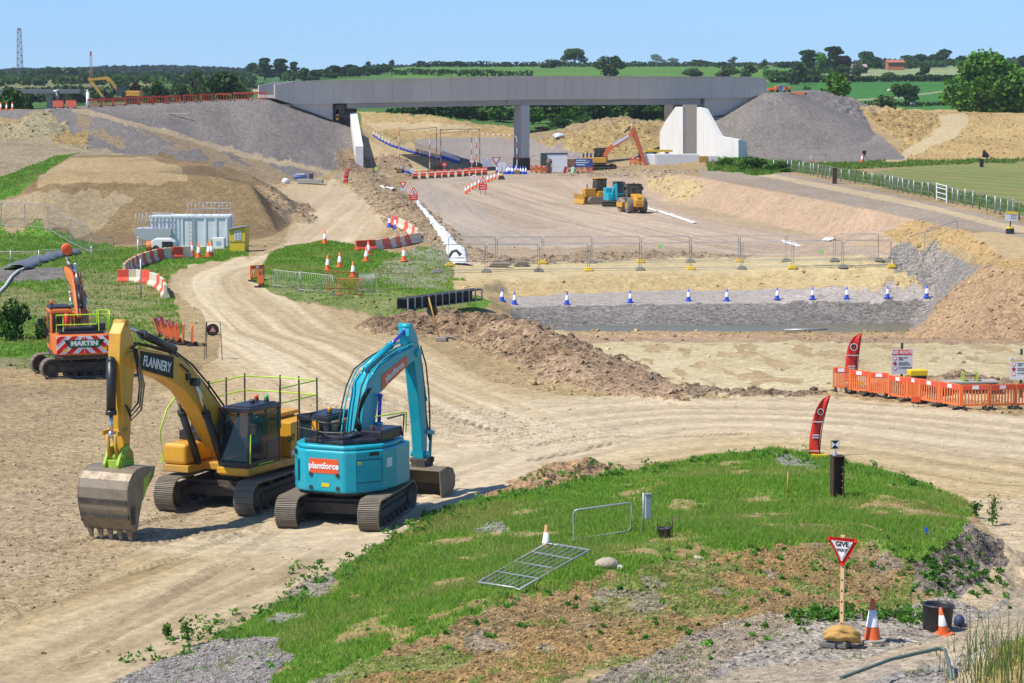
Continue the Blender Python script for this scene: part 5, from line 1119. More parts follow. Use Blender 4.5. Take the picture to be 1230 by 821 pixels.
# ---------------------------------------------------------------- water filled barriers
def wb_proto(c, label, L=1.0, hh=.72, foot=.45):
    t = thing('road_barrier', label, 'road barrier')
    b = MB(); pr = [(-foot/2, 0), (-foot/2, .14), (-.1, .34), (-.085, hh), (.085, hh), (.1, .34), (foot/2, .14), (foot/2, 0)]
    b.prism(pr, -L/2, L/2, lambda u, v, w_: (w_, u, v)); b.build('barrier_body', c, t, bevel=.02)
    b = MB(); b.cyl((L*.25, 0, hh), (L*.25, 0, hh+.04), .06, n=8); b.build('filler_cap', c, t)
    return t
def along(pl, n):
    w_ = [ground(*p) for p in pl]; acc = [0]
    for a, c_ in zip(w_[:-1], w_[1:]): acc.append(acc[-1]+(Vector((c_.x, c_.y))-Vector((a.x, a.y))).length)
    out = []
    for k in range(n):
        s = acc[-1]*(k+.5)/n; i = max(j for j in range(len(acc)) if acc[j] <= s+1e-9); i = min(i, len(w_)-2); f = (s-acc[i])/(acc[i+1]-acc[i])
        p = w_[i].lerp(w_[i+1], f); d = w_[i+1]-w_[i]; out.append((p, math.atan2(d.y, d.x)))
    return out, acc[-1]/n
def barrier_row(pl, n, seq, lab, grp, hh=.72, foot=.45):
    pos, L = along(pl, n); protos = {}
    for i, (p, a) in enumerate(pos):
        kk = seq[i % len(seq)]
        if kk not in protos:
            protos[kk] = wb_proto({'r': REDP, 'w': CREAM, 'o': ORG, 'b': BLUE, 'p': WHI}[kk], 'x', L*.97, hh, foot); first = True
        else: first = False
        clone(protos[kk], first, p, a, lab(i, n, kk), grp)
cn = {'r': 'red', 'w': 'cream', 'o': 'orange', 'b': 'blue', 'p': 'white'}
barrier_row([(229, 309.5), (215, 310.5), (202, 311.5), (189, 313.5), (176, 317), (164, 321.5), (154.5, 327), (149, 332)], 17, 'wrwrwrwrwrwr', lambda i, n, k: '%s barrier, %s in the curve beside the containers' % (cn[k], ordn(n-1-i, n)), 'curved barrier row by the containers', .8, .5)
barrier_row([(141, 339.5), (163, 339.5), (181, 341)], 5, 'rwwrr', lambda i, n, k: '%s barrier, %s of the short near straight row in the grass' % (cn[k], ordn(i, n)), 'near straight barrier row', .8, .5)
barrier_row([(181, 342), (190, 346), (196, 351), (199, 359)], 5, 'wrwrw', lambda i, n, k: '%s barrier, %s in the near hook at the road edge' % (cn[k], ordn(i, n)), 'barrier hook at the road edge', .8, .5)
barrier_row([(427, 301.5), (448, 301), (470, 298), (490, 294), (505, 290.5)], 8, 'rwrwrwrw', lambda i, n, k: '%s barrier, %s in the row behind the grass island' % (cn[k], ordn(i, n)), 'barrier row behind the grass island', .75, .5)
barrier_row([(502, 287), (492, 280), (482, 274), (472, 270)], 9, 'wrwwrwwrr', lambda i, n, k: '%s barrier, %s in the short arm running back to the spoil ridge' % (cn[k], ordn(n-1-i, n)), 'barrier arm towards the spoil ridge', .75, .5)
for nm, px, py, lb in (('a', 468, 273, 'blue and white cone left of the barrier arm on the haul road'), ('b', 475, 275, 'blue and white cone beside the red end of the barrier arm')): clone(pro, False, ground(px, py), 0, lb, None)
# red barriers with black feet across the road before the bridge
proto = thing('red_road_barrier', 'x', 'road barrier')
b = MB(); b.prism([(-.2, .34), (-.12, .98), (.12, .98), (.2, .34)], -.31, .31, lambda u, v, w_: (w_, u, v)); bb = b.build('barrier_body', REDP, proto, bevel=.02)
b = MB(); b.box((0, -.2, .75), (.5, .02, .1)); b.build('reflective_strip', PWH, bb)
b = MB(); b.box((0, 0, .17), (.66, .55, .34), taper=(.9, .6)); b.build('barrier_foot', RUB, proto, bevel=.02)
for i in range(11):
    px = [499, 508.5, 518.3, 527, 534.5, 543, 552, 560, 567.7, 575, 582.3][i]; py = 215.6-.52*i
    clone(proto, i == 0, ground(px, py), .05, 'red barrier on black foot, %s across the road before the bridge' % ordn(i, 11), 'red barriers across the road')
pw = wb_proto(CREAM, 'x', .26, .7, .3)
for i in range(9):
    px = [503.5, 513.5, 523, 531, 539, 547.5, 556.5, 571.5, 579][i]; clone(pw, i == 0, ground(px, 215.2-.52*px/500*1.0*(px-499)/8), .05, 'narrow cream block, %s between the red barriers before the bridge' % ordn(i, 9), 'cream blocks between red barriers')
# blue and white kerb barriers lining the road under the bridge
def kerb(pl, n, lab, grp):
    pos, L = along(pl, n); pr = None
    for i, (p, a) in enumerate(pos):
        if pr is None:
            pr = thing('lane_divider', 'x', 'lane divider'); b = MB(); b.box((0, 0, .14), (L*.95, .3, .28), taper=(.98, .6)); b.build('divider_body', BLUE, pr, bevel=.03)
            b = MB(); b.box((0, 0, .5), (L*.9, .16, .44)); b.build('divider_top', CREAM, pr)
        clone(pr, i == 0, p, a, lab(i, n), grp)
kerb([(448, 163), (456, 169), (470, 176), (490, 182.5), (510, 188), (530, 193)], 20, lambda i, n: 'blue and cream lane divider along the outer road bend under the bridge', 'dividers along the outer bend')
kerb([(480, 206), (489, 208), (497, 209.5)], 6, lambda i, n: 'blue and cream lane divider left of the first round sign', 'dividers by the first round sign')
# ---------------------------------------------------------------- plastic pedestrian barriers
def cb_proto(label, L=1.45, hh=1.0, m=ORG, refl=True, nb=7):
    t = thing('safety_barrier', label, 'safety barrier')
    b = MB(); z0 = .16; th = .05
    for s in (-1, 1): b.box((s*(L/2-.04), 0, (z0+hh)/2), (.08, th, hh-z0))
    b.box((0, 0, hh-.11), (L-.17, th, .22)); b.box((0, 0, z0+.04), (L-.17, th, .08))
    for k in range(nb): b.box((-L/2+.1+(L-.2)*(k+.5)/nb, 0, (z0+hh-.2)/2+.02), (.055, th*.8, hh-.22-z0-.06))
    b.build('barrier_panel', m, t)
    b = MB(); b.box((0, 0, hh-.11), (L-.1, th+.02, .17)); s_ = b.build('red_band', REDP, t)
    if refl: b = MB(); b.box((0, 0, hh-.11), (.26, th+.03, .14)); b.build('reflector', PWH, s_)
    for s in (-1, 1): b = MB(); b.box((s*(L/2-.12), 0, .06), (.12, .55, .1)); b.box((s*(L/2-.12), 0, .14), (.06, .06, .12)); b.build('barrier_foot', RUB, t, bevel=.01)
    return t
xs = [(1003, 470.5), (1021, 472), (1043, 475), (1066, 478.5), (1088, 482), (1099, 484.5), (1108, 486), (1130, 489), (1155, 492), (1189, 492), (1221, 491), (1256, 490)]
xs = [(1000, 470), (1020, 472.5), (1044, 476), (1067, 479.5), (1090, 483), (1104, 485), (1128, 488.5), (1154, 492.5), (1188, 492.5), (1219, 491.5), (1252, 490.5)]
lab11 = ['orange barrier at the left end of the row before the dug pit'] + ['orange barrier, %s in the row around the dug pit' % ORD[i] for i in range(1, 6)] + ['orange barrier, third before the corner of the row around the pit', 'orange barrier just left of the corner, in front of the spare bucket', 'orange barrier just right of the corner, in front of the spare bucket', 'orange barrier at the right frame edge below the amber sign', 'orange barrier cut by the right frame edge']
pr = None
for i in range(10):
    a = ground(*xs[i]); c_ = ground(*xs[i+1]); d = c_-a; L = Vector((d.x, d.y)).length
    t = cb_proto(lab11[i], L*.98, 1.0)
    put(t, (a+c_)/2, math.atan2(d.y, d.x)); t['group'] = 'orange barriers round the dug pit'; t.location.z = max(a.z, c_.z)-.02
# on the embankment crest
pl = [(106, 129.2), (150, 126.6), (200, 124.4), (260, 121.6), (323, 118.8)]
pos, L = along([(px, py-.2) for px, py in pl], 12)
c_pr = None
ctop = [Vector(p) for p in top[3:]]
for i in range(12):
    s = (i+.5)/12*(len(ctop)-1)*.985; k = min(int(s), len(ctop)-2); p = ctop[k].lerp(ctop[k+1], s-k)+Vector((0, .7, 0)); d = ctop[k+1]-ctop[k]; L = (ctop[-1]-ctop[0]).length/12
    if c_pr is None: c_pr = cb_proto('x', L*.97, 1.05, mat('crest_red', (.78, .12, .035), .55, dirt=.3, dcol=(.6, .3, .2)), False, 5)
    clone(c_pr, i == 0, (p.x, p.y, hz(p.x, p.y)-.05), math.atan2(d.y, d.x), 'red barrier, %s along the crest of the left embankment' % ordn(i, 12), 'red barriers on the embankment crest')
# two red bins of barriers at its left end
for px, lb in ((70, 'left red container of the pair beside the black drill arm'), (85.5, 'right red container of the pair below the white post')):
    g = Vector(atd(px, 129.5, 299)); t = thing('red_barrier_stack', lb, 'barrier stack', (g.x, g.y, hz(g.x, g.y)-.02), .1); b = MB()
    b.box((0, 0, .5), (1.25, .6, .7)); b.build('stack_body', mat('coral_plastic', (.80, .17, .09), .55), t, bevel=.03)
    b = MB()
    for k in range(5): b.box((-.5+.25*k, -.02, .92), (.1, .55, .2))
    b.build('barrier_top', mat('coral_plastic', (.8, .17, .09)), t)
    for s in (-1, 1): b = MB(); b.box((s*.4, 0, .08), (.2, .7, .16)); b.build('barrier_foot', RUB, t)
# leaning stack by the road and a pair on the island tip
sp = [(197, 404, -.5), (203, 409, -.35), (209, 411, -.25), (214, 413, -.1), (220, 414, .05), (231, 415, 0)]
for i, (px, py, ln) in enumerate(sp):
    t = cb_proto('orange barrier stacked on edge, %s of the bundle at the road bend' % ordn(i, len(sp)), 1.2, 1.0); put(t, ground(px, py), R(68+4*i)); t.rotation_euler = (ln*.7, 0, R(75+5*i)); t['group'] = 'bundle of orange barriers'
for px, py, rz, lb in ((309, 338, R(50), 'orange barrier standing rear at the left tip of the grass island'), (313.5, 345, R(80), 'orange barrier standing front at the left tip of the grass island')):
    t = cb_proto(lb, 1.2, 1.0); put(t, ground(px, py), rz); t['group'] = 'orange barriers at the island tip'
# orange barriers near the bridge pier
for i, (px, py, rz) in enumerate([(641, 207.5, .1), (647.5, 208, .1), (653.5, 208.2, .1), (662, 208, .3), (697, 208, .1), (708, 208, .1), (760, 198, .1), (766, 198, .2), (772, 198.2, .1)]):
    lb = ['orange barrier, left of the three right of the pier', 'orange barrier, middle of the three right of the pier', 'orange barrier, right of the three right of the pier', 'low orange barrier in front of the green and white container', 'orange barrier under the left half of the blue board', 'orange barrier under the right half of the blue board', 'orange barrier, left of three beside the white blocks', 'orange barrier, middle of three beside the white blocks', 'orange barrier, right of three beside the white blocks'][i]
    t = cb_proto(lb, .85, .95); put(t, ground(px, py), rz); t['group'] = 'orange barriers by the bridge'
# ---------------------------------------------------------------- crowd barriers on the island
def steel_barrier(name, label, pa, pb_, hh, m, bars=16, lean=0, group='crowd barriers on the grass island'):
    a = ground(*pa); c_ = ground(*pb_); d = c_-a; L = Vector((d.x, d.y)).length
    t = thing(name, label, 'crowd barrier', a, math.atan2(d.y, d.x), group); dz = d.z
    b = MB(); b.tube([(0, 0, .12), (0, 0, hh-.1), (.1, 0, hh), (L-.1, 0, hh+dz), (L, 0, hh-.1+dz), (L, 0, .12+dz), (0, 0, .12)], .024); b.build('frame', m, t)
    for k in range(bars): x = L*(k+1)/(bars+1); q = MB(); q.cyl((x, 0, .13+dz*x/L), (x, 0, hh-.02+dz*x/L), .009, n=5); q.build('bar', m, t)
    for x in (.25, L-.25): q = MB(); q.box((x, 0, .05+dz*x/L), (.05, .6, .04)); q.box((x, 0, .1+dz*x/L), (.04, .04, .1)); q.build('foot', m, t)
    t.rotation_euler.x = lean; return t
BW = mat('barrier_grey_white', (.46, .45, .41), .5, dirt=.3); BRED = mat('barrier_red', (.55, .09, .03), .5, dirt=.3)
steel_barrier('crowd_barrier', 'white steel crowd barrier at the left end of the island row', (328, 345), (361, 349.5), 1.05, BW)
steel_barrier('crowd_barrier', 'white steel crowd barrier tilted, second in the island row', (359, 350), (402, 355.5), 1.15, BW, lean=.1)
steel_barrier('crowd_barrier', 'rear one of the two red steel crowd barriers', (392, 349), (431, 350), 1.1, BRED)
steel_barrier('crowd_barrier', 'front one of the two red steel crowd barriers', (404, 356), (436.5, 356.5), 1.0, BRED)
steel_barrier('crowd_barrier', 'grey steel crowd barrier right of the red ones', (431, 351), (450, 352), 1.05, GALV)
steel_barrier('crowd_barrier', 'yellowish grey steel crowd barrier at the right end of the island row', (453, 350), (496, 349), 1.05, mat('yellow_grey_steel', (.42, .40, .22), .5, .2))
# dark steel rack on the spoil ridge
g0 = ground(483, 373); g1 = ground(573, 371); d = g1-g0; L = Vector((d.x, d.y)).length
t = thing('steel_rack', 'long dark steel rack of eleven open cells above the spoil ridge', 'steel rack', g0, math.atan2(d.y, d.x)); hh = .62; z_ = max(0, hz((g0.x+g1.x)/2, (g0.y+g1.y)/2)-g0.z)*.8
b = MB()
b.box((L/2, 0, z_+.04), (L, .7, .07)); b.box((L/2, 0, z_+hh), (L, .7, .07)); b.box((L/2, .33, z_+hh/2), (L, .03, hh)); b.build('rack_frame', mat('rack_dark', (.03, .03, .035), .6), t)
for k in range(12): b = MB(); b.box((.04+(L-.08)*k/11, -.36, z_+hh/2+.01), (.07, .05, hh+.08)); b.build('rack_post', GALV, t)
# disc sign with leaning yellow pole on a weighted foot
g = ground(528.5, 410); t = thing('round_sign', 'round sign seen from its black back on a leaning yellow pole', 'road sign', g, -.1)
topv = Vector(((516-528.5)/F*g.y, -.3, (410-356)/F*g.y*.985)); dv = topv.normalized()
b = MB(); b.cyl((0, 0, .05), topv, .035, n=8); b.build('pole', mat('ochre_pole', (.62, .36, .05), .5), t)
c_ = topv*.70; b = MB(); b.cyl(c_+Vector((-.0, .05, 0)), c_+Vector((0, .075, 0)), .28, n=24); b.build('sign_disc', SIGNK, t)
b = MB(); b.box((.05, 0, .1), (.55, .35, .2)); b.build('foot_block', mat('dusty_foot', (.28, .26, .23), .8), t, bevel=.03)
# frame sign by the road: black disc with a red triangle
g = ground(257, 432); t = thing('frame_sign', 'thin black frame stand carrying a black disc with a red triangle', 'road sign', g, .05); k = g.y/F; b = MB()
b.tube([(-10*k, .5, 0), (-8*k, 0, 46*k), (8*k, 0, 46*k), (11*k, -.5, 0)], .018); b.build('stand', BLK, t)
b = MB(); b.tube([(-11*k, -.4, 0), (-8.5*k, 0, 46*k)], .018); b.tube([(8*k, 0, 46*k), (9*k, .5, 0)], .018); b.tube([(-9*k, 0, 30*k), (9*k, 0, 30*k)], .018); b.build('brace', BLK, t)
b = MB(); b.cyl((-1*k, -.03, 36*k), (-1*k, 0, 36*k), 7.5*k, n=24); dd_ = b.build('sign_disc', SIGNK, t)
b = MB(); b.prism([(-5.2*k, 33.4*k), (3.2*k, 33.4*k), (-1*k, 40.6*k)], -.036, -.031); tr_ = b.build('red_triangle', mat('faded_red', (.5, .12, .1), .6), dd_)
b = MB(); b.prism([(-3.4*k, 34.3*k), (1.4*k, 34.3*k), (-1*k, 38.6*k)], -.041, -.037); b.build('triangle_centre', mat('grey_pink', (.42, .33, .3), .6), tr_)
# plain pole in the meadow
g = ground(169.5, 358); t = tag(MB().cyl((0, 0, 0), (0, 0, 47*g.y/F), .045, n=8).cyl((0, 0, 47*g.y/F), (0, 0, 47*g.y/F+.03), .05, n=8).build('pole', GALV, None, g), 'bare grey pole standing in front of the near barrier row', 'pole')
# ---------------------------------------------------------------- mesh fence panels
def heras(name, label, a, c_, hh, group, foot_m=None, wires=26, m=GALV):
    a = Vector(a); c_ = Vector(c_); d = c_-a; L = Vector((d.x, d.y)).length; dz = d.z
    t = thing(name, label, 'fence panel', a, math.atan2(d.y, d.x), group); r = .025; b = MB()
    sh = lambda x, z: (x, 0, z+dz*x/L)
    b.tube([sh(.03, .0), sh(.03, hh-.12), sh(.07, hh-.03), sh(.15, hh), sh(L-.15, hh), sh(L-.07, hh-.03), sh(L-.03, hh-.12), sh(L-.03, 0)], r); b.build('frame', m, t)
    b = MB(); b.tube([sh(.03, .16), sh(L-.03, .16)], r*.9); b.build('bottom_rail', m, t)
    b = MB(); b.wires([(sh(L*(k+.5)/wires, .16), sh(L*(k+.5)/wires, hh-.03)) for k in range(wires)]+[(sh(.05, z), sh(L-.05, z)) for z in (.55, 1.0, 1.45)], .0038); b.build('mesh_infill', m, t)
    return t
BLOCKY = mat('yellow_block', (.72, .52, .03), .6, dirt=.4); BLOCKG = mat('grey_block', (.26, .25, .22), .85, dirt=.4)
front = [525, 584, 647, 707, 769, 829.6, 891, 952, 1012, 1071]; rear = [538, 596, 652, 711, 769.5, 829, 888, 944, 1002, 1056]
fy = lambda px: 328-(px-525)*.012; ry = lambda px: 317.5-(px-538)*.007
for nm, ps, fn, lbl in (('f', front, fy, 'front'), ('r', rear, ry, 'rear')):
    for i, (p0, p1) in enumerate(zip(ps[:-1], ps[1:])):
        heras('mesh_fence', 'wire mesh fence panel, %s of the %s row above the pit' % (ordn(i, 9), lbl), ground(p0+.6, fn(p0)), ground(p1-.6, fn(p1)), 1.86, 'fence panels, %s row' % lbl)
def block(px, py, m, label, group):
    g = ground(px, py); t = thing('fence_weight', label, 'fence weight', g, 0, group); b = MB(); b.slab([(-.33, -.1), (-.25, -.16), (.25, -.16), (.33, -.1), (.33, .1), (.25, .16), (-.25, .16), (-.33, .1)], 0, .15); b.build('foot_block', m, t, bevel=.03)
    b = MB(); b.box((0, 0, .2), (.4, .2, .12)); b.build('grip', m, t, bevel=.03); return t
for i, px in enumerate(front): block(px, fy(px)+.3, BLOCKY if i in (3, 5, 7, 9) else BLOCKG, '%s block foot, %s under the front fence row' % ('yellow' if i in (3, 5, 7, 9) else 'grey', ordn(i, 10)), 'front fence feet')
for i, px in enumerate(rear): block(px, ry(px)+.3, BLOCKY if i in (2, 4, 6) else BLOCKG, '%s block foot, %s under the rear fence row' % ('yellow' if i in (2, 4, 6) else 'grey', ordn(i, 10)), 'rear fence feet')
block(540, 320, BLOCKY, 'yellow block lying before the end of the white sheet', None)
for i, (px, py, a) in enumerate([(1090, 317, .9), (1110, 309, 1.0)]): g = ground(px, py); heras('mesh_fence', ['mesh fence panel leaning at the foot of the grey gravel, front one', 'mesh fence panel further up the grey gravel, rear one'][i], g, g+Vector((2.6, 2.2, .5)), 1.8, None)
for i, (px, py) in enumerate([(793, 296), (986, 302)]):     # green notices on the mesh
    g = ground(px, 326 if i == 0 else 324); z_ = (326-py)/F*g.y if i == 0 else (324-py)/F*g.y
    tag(MB().box((0, 0, 0), (.35, .02, .25)).build('notice', mat('green_notice', (.35, .62, .2), .5), None, (g.x, g.y-.04, g.z+z_)), ['small green notice hanging on the front fence, left one', 'small green notice hanging on the front fence, right one'][i], 'notice')
# left galvanised fence
pts_ = [(-25, 272), (2, 272), (30, 274), (58, 277), (85, 294), (108, 305)]
for i, (p0, p1) in enumerate(zip(pts_[:-1], pts_[1:])): heras('mesh_fence', 'grey mesh panel, %s of the fence in the left meadow' % ordn(i, 5), ground(*p0), ground(*p1), 2.0, 'fence in the left meadow', wires=40)
g = ground(109, 305); heras('mesh_fence', 'bent mesh panel at the right end of the left meadow fence', g, ground(137, 303), 1.1, None, wires=24)
# rail fence lower left
g0 = ground(-20, 322); g1 = ground(48, 321); g2 = ground(112, 316)
t = thing('rail_fence', 'thin rail fence on posts crossing the meadow behind the orange excavator', 'fence', g0)
for a, c_ in ((g0, g1), (g1, g2)):
    b = MB(); b.tube([a-g0+Vector((0, 0, 1.1)), c_-g0+Vector((0, 0, 1.0))], .03); b.build('rail', GALV, t)
for px in (-18, 13, 47, 110): p = ground(px, 321.5 if px < 60 else 316)-g0; b = MB(); b.cyl(p, p+Vector((0, 0, 1.15)), .04, n=6); b.build('post', GALV, t)
# plastic sheeting and white hose
def sheet(name, label, cat_, pl, hw, m, z=.05, wob=.25, n=26, along_=None):
    w_ = [ground(*p) for p in pl]; P = []
    for k in range(len(w_)-1):
        for j in range(n): P.append(w_[k].lerp(w_[k+1], j/n))
    P.append(w_[-1]); V_ = []; Fq = []; c0 = P[0].copy(); M_ = 9
    for k, p in enumerate(P):
        d = (P[min(k+1, len(P)-1)]-P[max(k-1, 0)]); nn = Vector((-d.y, d.x, 0)).normalized(); w0 = hw[0]+(hw[1]-hw[0])*k/len(P)
        w0 *= .8+.4*float(vn(np.array([k*.4]), np.array([0.]), 5)[0])
        for j in range(M_):
            q = p+nn*w0*(j/(M_-1)*2-1); zz = hz(q.x, q.y)+z+wob*float(fbm(np.array([q.x*1.6]), np.array([q.y*1.6]), 3, 8)[0])*(1-abs(j/(M_-1)*2-1)**3); V_.append((q.x-c0.x, q.y-c0.y, zz-c0.z))
    for k in range(len(P)-1):
        for j in range(M_-1): Fq.append((k*M_+j, k*M_+j+1, (k+1)*M_+j+1, (k+1)*M_+j))
    o = npmesh(name, np.array(V_), np.array(Fq), m, smooth=True); o.location = c0; so_ = o.modifiers.new('thick', 'SOLIDIFY'); so_.thickness = .02
    return tag(o, label, cat_)
WSH = mat('white_membrane', (.74, .73, .70), .7, dirt=.3, dcol=(.5, .44, .34)); DSH = mat('grey_sheet', (.13, .135, .15), .35, dirt=.4, dcol=(.35, .33, .3))
sheet('membrane', 'white membrane strip edging the pale bed, widening towards the fence', 'membrane', [(556, 319), (541, 295), (524, 271), (508, 252), (494, 234)], (.75, .1), WSH, .04, .22)
sheet('membrane', 'short white sheet patch on the near spoil ridge by the signs', 'membrane', [(458, 226), (474, 230)], (.3, .35), WSH, .1, .3)
for i, pl in enumerate([[(772, 250), (800, 258), (834, 269)], [(940, 291), (1000, 290)]]): sheet('membrane', ['ragged white membrane strip trailing behind the roller', 'flat white membrane strip behind the right fence panels'][i], 'membrane', pl, (.05, .2) if i == 0 else (.2, .3), WSH, .03, .25)
sheet('plastic_sheet', 'crumpled dark grey plastic sheet lying across the left meadow', 'plastic sheet', [(18, 325), (45, 316), (70, 308), (92, 306)], (.9, .5), DSH, .1, .5)
P_ = [ground(*p) for p in ((-6, 358), (6, 346), (14, 334), (22, 327), (32, 323))]
tag(MB().tube([p-P_[0]+Vector((0, 0, .09)) for p in P_], .085, 8).build('hose', mat('white_hose', (.66, .65, .62), .6), None, P_[0]), 'thick white hose curving down to the left frame edge', 'hose')
# ================================================================ signs, flags, cabins and loose things
def tri(b, cx, cz, s, down=True, y0=-.02, y1=0, rc=.0):
    h = s*.866; q = -1 if down else 1
    b.prism([(cx-s/2, cz-q*h/3), (cx+s/2, cz-q*h/3), (cx, cz+q*h*2/3)], y0, y1); return b
# give way
g = ground(1010, 776); t = thing('give_way_sign', 'red and white triangular give way sign on a wooden post', 'road sign', g, R(-30)); zc = 1.98
b = MB(); b.box((0, .04, 1.13), (.075, .055, 2.2)); po = b.build('post', mat('raw_timber', (.68, .46, .22), .7, dirt=.2, dscale=5), t)
for k in range(5): b = MB(); b.cyl((0, .008, .45+.22*k), (0, .013, .45+.22*k), .02, n=8); b.build('hole', SIGNK, po)
def rtri(s, r, n=5):
    pts = []; h = s*.866; vs = [(-s/2, h/3), (s/2, h/3), (0, -h*2/3)]
    for k, (x, z) in enumerate(vs):
        base = [150, 30, 270][k]; cx = x*(1-r*2.2); cz = z*(1-r*2.2)
        for j in range(n): a = R(base-60+120*j/(n-1)); pts.append((cx+s*r*math.cos(a)*.95, cz+s*r*math.sin(a)*.95))
    return pts
b = MB(); b.prism([(x, zc+z) for x, z in rtri(.66, .08)], -.012, .012); sp_ = b.build('sign_plate', SIGNR, t)
b = MB(); b.prism([(x, zc+z) for x, z in rtri(.46, .05)], -.017, -.012); wh = b.build('white_field', SIGNW, sp_)
text('GIVE', .135, SIGNK, wh, (0, -.02, zc+.072), (1, 0, 0), (0, 0, 1), bold=.005); text('WAY', .095, SIGNK, wh, (0, -.02, zc-.045), (1, 0, 0), (0, 0, 1), bold=.004)
b = MB(); b.box((0, -.1, .07), (.42, .3, .14)); b.box((-.16, -.22, .05), (.34, .22, .1)); b.build('foot_block', mat('grey_rubber_block', (.12, .12, .125), .8, dirt=.5), t, bevel=.02)
bm = bmesh.new(); bmesh.ops.create_icosphere(bm, subdivisions=4, radius=1)
for v in bm.verts:
    p = v.co.copy(); f = 1+.5*(float(fbm(np.array([p.x*2.3+p.z]), np.array([p.y*2.1+p.z*2.6]), 4, 77)[0])-.5)-.18*math.exp(-(p.x*3.2)**2)*(p.z > 0); v.co = Vector((p.x*.38*f, p.y*.25*f, max(p.z, -.6)*.2*f-.07*abs(p.x)**2))
me = bpy.data.meshes.new('sandbag'); bm.to_mesh(me); bm.free(); me.materials.append(mat('ochre_sack', (.52, .31, .09), .9, dirt=.6, dcol=(.33, .2, .08), dscale=7, bump=.6, bscale=22)); me.polygons.foreach_set('use_smooth', [True]*len(me.polygons))
so_ = bpy.data.objects.new('sandbag', me); col.objects.link(so_); so_.location = g+Vector((.04, -.06, .26)); so_.rotation_euler = (0, R(6), .1); tag(so_, 'ochre sandbag slumped over the foot of the give way sign', 'sandbag')
# black tub
g = ground(1125, 757); t = thing('black_tub', 'round black plastic tub with an open top on the gravel', 'tub', g)
b = MB(); b.lathe([(.28, 0), (.30, .05), (.315, .5), (.335, .51), (.335, .55), (.30, .55), (.285, .51), (.26, .08), (0.01, .06)], 28); b.build('tub_body', mat('tub_plastic', (.025, .025, .028), .45, dirt=.25, dcol=(.13, .11, .09)), t); t.rotation_euler.y = R(3)
b = MB(); b.box((.0, -.32, .27), (.1, .03, .1)); b.build('latch', BLK, t)
# steel column with a survey target on it
g = ground(1005, 597); h_ = 50*g.y/F; t = thing('steel_column', 'short rusty brown steel beam standing upright in the grass', 'steel post', g, .15); RUST = mat('rust_brown', (.055, .028, .018), .7, dirt=.5, dcol=(.16, .075, .035), dscale=3)
b = MB(); b.box((-.15, -.02, h_/2), (.03, .36, h_)); b.box((.15, -.02, h_/2), (.03, .36, h_)); b.box((0, 0, h_/2), (.27, .03, h_)); b.build('beam', RUST, t)
b = MB(); b.box((0, -.02, h_+.01), (.36, .4, .02)); b.build('cap_plate', RUST, t)
for k in range(4): b = MB(); b.cyl((.1, -.205, .3+.2*k), (.1, -.2, .3+.2*k), .02, n=6); b.build('bolt', GALV, t)
t2 = thing('survey_target', 'small black and white survey target on top of the steel beam', 'survey target', g+Vector((-.07, 0, h_+.02)), .1)
b = MB(); b.lathe([(.07, 0), (.05, .1), (.025, .14), (.02, .2)], 12); b.build('tripod_foot', GALV, t2)
b = MB(); b.box((0, 0, .32), (.24, .03, .24)); pl_ = b.build('target_plate', SIGNK, t2)
for s in (-1, 1): b = MB(); b.prism([(0, .32), (s*.11, .43), (s*.11, .21)], -.02, -.016); b.build('target_mark', SIGNW, pl_)
# feather flags
def flag(label, base, hgt, wid, lean, px_scale, face):
    t = thing('feather_flag', label, 'flag', base, face)
    n = 14; V_ = []; F_ = []
    for k in range(n+1):
        s = k/n; z = .12+s*(hgt-.12); xr = lean*s*s; left = xr-wid*(1 if s < .55 else math.sqrt(max(0, 1-((s-.55)/.45)**2.2)))*1.0
        for j in range(5): q = j/4; V_.append((left+(xr-left)*q, .05*math.sin(q*5+s*7), z))
    for k in range(n):
        for j in range(4): F_.append((k*5+j, k*5+j+1, (k+1)*5+j+1, (k+1)*5+j))
    o = npmesh('flag_cloth', np.array(V_), np.array(F_), mat('flag_red', (.62, .025, .015), .65, dirt=.1), smooth=True, parent=t); so_ = o.modifiers.new('thick', 'SOLIDIFY'); so_.thickness = .012
    b = MB(); b.tube([(lean*(k/8)**2+.015, 0, k/8*hgt) for k in range(9)], .018, 6); b.build('flag_pole', BLK, t)
    b = MB(); b.box((0, 0, .06), (.5, .35, .1)); b.build('foot', SIGNY, t)
    y_ = -.075
    z = hgt*.74; x0 = lean*.55-wid*.48
    b = MB(); b.cyl((x0, y_+.005, z), (x0, y_, z), wid*.30, n=20); d_ = b.build('emblem', SIGNW, o)
    b = MB(); b.cyl((x0, y_, z), (x0, y_-.004, z), wid*.24, n=18); d2 = b.build('emblem_disc', SIGNK, d_) if False else b.build('emblem_disc', SIGNK, o)
    b = MB(); b.prism([(x0-wid*.12, z-.02), (x0, z-wid*.16), (x0+wid*.12, z-.02), (x0, z+wid*.1)], y_-.009, y_-.005); b.build('emblem_mark', SIGNR, o)
    for s in (.55, .08): b = MB(); b.box((lean*s*s-wid*.5, y_+.02, hgt*s+.05), (wid*.92, .012, .035)); b.build('white_band', mat('band_grey', (.6, .62, .68), .5), o)
    for q in (.36, .32): b = MB(); b.box((lean*q*q-wid*.5, y_+.02, hgt*q), (wid*.62, .012, .04)); b.build('lettering_line', mat('band_grey', (.6, .62, .68)), o)
    return t
g = ground(984, 549.5); flag('red feather flag standing at the near edge of the haul road', g, 76*g.y/F, .35, .33, 1, 0)
g = ground(1029, 462); flag('red feather flag standing behind the orange barriers', g, 62*g.y/F, .5, .16, 1, 0)
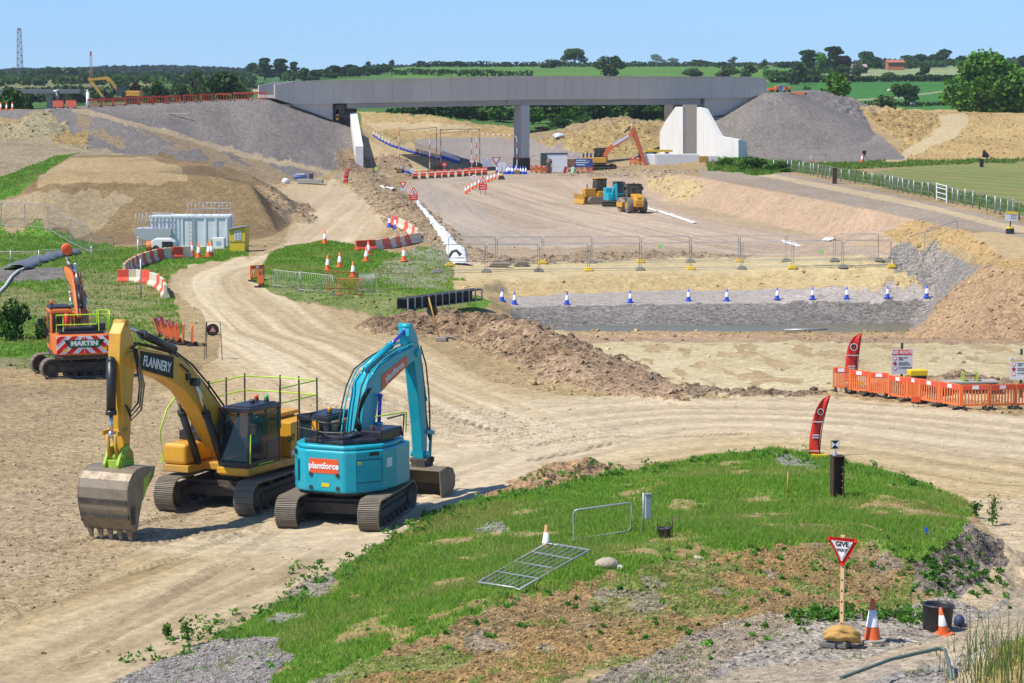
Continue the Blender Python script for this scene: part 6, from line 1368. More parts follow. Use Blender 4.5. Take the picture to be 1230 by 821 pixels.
# route signs
def route_sign(label, px, base_py, c, col_, head, w_px, top, bot, rz, icons):
    g = ground(px, base_py); k = g.y/F; t = thing('route_sign', label, 'site sign', g, rz); W_ = w_px*k; z0 = (base_py-bot)*k; z1 = (base_py-top)*k; Hh = z1-z0
    b = MB(); b.box((0, .04, (z1+.25)/2), (.09, .07, z1+.25)); b.build('post', mat('dark_green_post', (.012, .045, .035), .6), t)
    b = MB(); b.box((0, 0, (z0+z1)/2), (W_, .025, Hh)); bd = b.build('board', mat('board_grey_white', (.62, .63, .66), .5, dirt=.1), t)
    b = MB(); b.box((0, -.016, z1-Hh*.13), (W_*.94, .008, Hh*.2)); hd_ = b.build('header', col_, bd)
    text(head, Hh*.17, SIGNW, hd_, (0, -.022, z1-Hh*.13), (1, 0, 0), (0, 0, 1), bold=.006, sx=.95)
    for i in range(icons):
        z = z1-Hh*(.37+.2*i); b = MB(); b.cyl((-W_*.34, -.02, z), (-W_*.34, -.014, z), W_*.085, n=16); ic = b.build('icon', SIGNR, bd)
        b = MB(); b.cyl((-W_*.34, -.024, z), (-W_*.34, -.02, z), W_*.06, n=16); b.build('icon_centre', SIGNW if i != 1 else mat('dark_red', (.4, .02, .02), .5), ic)
    for i, s in enumerate((('SPEED LIMIT', '15MPH'), ('AUTHORISED', 'VEHICLES ONLY'), ('NO PEDESTRIANS',))[:icons]):
        for j, ln in enumerate(s): text(ln, Hh*.075, mat('sign_text_grey', (.12, .13, .16), .6), bd, (-W_*.18, -.016, z1-Hh*(.345+.2*i+.075*j)), (1, 0, 0), (0, 0, 1), align='LEFT', bold=.002, sx=.9)
    return t
route_sign('grey-white site board headed RED ROUTE on a dark post', 1083, 461, None, SIGNR, 'RED ROUTE', 25.5, 419, 449.5, .05, 3)
route_sign('site board with yellow header AMBER ROUTE at the right edge', 1226, 478, None, SIGNY, 'AMBER ROUTE', 27, 426, 456, 0, 3)
# spare bucket behind the barriers and dirt
g = ground(1166, 480); t = thing('spare_bucket', 'muddy grey digging bucket with yellow-green ears lying behind the barriers', 'digger bucket', (g.x+.2, g.y+1.2, hz(g.x, g.y+1.2)-.25), R(8)); t.scale = (.85, .85, .8)
b = MB(); b.prism([(-.1, .9), (.6, .95), (.9, .7), (.95, .35), (.7, .05), (.2, 0), (.15, .06), (.6, .15), (.8, .4), (.7, .7), (.5, .85), (-.1, .82)], -1.35, 1.35, lambda u, v, w_: (w_, u, v)); b.build('bucket_shell', mat('dry_mud_steel', (.38, .35, .31), .8, dirt=.4), t)
for s in (-1, 1): b = MB(); b.prism([(-.1, .9), (.6, .95), (.9, .7), (.95, .35), (.7, .05), (.2, 0), (0, .5)], s*1.33, s*1.37, lambda u, v, w_: (w_, u, v)); b.build('side_plate', mat('dry_mud_steel', (.38, .35, .31)), t)
for s in (-.3, .35): b = MB(); b.prism([(-.05, .85), (.1, 1.35), (.3, 1.4), (.55, .9)], s-.05, s+.05, lambda u, v, w_: (w_, u, v)); b.build('ear', mat('olive_lime', (.30, .38, .06), .6, dirt=.4), t)
b = MB(); b.cyl((-.35, .2, 1.2), (.4, .2, 1.2), .06, n=8); b.build('pin', STL, t)
g = ground(1106, 478); t = thing('yellow_case', 'small yellow and black case behind the orange barriers', 'case', (g.x, g.y+1, hz(g.x, g.y+1)), .2); b = MB(); b.box((0, 0, .35), (.7, .4, .5)); b.build('case_body', BLK, t, bevel=.04); b = MB(); b.box((0, 0, .72), (.75, .45, .25)); b.build('lid', SIGNY, t, bevel=.04)
g = ground(1100, 489); t = thing('red_marker_board', 'small red board standing before the orange barriers', 'marker board', g); b = MB(); b.box((0, 0, .3), (.36, .03, .22)); b.build('board', mat('orange_red_vinyl', (.8, .1, .02)), t); b = MB(); b.cyl((-.1, 0.02, 0), (-.1, .02, .3), .015, n=6); b.cyl((.1, 0.02, 0), (.1, .02, .3), .015, n=6); b.build('leg', BLK, t)
# bent tube hoop, post box, bucket and stake, gate, rock, scraps in the grass
g = ground(689, 651); g2 = ground(758, 639); k = g.y/F; d = g2-g; t = tag(MB().tube([(0, 0, .05), (0, 0, 34*k), (.03, 0, 38*k), (.1, 0, 39.5*k), (d.x-.06, d.y, d.z+36*k), (d.x-.01, d.y, d.z+34*k), (d.x, d.y, d.z+31*k), (d.x, d.y, d.z+.1), (d.x-.1, d.y-.02, d.z+.02), (.1, 0, .06), (-.15, -.05, .03)], .026, 8).build('tube_hoop', GALV, None, g), 'bent grey steel tube hoop standing in the grass', 'tube frame')
g = ground(772.5, 641); k = g.y/F; t = thing('post_box', 'grey steel box mounted on a thin post in the grass', 'cabinet', g, R(18)); b = MB(); b.cyl((0, 0, 0), (0, 0, 50*k), .022, n=8); b.build('post', GALV, t)
b = MB(); b.box((.12, 0, 33*k), (.17, .14, 30*k)); bx_ = b.build('box', mat('grey_green_cabinet', (.40, .44, .43), .5, dirt=.15), t, bevel=.02); b = MB(); b.box((.12, 0, 48.3*k), (.19, .16, .025)); b.build('lid', GALV, bx_)
g = ground(798, 646); t = thing('black_bucket', 'small black bucket beside a stake in the grass', 'bucket', g); b = MB(); b.lathe([(.13, 0), (.17, .22), (.185, .22), (.185, .25), (.15, .25), (.13, .05), (.01, .04)], 18); b.build('bucket_body', mat('tub_plastic', (.025, .025, .028)), t); b = MB(); b.tube([(-.18, 0, .24), (-.12, 0, .36), (.0, 0, .4), (.12, 0, .36), (.18, 0, .24)], .008); b.build('handle', BLK, t)
for px, py, h_, m_, lb in ((789, 645, 24, RUST, 'thin dark stake left of the black bucket'), (807, 641, 22, RUST, 'thin dark stake right of the black bucket'), (945.3, 598, 32, mat('orange_stake', (.7, .26, .03), .6), 'thin orange stake in the grass left of the steel beam'), (772.8, 590, 1, GALV, None)):
    if lb is None: continue
    g = ground(px, py); tag(MB().cyl((0, 0, -.1), (.02, 0, h_*g.y/F), .017, .014, n=6).build('stake', m_, None, g), lb, 'stake')
cs = [ground(*p) for p in ((575, 706), (658, 662.5), (708, 672.5), (625, 714))]; o_ = cs[0]; t = thing('steel_gate', 'grey tubular gate panel lying flat in the grass', 'gate', o_); q = [c_-o_+Vector((0, 0, .12+.1*(i in (1, 2)))) for i, c_ in enumerate(cs)]
b = MB(); b.tube(q+[q[0]], .027); b.build('frame', GALV, t)
for k in range(3): s = (k+1)/4; b = MB(); b.tube([q[0].lerp(q[1], s), q[3].lerp(q[2], s)], .02); b.build('cross_bar', GALV, t)
for k in range(6): s = (k+1)/7; b = MB(); b.tube([q[0].lerp(q[3], s), q[1].lerp(q[2], s)], .015); b.build('rail', GALV, t)
def rock(px, py, r, sc, m, label=None, seed=1, name='rock', cat_='rock'):
    rs = random.Random(seed); bm = bmesh.new(); bmesh.ops.create_icosphere(bm, subdivisions=3, radius=r)
    for v in bm.verts:
        n_ = v.co.normalized(); f = 1+.45*(float(fbm(np.array([n_.x*1.9+seed*3.1+n_.z]), np.array([n_.y*1.9+n_.z*1.3]), 3, seed)[0])-.5); f = min(f, 1.03+.06*math.sin(n_.x*4)); v.co = Vector((n_.x*sc[0], n_.y*sc[1], n_.z*sc[2]))*r*f
    me = bpy.data.meshes.new(name); bm.to_mesh(me); bm.free(); me.materials.append(m); o = bpy.data.objects.new(name, me); col.objects.link(o); g = ground(px, py); o.location = (g.x, g.y, g.z+r*sc[2]*.3); o.rotation_euler.z = rs.uniform(0, 3)
    if label: tag(o, label, cat_)
    return o
STONE = mat('tan_stone', (.42, .36, .26), .9, dirt=.4, dcol=(.3, .22, .12), bump=.5, bscale=12)
rock(729, 680, .3, (1.1, .8, .5), STONE, 'tan boulder in the grass beyond the lying gate', 3); rock(745, 683, .1, (1.2, .8, .6), mat('pale_stone', (.6, .58, .54), .9), 'small pale stone right of the tan boulder', 5)
rock(838, 671, .13, (1.4, .8, .4), STONE, 'flat tan stone in the grass left of the gravel hump', 6)
g = ground(1110, 644); k = g.y/F; t = thing('blue_scrap', 'scrap of bright blue plastic on the gravel heap', 'plastic scrap', g, .3); b = MB(); b.add([(-.1, 0, 0), (.14, .05, .02), (.16, .12, .22), (.05, .1, .18), (.02, -.06, .1), (-.14, -.04, -.01)], [(0, 1, 4), (1, 2, 3), (1, 3, 4), (0, 4, 5)]); b.build('scrap', mat('scrap_blue', (.02, .12, .65), .4, dirt=.1), t).modifiers.new('s', 'SOLIDIFY').thickness = .01
g = ground(1152, 752); t = thing('blue_pot', 'small dark blue pot beside the black tub', 'pot', g); b = MB(); b.ball((0, 0, .1), .12, 10, 6, (1, 1, 1.2)); b.build('pot_body', mat('cap_blue', (.03, .05, .12), .6), t)
q = [ground(1010, 838), ground(1070, 818), ground(1130, 806), ground(1141, 818)]
tag(MB().tube([q[0]-q[1]+Vector((0, 0, .35)), Vector((0, 0, .4)), q[2]-q[1]+Vector((-.05, 0, .42)), q[2]-q[1]+Vector((.06, -.02, .4)), q[3]-q[1]+Vector((0, 0, .25)), q[3]-q[1]+Vector((.02, -.1, -.05))], .035, 8).build('tube_rail', mat('dark_green_tube', (.08, .13, .11), .5, dirt=.3), None, q[1]), 'bent dark grey tube rail at the bottom right edge', 'rail')
# ---------------------------------------------------------------- cabins by the haul road
CW = mat('container_white', (.70, .73, .76), .5, dirt=.3, dcol=(.42, .40, .37), dscale=1.5)
g = ground(228.5, 298.5); k = g.y/F; t = thing('white_container', 'white ribbed steel container with railings on its roof', 'container', g, 0)
L, Hc, Dp = 95*k, 39*k, 2.5
b = MB(); b.box((0, Dp/2, Hc/2), (L, Dp, Hc)); body = b.build('container_body', CW, t)
for i in range(9):
    x = -L/2+.12+i*.28; b = MB(); b.box((x, -.03, Hc/2), (.12, .07, Hc-.3)); b.build('rib', CW, body)
for i in range(4): b = MB(); b.box((L*(.06+.135*i), -.03, Hc/2), (.14, .08, Hc-.1)); b.build('corner_post', mat('container_frame', (.72, .74, .76), .5), body)
b = MB()
for zz in (.06, Hc-.06): b.box((0, -.04, zz), (L+.04, .09, .14))
b.build('frame_rail', mat('container_frame', (.72, .74, .76)), body)
b = MB(); b.box((0, 0, 0), (.16, .9, Hc-.2)); b.build('corrugated_end', CW, body, loc=(L/2+.02, Dp/2, Hc/2))
def roof_rail(t, x0, x1, y0, y1, z0, hh, n, m=GALV, nm='roof_railing'):
    b = MB()
    for zz in (z0+hh*.5, z0+hh): b.tube([(x0, y0, zz), (x1, y0, zz), (x1, y1, zz), (x0, y1, zz), (x0, y0, zz)], .022)
    for i in range(n+1):
        for yy in (y0, y1): x = x0+(x1-x0)*i/n; b.cyl((x, yy, z0), (x, yy, z0+hh), .022, n=5)
    return b.build(nm, m, t)
roof_rail(t, -L*.03, L*.47, .15, Dp-.15, Hc, 14*k, 5)
b = MB(); 
for i in range(7): b.box((L*.02, -.12, .3+.3*i), (.3, .03, .03))
for s in (-1, 1): b.box((L*.02+s*.16, -.12, Hc/2), (.03, .03, Hc))
b.build('ladder', GALV, t)
g = ground(184, 299); k = g.y/F; t = thing('settlement_tank', 'grey steel tank with sloping hopper base and railing on top', 'tank', g, 0); W_ = 43*k
b = MB(); b.prism([(-W_/2, 24*k), (W_/2, 24*k), (W_/2, 17*k), (W_*.36, 6*k), (-W_*.36, 12*k), (-W_*.5, 17*k)], 0, 2.2); b.build('tank_body', mat('tank_grey', (.42, .44, .47), .5, dirt=.3), t)
for s in (-.42, .42): b = MB(); b.box((W_*s, .1, 8*k), (.1, .1, 16*k)); b.box((W_*s, 2.0, 8*k), (.1, .1, 16*k)); b.build('leg', GALV, t)
roof_rail(t, -W_/2+.05, W_/2-.05, .1, 2.1, 24*k, 17*k, 5, nm='railing')
g = ground(187, 303); k = g.y/F; t = thing('generator', 'small white and orange generator trailer in front of the grey tank', 'generator', g)
b = MB(); b.prism([(-.2, .3), (1.45, .3), (1.45, .75), (1.1, 1.0), (.0, 1.0), (-.25, .8)], -.6, .6); b.build('generator_hood', WHI, t, bevel=.05)
b = MB(); b.cyl((-.6, -.2, .45), (-.25, -.2, .45), .36, n=16); b.build('orange_drum', ORG, t, bevel=.02)
b = MB(); b.box((.95, -.62, .55), (.8, .04, .5)); b.build('vent_panel', BLK, t)
for s in (.1, 1.1): b = MB(); b.cyl((s, -.65, .27), (s, -.5, .27), .26, n=14); b.build('wheel', RUB, t)
tag(MB().cyl((0, 0, 0), (0, 0, 1.1), .06, n=8).box((0, 0, 1.12), (.2, .2, .06)).build('standpipe', WHI, None, ground(166, 304)), 'white standpipe left of the small generator', 'standpipe')
g = ground(262, 300); k = g.y/F; t = thing('white_cabinet', 'small white cabinet standing before the right end of the container', 'cabinet', g, -.1)
b = MB(); b.box((0, .3, 7*k), (15*k, .7, 14*k)); cb_ = b.build('cabinet_body', WHI, t, bevel=.02); b = MB(); b.box((.05, -.055, 7.5*k), (6*k, .01, 5*k)); b.build('label_plate', mat('label_blue', (.35, .42, .62), .5), cb_); b = MB(); b.box((-8.6*k, .1, 6*k), (.12, .4, 13*k)); b.build('side_rail', mat('amber_rail', (.75, .45, .1), .5), t)
g = ground(285, 303); k = g.y/F; t = thing('yellow_cabin', 'upright yellow kiosk with a white notice and sloping roof', 'kiosk', g, -.12)
b = MB(); b.prism([(-9*k, 0), (9*k, 0), (10.5*k, 30*k), (-10.5*k, 27*k)], 0, 1.3); kb = b.build('kiosk_body', mat('kiosk_yellow', (.62, .46, .02), .5, dirt=.3), t, bevel=.02)
b = MB(); b.prism([(-11.5*k, 27*k), (11.5*k, 31*k), (11.5*k, 31.8*k), (-11.5*k, 27.8*k)], -.15, 1.5); b.build('roof', GALV, t)
b = MB(); b.box((1*k, -.02, 20*k), (8.5*k, .02, 11.5*k)); n_ = b.build('notice', mat('notice_pale', (.62, .64, .66), .5), kb)
for i in range(6): b = MB(); b.box(((-1+4*(i % 2))*k, -.034, (16.5+3.4*(i//2))*k), (2.6*k, .006, 2.2*k)); b.build('pictogram', mat('notice_grey', (.25, .28, .33), .5), n_)
b = MB(); b.box((0, -.02, 12.6*k), (19*k, .03, .05)); b.build('trim', mat('kiosk_trim', (.4, .3, .02), .5), kb)
# ---------------------------------------------------------------- signs on the haul road
def post_sign(label, px, base, mk, name='road_sign', posts=(0,), top=None):
    g = ground(px, base); k = g.y/F; t = thing(name, label, 'road sign', g); b = MB()
    for x in posts: b.cyl((x*k, .03, 0), (x*k, .03, top*k), .035, n=6)
    b.build('post', GALV, t); mk(t, k); return t
def round_face(c_in, ring, r, z, mark=None):
    def f(t, k):
        b = MB(); b.cyl((0, 0, z*k), (0, .02, z*k), r*k, n=20); o = b.build('sign_disc', ring, t); b = MB(); b.cyl((0, -.006, z*k), (0, 0, z*k), r*k*.74, n=20); o2 = b.build('disc_centre', c_in, o)
        if mark: b = MB(); b.box((0, -.012, z*k), (r*k*1.1, .008, r*k*.35)); b.build('bar', mark, o2)
    return f
post_sign('round white sign left of the red barrier row', 495.5, 216, round_face(SIGNW, SIGNW, 2.7, 10.5, mat('dark_red', (.4, .02, .02))), top=13)
post_sign('red no entry disc with a white bar behind the red barriers', 533.7, 209, round_face(SIGNR, SIGNR, 2.8, 11, SIGNW), top=13.5)
post_sign('round white sign with a red ring, tallest behind the red barriers', 567, 208, round_face(mat('pale_blue_white', (.55, .6, .68), .5), SIGNR, 3.3, 14.5), top=18)
def f_(t, k):
    round_face(SIGNW, SIGNW, 2.8, 11.2, SIGNR)(t, k)
post_sign('round white sign on a two legged stand right of the red barriers', 569.5, 224, f_, posts=(-3, 3.5), top=12)
def gw(t, k):
    b = MB(); tri(b, 0, 20.5*k, 9*k); o = b.build('sign_plate', SIGNR, t); b = MB(); tri(b, 0, 20.7*k, 4.6*k, True, -.03, -.021); b.build('white_field', SIGNW, o)
    b = MB(); b.box((0, -.01, 14.6*k), (6*k, .02, 4.2*k)); b.build('plate', mat('pale_blue_white', (.55, .6, .68)), t)
post_sign('small give way triangle with a pale plate on the near spoil ridge', 484, 242, gw, top=19)
def rt(t, k):
    b = MB(); tri(b, 0, 16.5*k, 9.6*k, False); o = b.build('warning_triangle', SIGNR, t); b = MB(); tri(b, 0, 16.3*k, 6.2*k, False, -.03, -.021); o2 = b.build('white_field', SIGNW, o)
    b = MB(); b.box((0, -.036, 16*k), (1.2*k, .008, 2.6*k)); b.build('symbol', SIGNK, o2)
    b = MB(); b.box((0, -.01, 9.2*k), (10*k, .02, 7*k)); o3 = b.build('plate', SIGNR, t)
    for i in range(2): b = MB(); b.box((0, -.024, (10.6-2.6*i)*k), (7*k, .006, 1.0*k)); b.build('lettering_line', mat('pinkish_white', (.75, .5, .48), .5), o3)
post_sign('red warning board with triangle at the left road edge', 497, 246.5, rt, posts=(-3, 3), top=12)
post_sign('red warning board with triangle at the right end of the curved cone row', 580, 234, rt, posts=(-3, 3), top=12)
def bs(t, k):
    for s in (-2.6, 2.8): b = MB(); b.box((s*k, 0, 13.2*k), (5*k, .03, 10*k)); b.build('board', mat('board_blue_grey', (.38, .44, .58), .5), t)
post_sign('pair of pale blue boards on posts before the bridge pier', 584.7, 209, bs, posts=(-.3, .3), top=19)
def gw2(t, k):
    b = MB(); tri(b, 0, 17.5*k, 11.5*k); o = b.build('sign_plate', mat('dark_red', (.4, .02, .02)), t); b = MB(); tri(b, 0, 17.7*k, 7.6*k, True, -.03, -.021); b.build('grey_field', mat('pale_blue_white', (.55, .6, .68)), o)
post_sign('large give way triangle left of the bridge pier', 596, 210, gw2, top=22)
def ws(t, k):
    for s in (-2.7, 2.7): b = MB(); b.box((s*k, 0, 10*k), (4.4*k, .03, 11*k)); b.build('board', mat('board_pale', (.6, .64, .66), .5), t)
post_sign('pair of white boards just left of the bridge pier', 603, 211, ws, posts=(0,), top=16)
g = ground(602.5, 216); t = thing('lamp_block', 'black block with a yellow lamp on top at the end of the cone row', 'road lamp', g); b = MB(); b.box((0, 0, .22), (.9, .6, .45), taper=(.6, .6)); b.build('block', BLK, t); b = MB(); b.ball((0, 0, .58), .18, 10, 6); b.build('lamp', SIGNY, t)
def gs(t, k):
    b = MB(); b.box((0, 0, 14*k), (4*k, .03, 4.2*k)); b.build('board', mat('yellow_green', (.45, .72, .08), .5), t)
post_sign('yellow-green board on a thin post near the wing wall', 452, 217, gs, top=16)
g = ground(417.5, 222); flag('small red feather flag where the haul road meets the embankment toe', g, 20*g.y/F, .5, .35, 1, 0)
# height gauges
def goal(label, pa, pb_, top_py, bend=True):
    a = ground(*pa); c_ = ground(*pb_); t = thing('height_gauge', label, 'height gauge', a); d = c_-a; z = (pa[1]-top_py)*a.y/F
    path = [(0, 0, 0), (0, 0, z-.5), (.12*bend, 0, z-.12), (.5*bend, 0, z), (d.x-.5*bend, d.y, z), (d.x-.12*bend, d.y, z-.12), (d.x, d.y, z-.5), (d.x, d.y, d.z)]
    P = []
    for p, q in zip(path[:-1], path[1:]):
        p = Vector(p); q = Vector(q); L = (q-p).length; n = max(1, int(L/.15))
        for j in range(n): P.append(p.lerp(q, j/n))
    P.append(Vector(path[-1])); b = MB(); seg_n = 5
    W_ = MB(); R__ = MB()
    for i in range(0, len(P)-1, seg_n): (W_ if (i//seg_n) % 2 else R__).tube(P[i:i+seg_n+1], .055, 6)
    o = W_.build('gauge_frame', mat('gauge_white', (.75, .72, .68), .5), t); R__.build('red_bands', mat('gauge_red', (.55, .09, .04), .5), o)
    for p in ((0, 0, .25), (d.x, d.y, d.z+.25)): b = MB(); b.box(p, (.7, .7, .5)); b.build('foot_block', mat('brown_block', (.22, .15, .06), .8), t)
goal('red and white height gauge, leftmost of the four', (479.5, 207.5), (524.5, 203), 157.5, False)
goal('red and white height gauge with bent corners over the left lane', (516.3, 209.5), (566.5, 206), 161.5)
goal('red and white height gauge, rear one with square corners', (529.5, 203), (576.2, 202), 156, False)
goal('red and white height gauge with bent corners beside the bridge pier', (572.5, 206), (621, 209.5), 161.5)
# ---------------------------------------------------------------- under the right half of the bridge
def on(px, py): g = ground(px, py); return g, g.y/F
g, k = on(666, 208); t = thing('site_container', 'steel container with a green open end and white side by the pier', 'container', g)
b = MB(); b.box((3*k, 1.2, 11.5*k), (25*k, 2.4, 22*k)); cbb = b.build('container_body', mat('container_white', (.62, .66, .7)), t, bevel=.02); b = MB(); b.box((-13.2*k, .8, 11.5*k), (7*k, 2.3, 22*k)); b.build('end_panel', mat('dark_green', (.02, .07, .045), .5), t); b = MB(); b.box((0, 1.2, 22.8*k), (33*k, 2.5, .1)); b.build('roof', NAVY, t)
g, k = on(654, 208); t = thing('concrete_mixer', 'dark mixer with round drum standing by the green container end', 'mixer', (g.x+.6, g.y-1, g.z)); b = MB(); b.lathe([(.1, 0), (.38, .3), (.4, .5), (.25, .85)], 14, (0, 0, 1.0)); b.build('drum', mat('mixer_grey', (.16, .12, .1), .6, dirt=.4), t); b = MB(); b.box((0, 0, .5), (.6, .5, 1.0), taper=(.5, .5)); b.build('stand', DRK, t)
g, k = on(701, 208); t = thing('notice_board', 'dark blue board with white lines before the far orange excavator', 'notice board', g); b = MB(); b.box((0, 0, 12*k), (21.5*k, .06, 10*k)); o = b.build('board', SIGNB, t)
for i, w_ in enumerate((12, 15, 10)): b = MB(); b.box((-3*k+(w_-12)*.2*k, -.035, (15-2.6*i)*k), (w_*k, .008, 1.3*k)); b.build('lettering_line', mat('pale_blue_white', (.55, .6, .68)), o)
b = MB(); b.ball((6*k, -.03, 13.5*k), 1.6*k, 8, 6, (1, .1, 1)); b.build('emblem', mat('emblem_grey', (.2, .2, .15), .5), o)
for s in (-9, 9): b = MB(); b.box((s*k, .05, 8*k), (.1, .08, 16*k)); b.build('post', GALV, t)
g, k = on(685, 206); t = thing('rusty_skip', 'rust brown open skip between container and blue board', 'skip', (g.x, g.y+1, g.z)); b = MB(); b.prism([(-4*k, 6*k), (5*k, 6*k), (6*k, 14*k), (-6*k, 14*k)], 0, 1.5); b.build('skip_body', mat('skip_rust', (.22, .11, .05), .7, dirt=.4), t)
for (px, py, c_, lb) in ((679, 208.5, mat('dark_red', (.4, .02, .02)), 'leaning red board left of the blue board'), (687.5, 208.5, WHI, 'leaning white and orange board beside the blue board'), (691, 208, mat('green_box', (.08, .35, .08), .5), 'small green board left of the blue board')):
    g, k = on(px, py); t = thing('leaning_board', lb, 'board', g); b = MB(); b.box((0, .1, 4*k), (3.5*k, .06, 8*k), Matrix.Rotation(.25, 3, 'Y')); b.build('board', c_, t)
# white concrete blocks before the abutment
for (p0, p1, py, h_, dp, m_, lb) in ((775, 787, 198.5, 12.3, 2.2, WHI, 'white block at the left end before the abutment'), (788, 840, 199, 13, 2.0, mat('pale_grey_block', (.56, .57, .58), .8, dirt=.2), 'long pale grey block before the abutment'), (840, 851, 196, 7.5, 1.5, mat('tan_box', (.35, .22, .06), .7), 'ochre brown box right of the long pale block'), (851.5, 862, 196, 8, .3, mat('lilac_white', (.68, .6, .68), .6), 'pinkish white sheet leaning right of the ochre box')):
    g0, k = on(p0, py); g1, _ = on(p1, py); t = thing('concrete_block', lb, 'block', g0, 0); b = MB(); w_ = (p1-p0)*k; b.box((w_/2, dp/2, h_*k/2), (w_, dp, h_*k)); b.build('block_body', m_, t, bevel=.03); b = MB(); b.box((w_/2, dp/2, h_*k+.02), (w_*.96, dp*.9, .06)); b.build('lid', m_, t)
g, k = on(793, 197); t = thing('yellow_formwork', 'yellow formwork panel resting behind the white blocks', 'formwork', (g.x, g.y+3.5, g.z)); b = MB(); b.box((0, 0, 14.6*k), (33*k, 1.2, 2.4*k)); b.build('panel', mat('formwork_yellow', (.62, .42, .03), .6), t); b = MB(); b.box((-10*k, 0, 6.5*k), (.5, 1, 13*k)); b.box((10*k, 0, 6.5*k), (.5, 1, 13*k)); b.build('prop', GALV, t)
g, k = on(768.5, 194); t = thing('black_post', 'short thick black post standing left of the white blocks', 'post', g); b = MB(); b.cyl((0, 0, 0), (0, 0, 14*k), .2, n=10); b.build('shaft', BLK, t); b = MB(); b.cyl((0, 0, 14*k), (0, 0, 14.6*k), .24, n=10); b.build('cap', BLK, t)
g, k = on(671, 164); t = rock(671, 165, 1.0, (1.7, 1, .5), mat('white_bags', (.62, .64, .68), .6, dirt=.3), 'heap of white bags at the foot of the far sand bank', 9, 'bag_heap', 'bag heap')
# culvert works at the toe of the left embankment
g, k = on(368, 221); t = thing('precast_unit', 'low precast concrete unit at the foot of the left embankment', 'concrete unit', g, -.1); b = MB(); b.box((5*k, 0, 3*k), (30*k, 1.0, 5*k)); b.build('unit_body', CONC, t, bevel=.02); b = MB(); b.box((6*k, -.1, 9*k), (4*k, .6, 6*k)); b.build('rusty_box', RUST, t)
g, k = on(360, 217); t = thing('blue_tank', 'blue and white tank beside the precast unit', 'tank', (g.x, g.y+1, g.z)); b = MB(); b.cyl((-8*k, 0, 4*k), (8*k, 0, 4.5*k), 2.6*k, n=14); b.build('tank_body', mat('tank_blue', (.12, .2, .45), .5), t); b = MB(); b.box((0, 0, 7*k), (10*k, .5, 1*k)); b.build('rail', WHI, t)
rock(343, 220, .55, (1, .8, .8), WHI, 'white bulk bag left of the precast unit', 12, 'bulk_bag', 'bulk bag')
# pallets and boards by the rear fence
for i, (px, py, w_, lb) in enumerate([(598, 322, 26, 'stack of dark timber boards lying left behind the front fence'), (624, 320, 14, 'shorter stack of grey boards right of the first stack')]):
    g, k = on(px, py); t = thing('timber_stack', lb, 'timber stack', g, .05)
    for j in range(3): b = MB(); b.box((.1*j, 0, .08+.11*j), (w_*k*(1-.06*j), .8, .08)); b.build('board', mat('grey_timber', (.25, .23, .17), .8, dirt=.3), t)
g, k = on(546, 313); t = thing('bent_pipe', 'bent black pipe lying on the white membrane', 'pipe', g); b = MB(); b.tube([(-7*k, 0, .2), (-3*k, 0, .6), (2*k, 0, .7), (7*k, 0, .4)], .12); b.build('pipe_body', RUB, t); b = MB(); b.cyl((7*k, 0, .4), (7.6*k, 0, .36), .15, n=8); b.build('collar', RUB, t)
tag(MB().box((0, 0, .02), (5.0*1, .25, .06)).build('plank', mat('pale_plank', (.6, .55, .42), .7), None, (atd(204, 137, 306)[0], 306, hz(atd(204, 137, 306)[0], 306)+.05)), 'pale plank lying on the left embankment slope', 'plank')
tag(MB().cyl((-1.2, 0, 0), (1.2, .1, .05), .06, n=8).build('pipe', GALV, None, (ground(968, 399)+Vector((0, 0, .1)))), 'short grey pipe lying in the water of the pit', 'pipe')
# ================================================================ plant in the distance
g = ground(717, 245.5); k = g.y/F
t = thing('bulldozer', 'yellow bulldozer with black cab, left of the three parked machines', 'bulldozer', g, R(200)); t.scale = (.88, .88, .93)
for s in (-1, 1):
    b = MB(); n = 26; Ln, hh = 2.9, .85; r = hh/2
    b.prism([(-Ln/2+r+math.sin(a)*r*-1, r-math.cos(a)*r) for a in [math.pi*i/8 for i in range(9)]]+[(Ln/2-r+math.sin(a)*r, r+math.cos(a)*r) for a in [math.pi*i/8 for i in range(9)]], s*1.0-.28, s*1.0+.28); b.build('track', STL, t, bevel=.02)
b = MB(); b.box((.9, 0, 1.25), (1.5, .95, .95)); b.build('engine_hood', YEL, t, bevel=.05)
b = MB(); b.box((-.6, 0, 1.15), (1.6, 1.9, .6)); b.build('body', YEL, t, bevel=.05)
cb = cab(t, -.9, .35, -.7, .7, 1.4, 2.75, BLK); b = MB(); b.box((-.3, 0, 2.8), (1.3, 1.5, .1)); b.build('cab_roof', YEL, cb)
b = MB(); b.prism([(2.0, .1), (2.15, .3), (2.05, .7), (2.2, 1.15), (2.3, 1.15), (2.15, .6), (2.3, .1)], -1.5, 1.5); b.build('blade', YEL2, t)
b = MB(); b.cyl((1.1, -.3, 1.7), (1.1, -.3, 2.2), .06, n=8); b.build('exhaust', BLK, t)
g = ground(738, 248.5)
t = thing('mini_excavator', 'small turquoise excavator parked between the bulldozer and the roller', 'mini excavator', g, R(-75))
undercarriage(t, 2.2, 1.5, .38, .6, R(60), detail=False)
b = MB(); b.slab([(.7, .85), (-.9, .9), (-1.15, .5), (-1.15, -.5), (-.9, -.9), (.7, -.85)], .62, 1.35); b.build('counterweight', TUR, t, bevel=.06)
b = MB(); b.box((-.6, -.45, 1.5), (.9, .8, .7)); b.build('engine_housing', TUR, t, bevel=.06)
cab(t, -.6, .75, .0, .88, .9, 2.45, BLK)
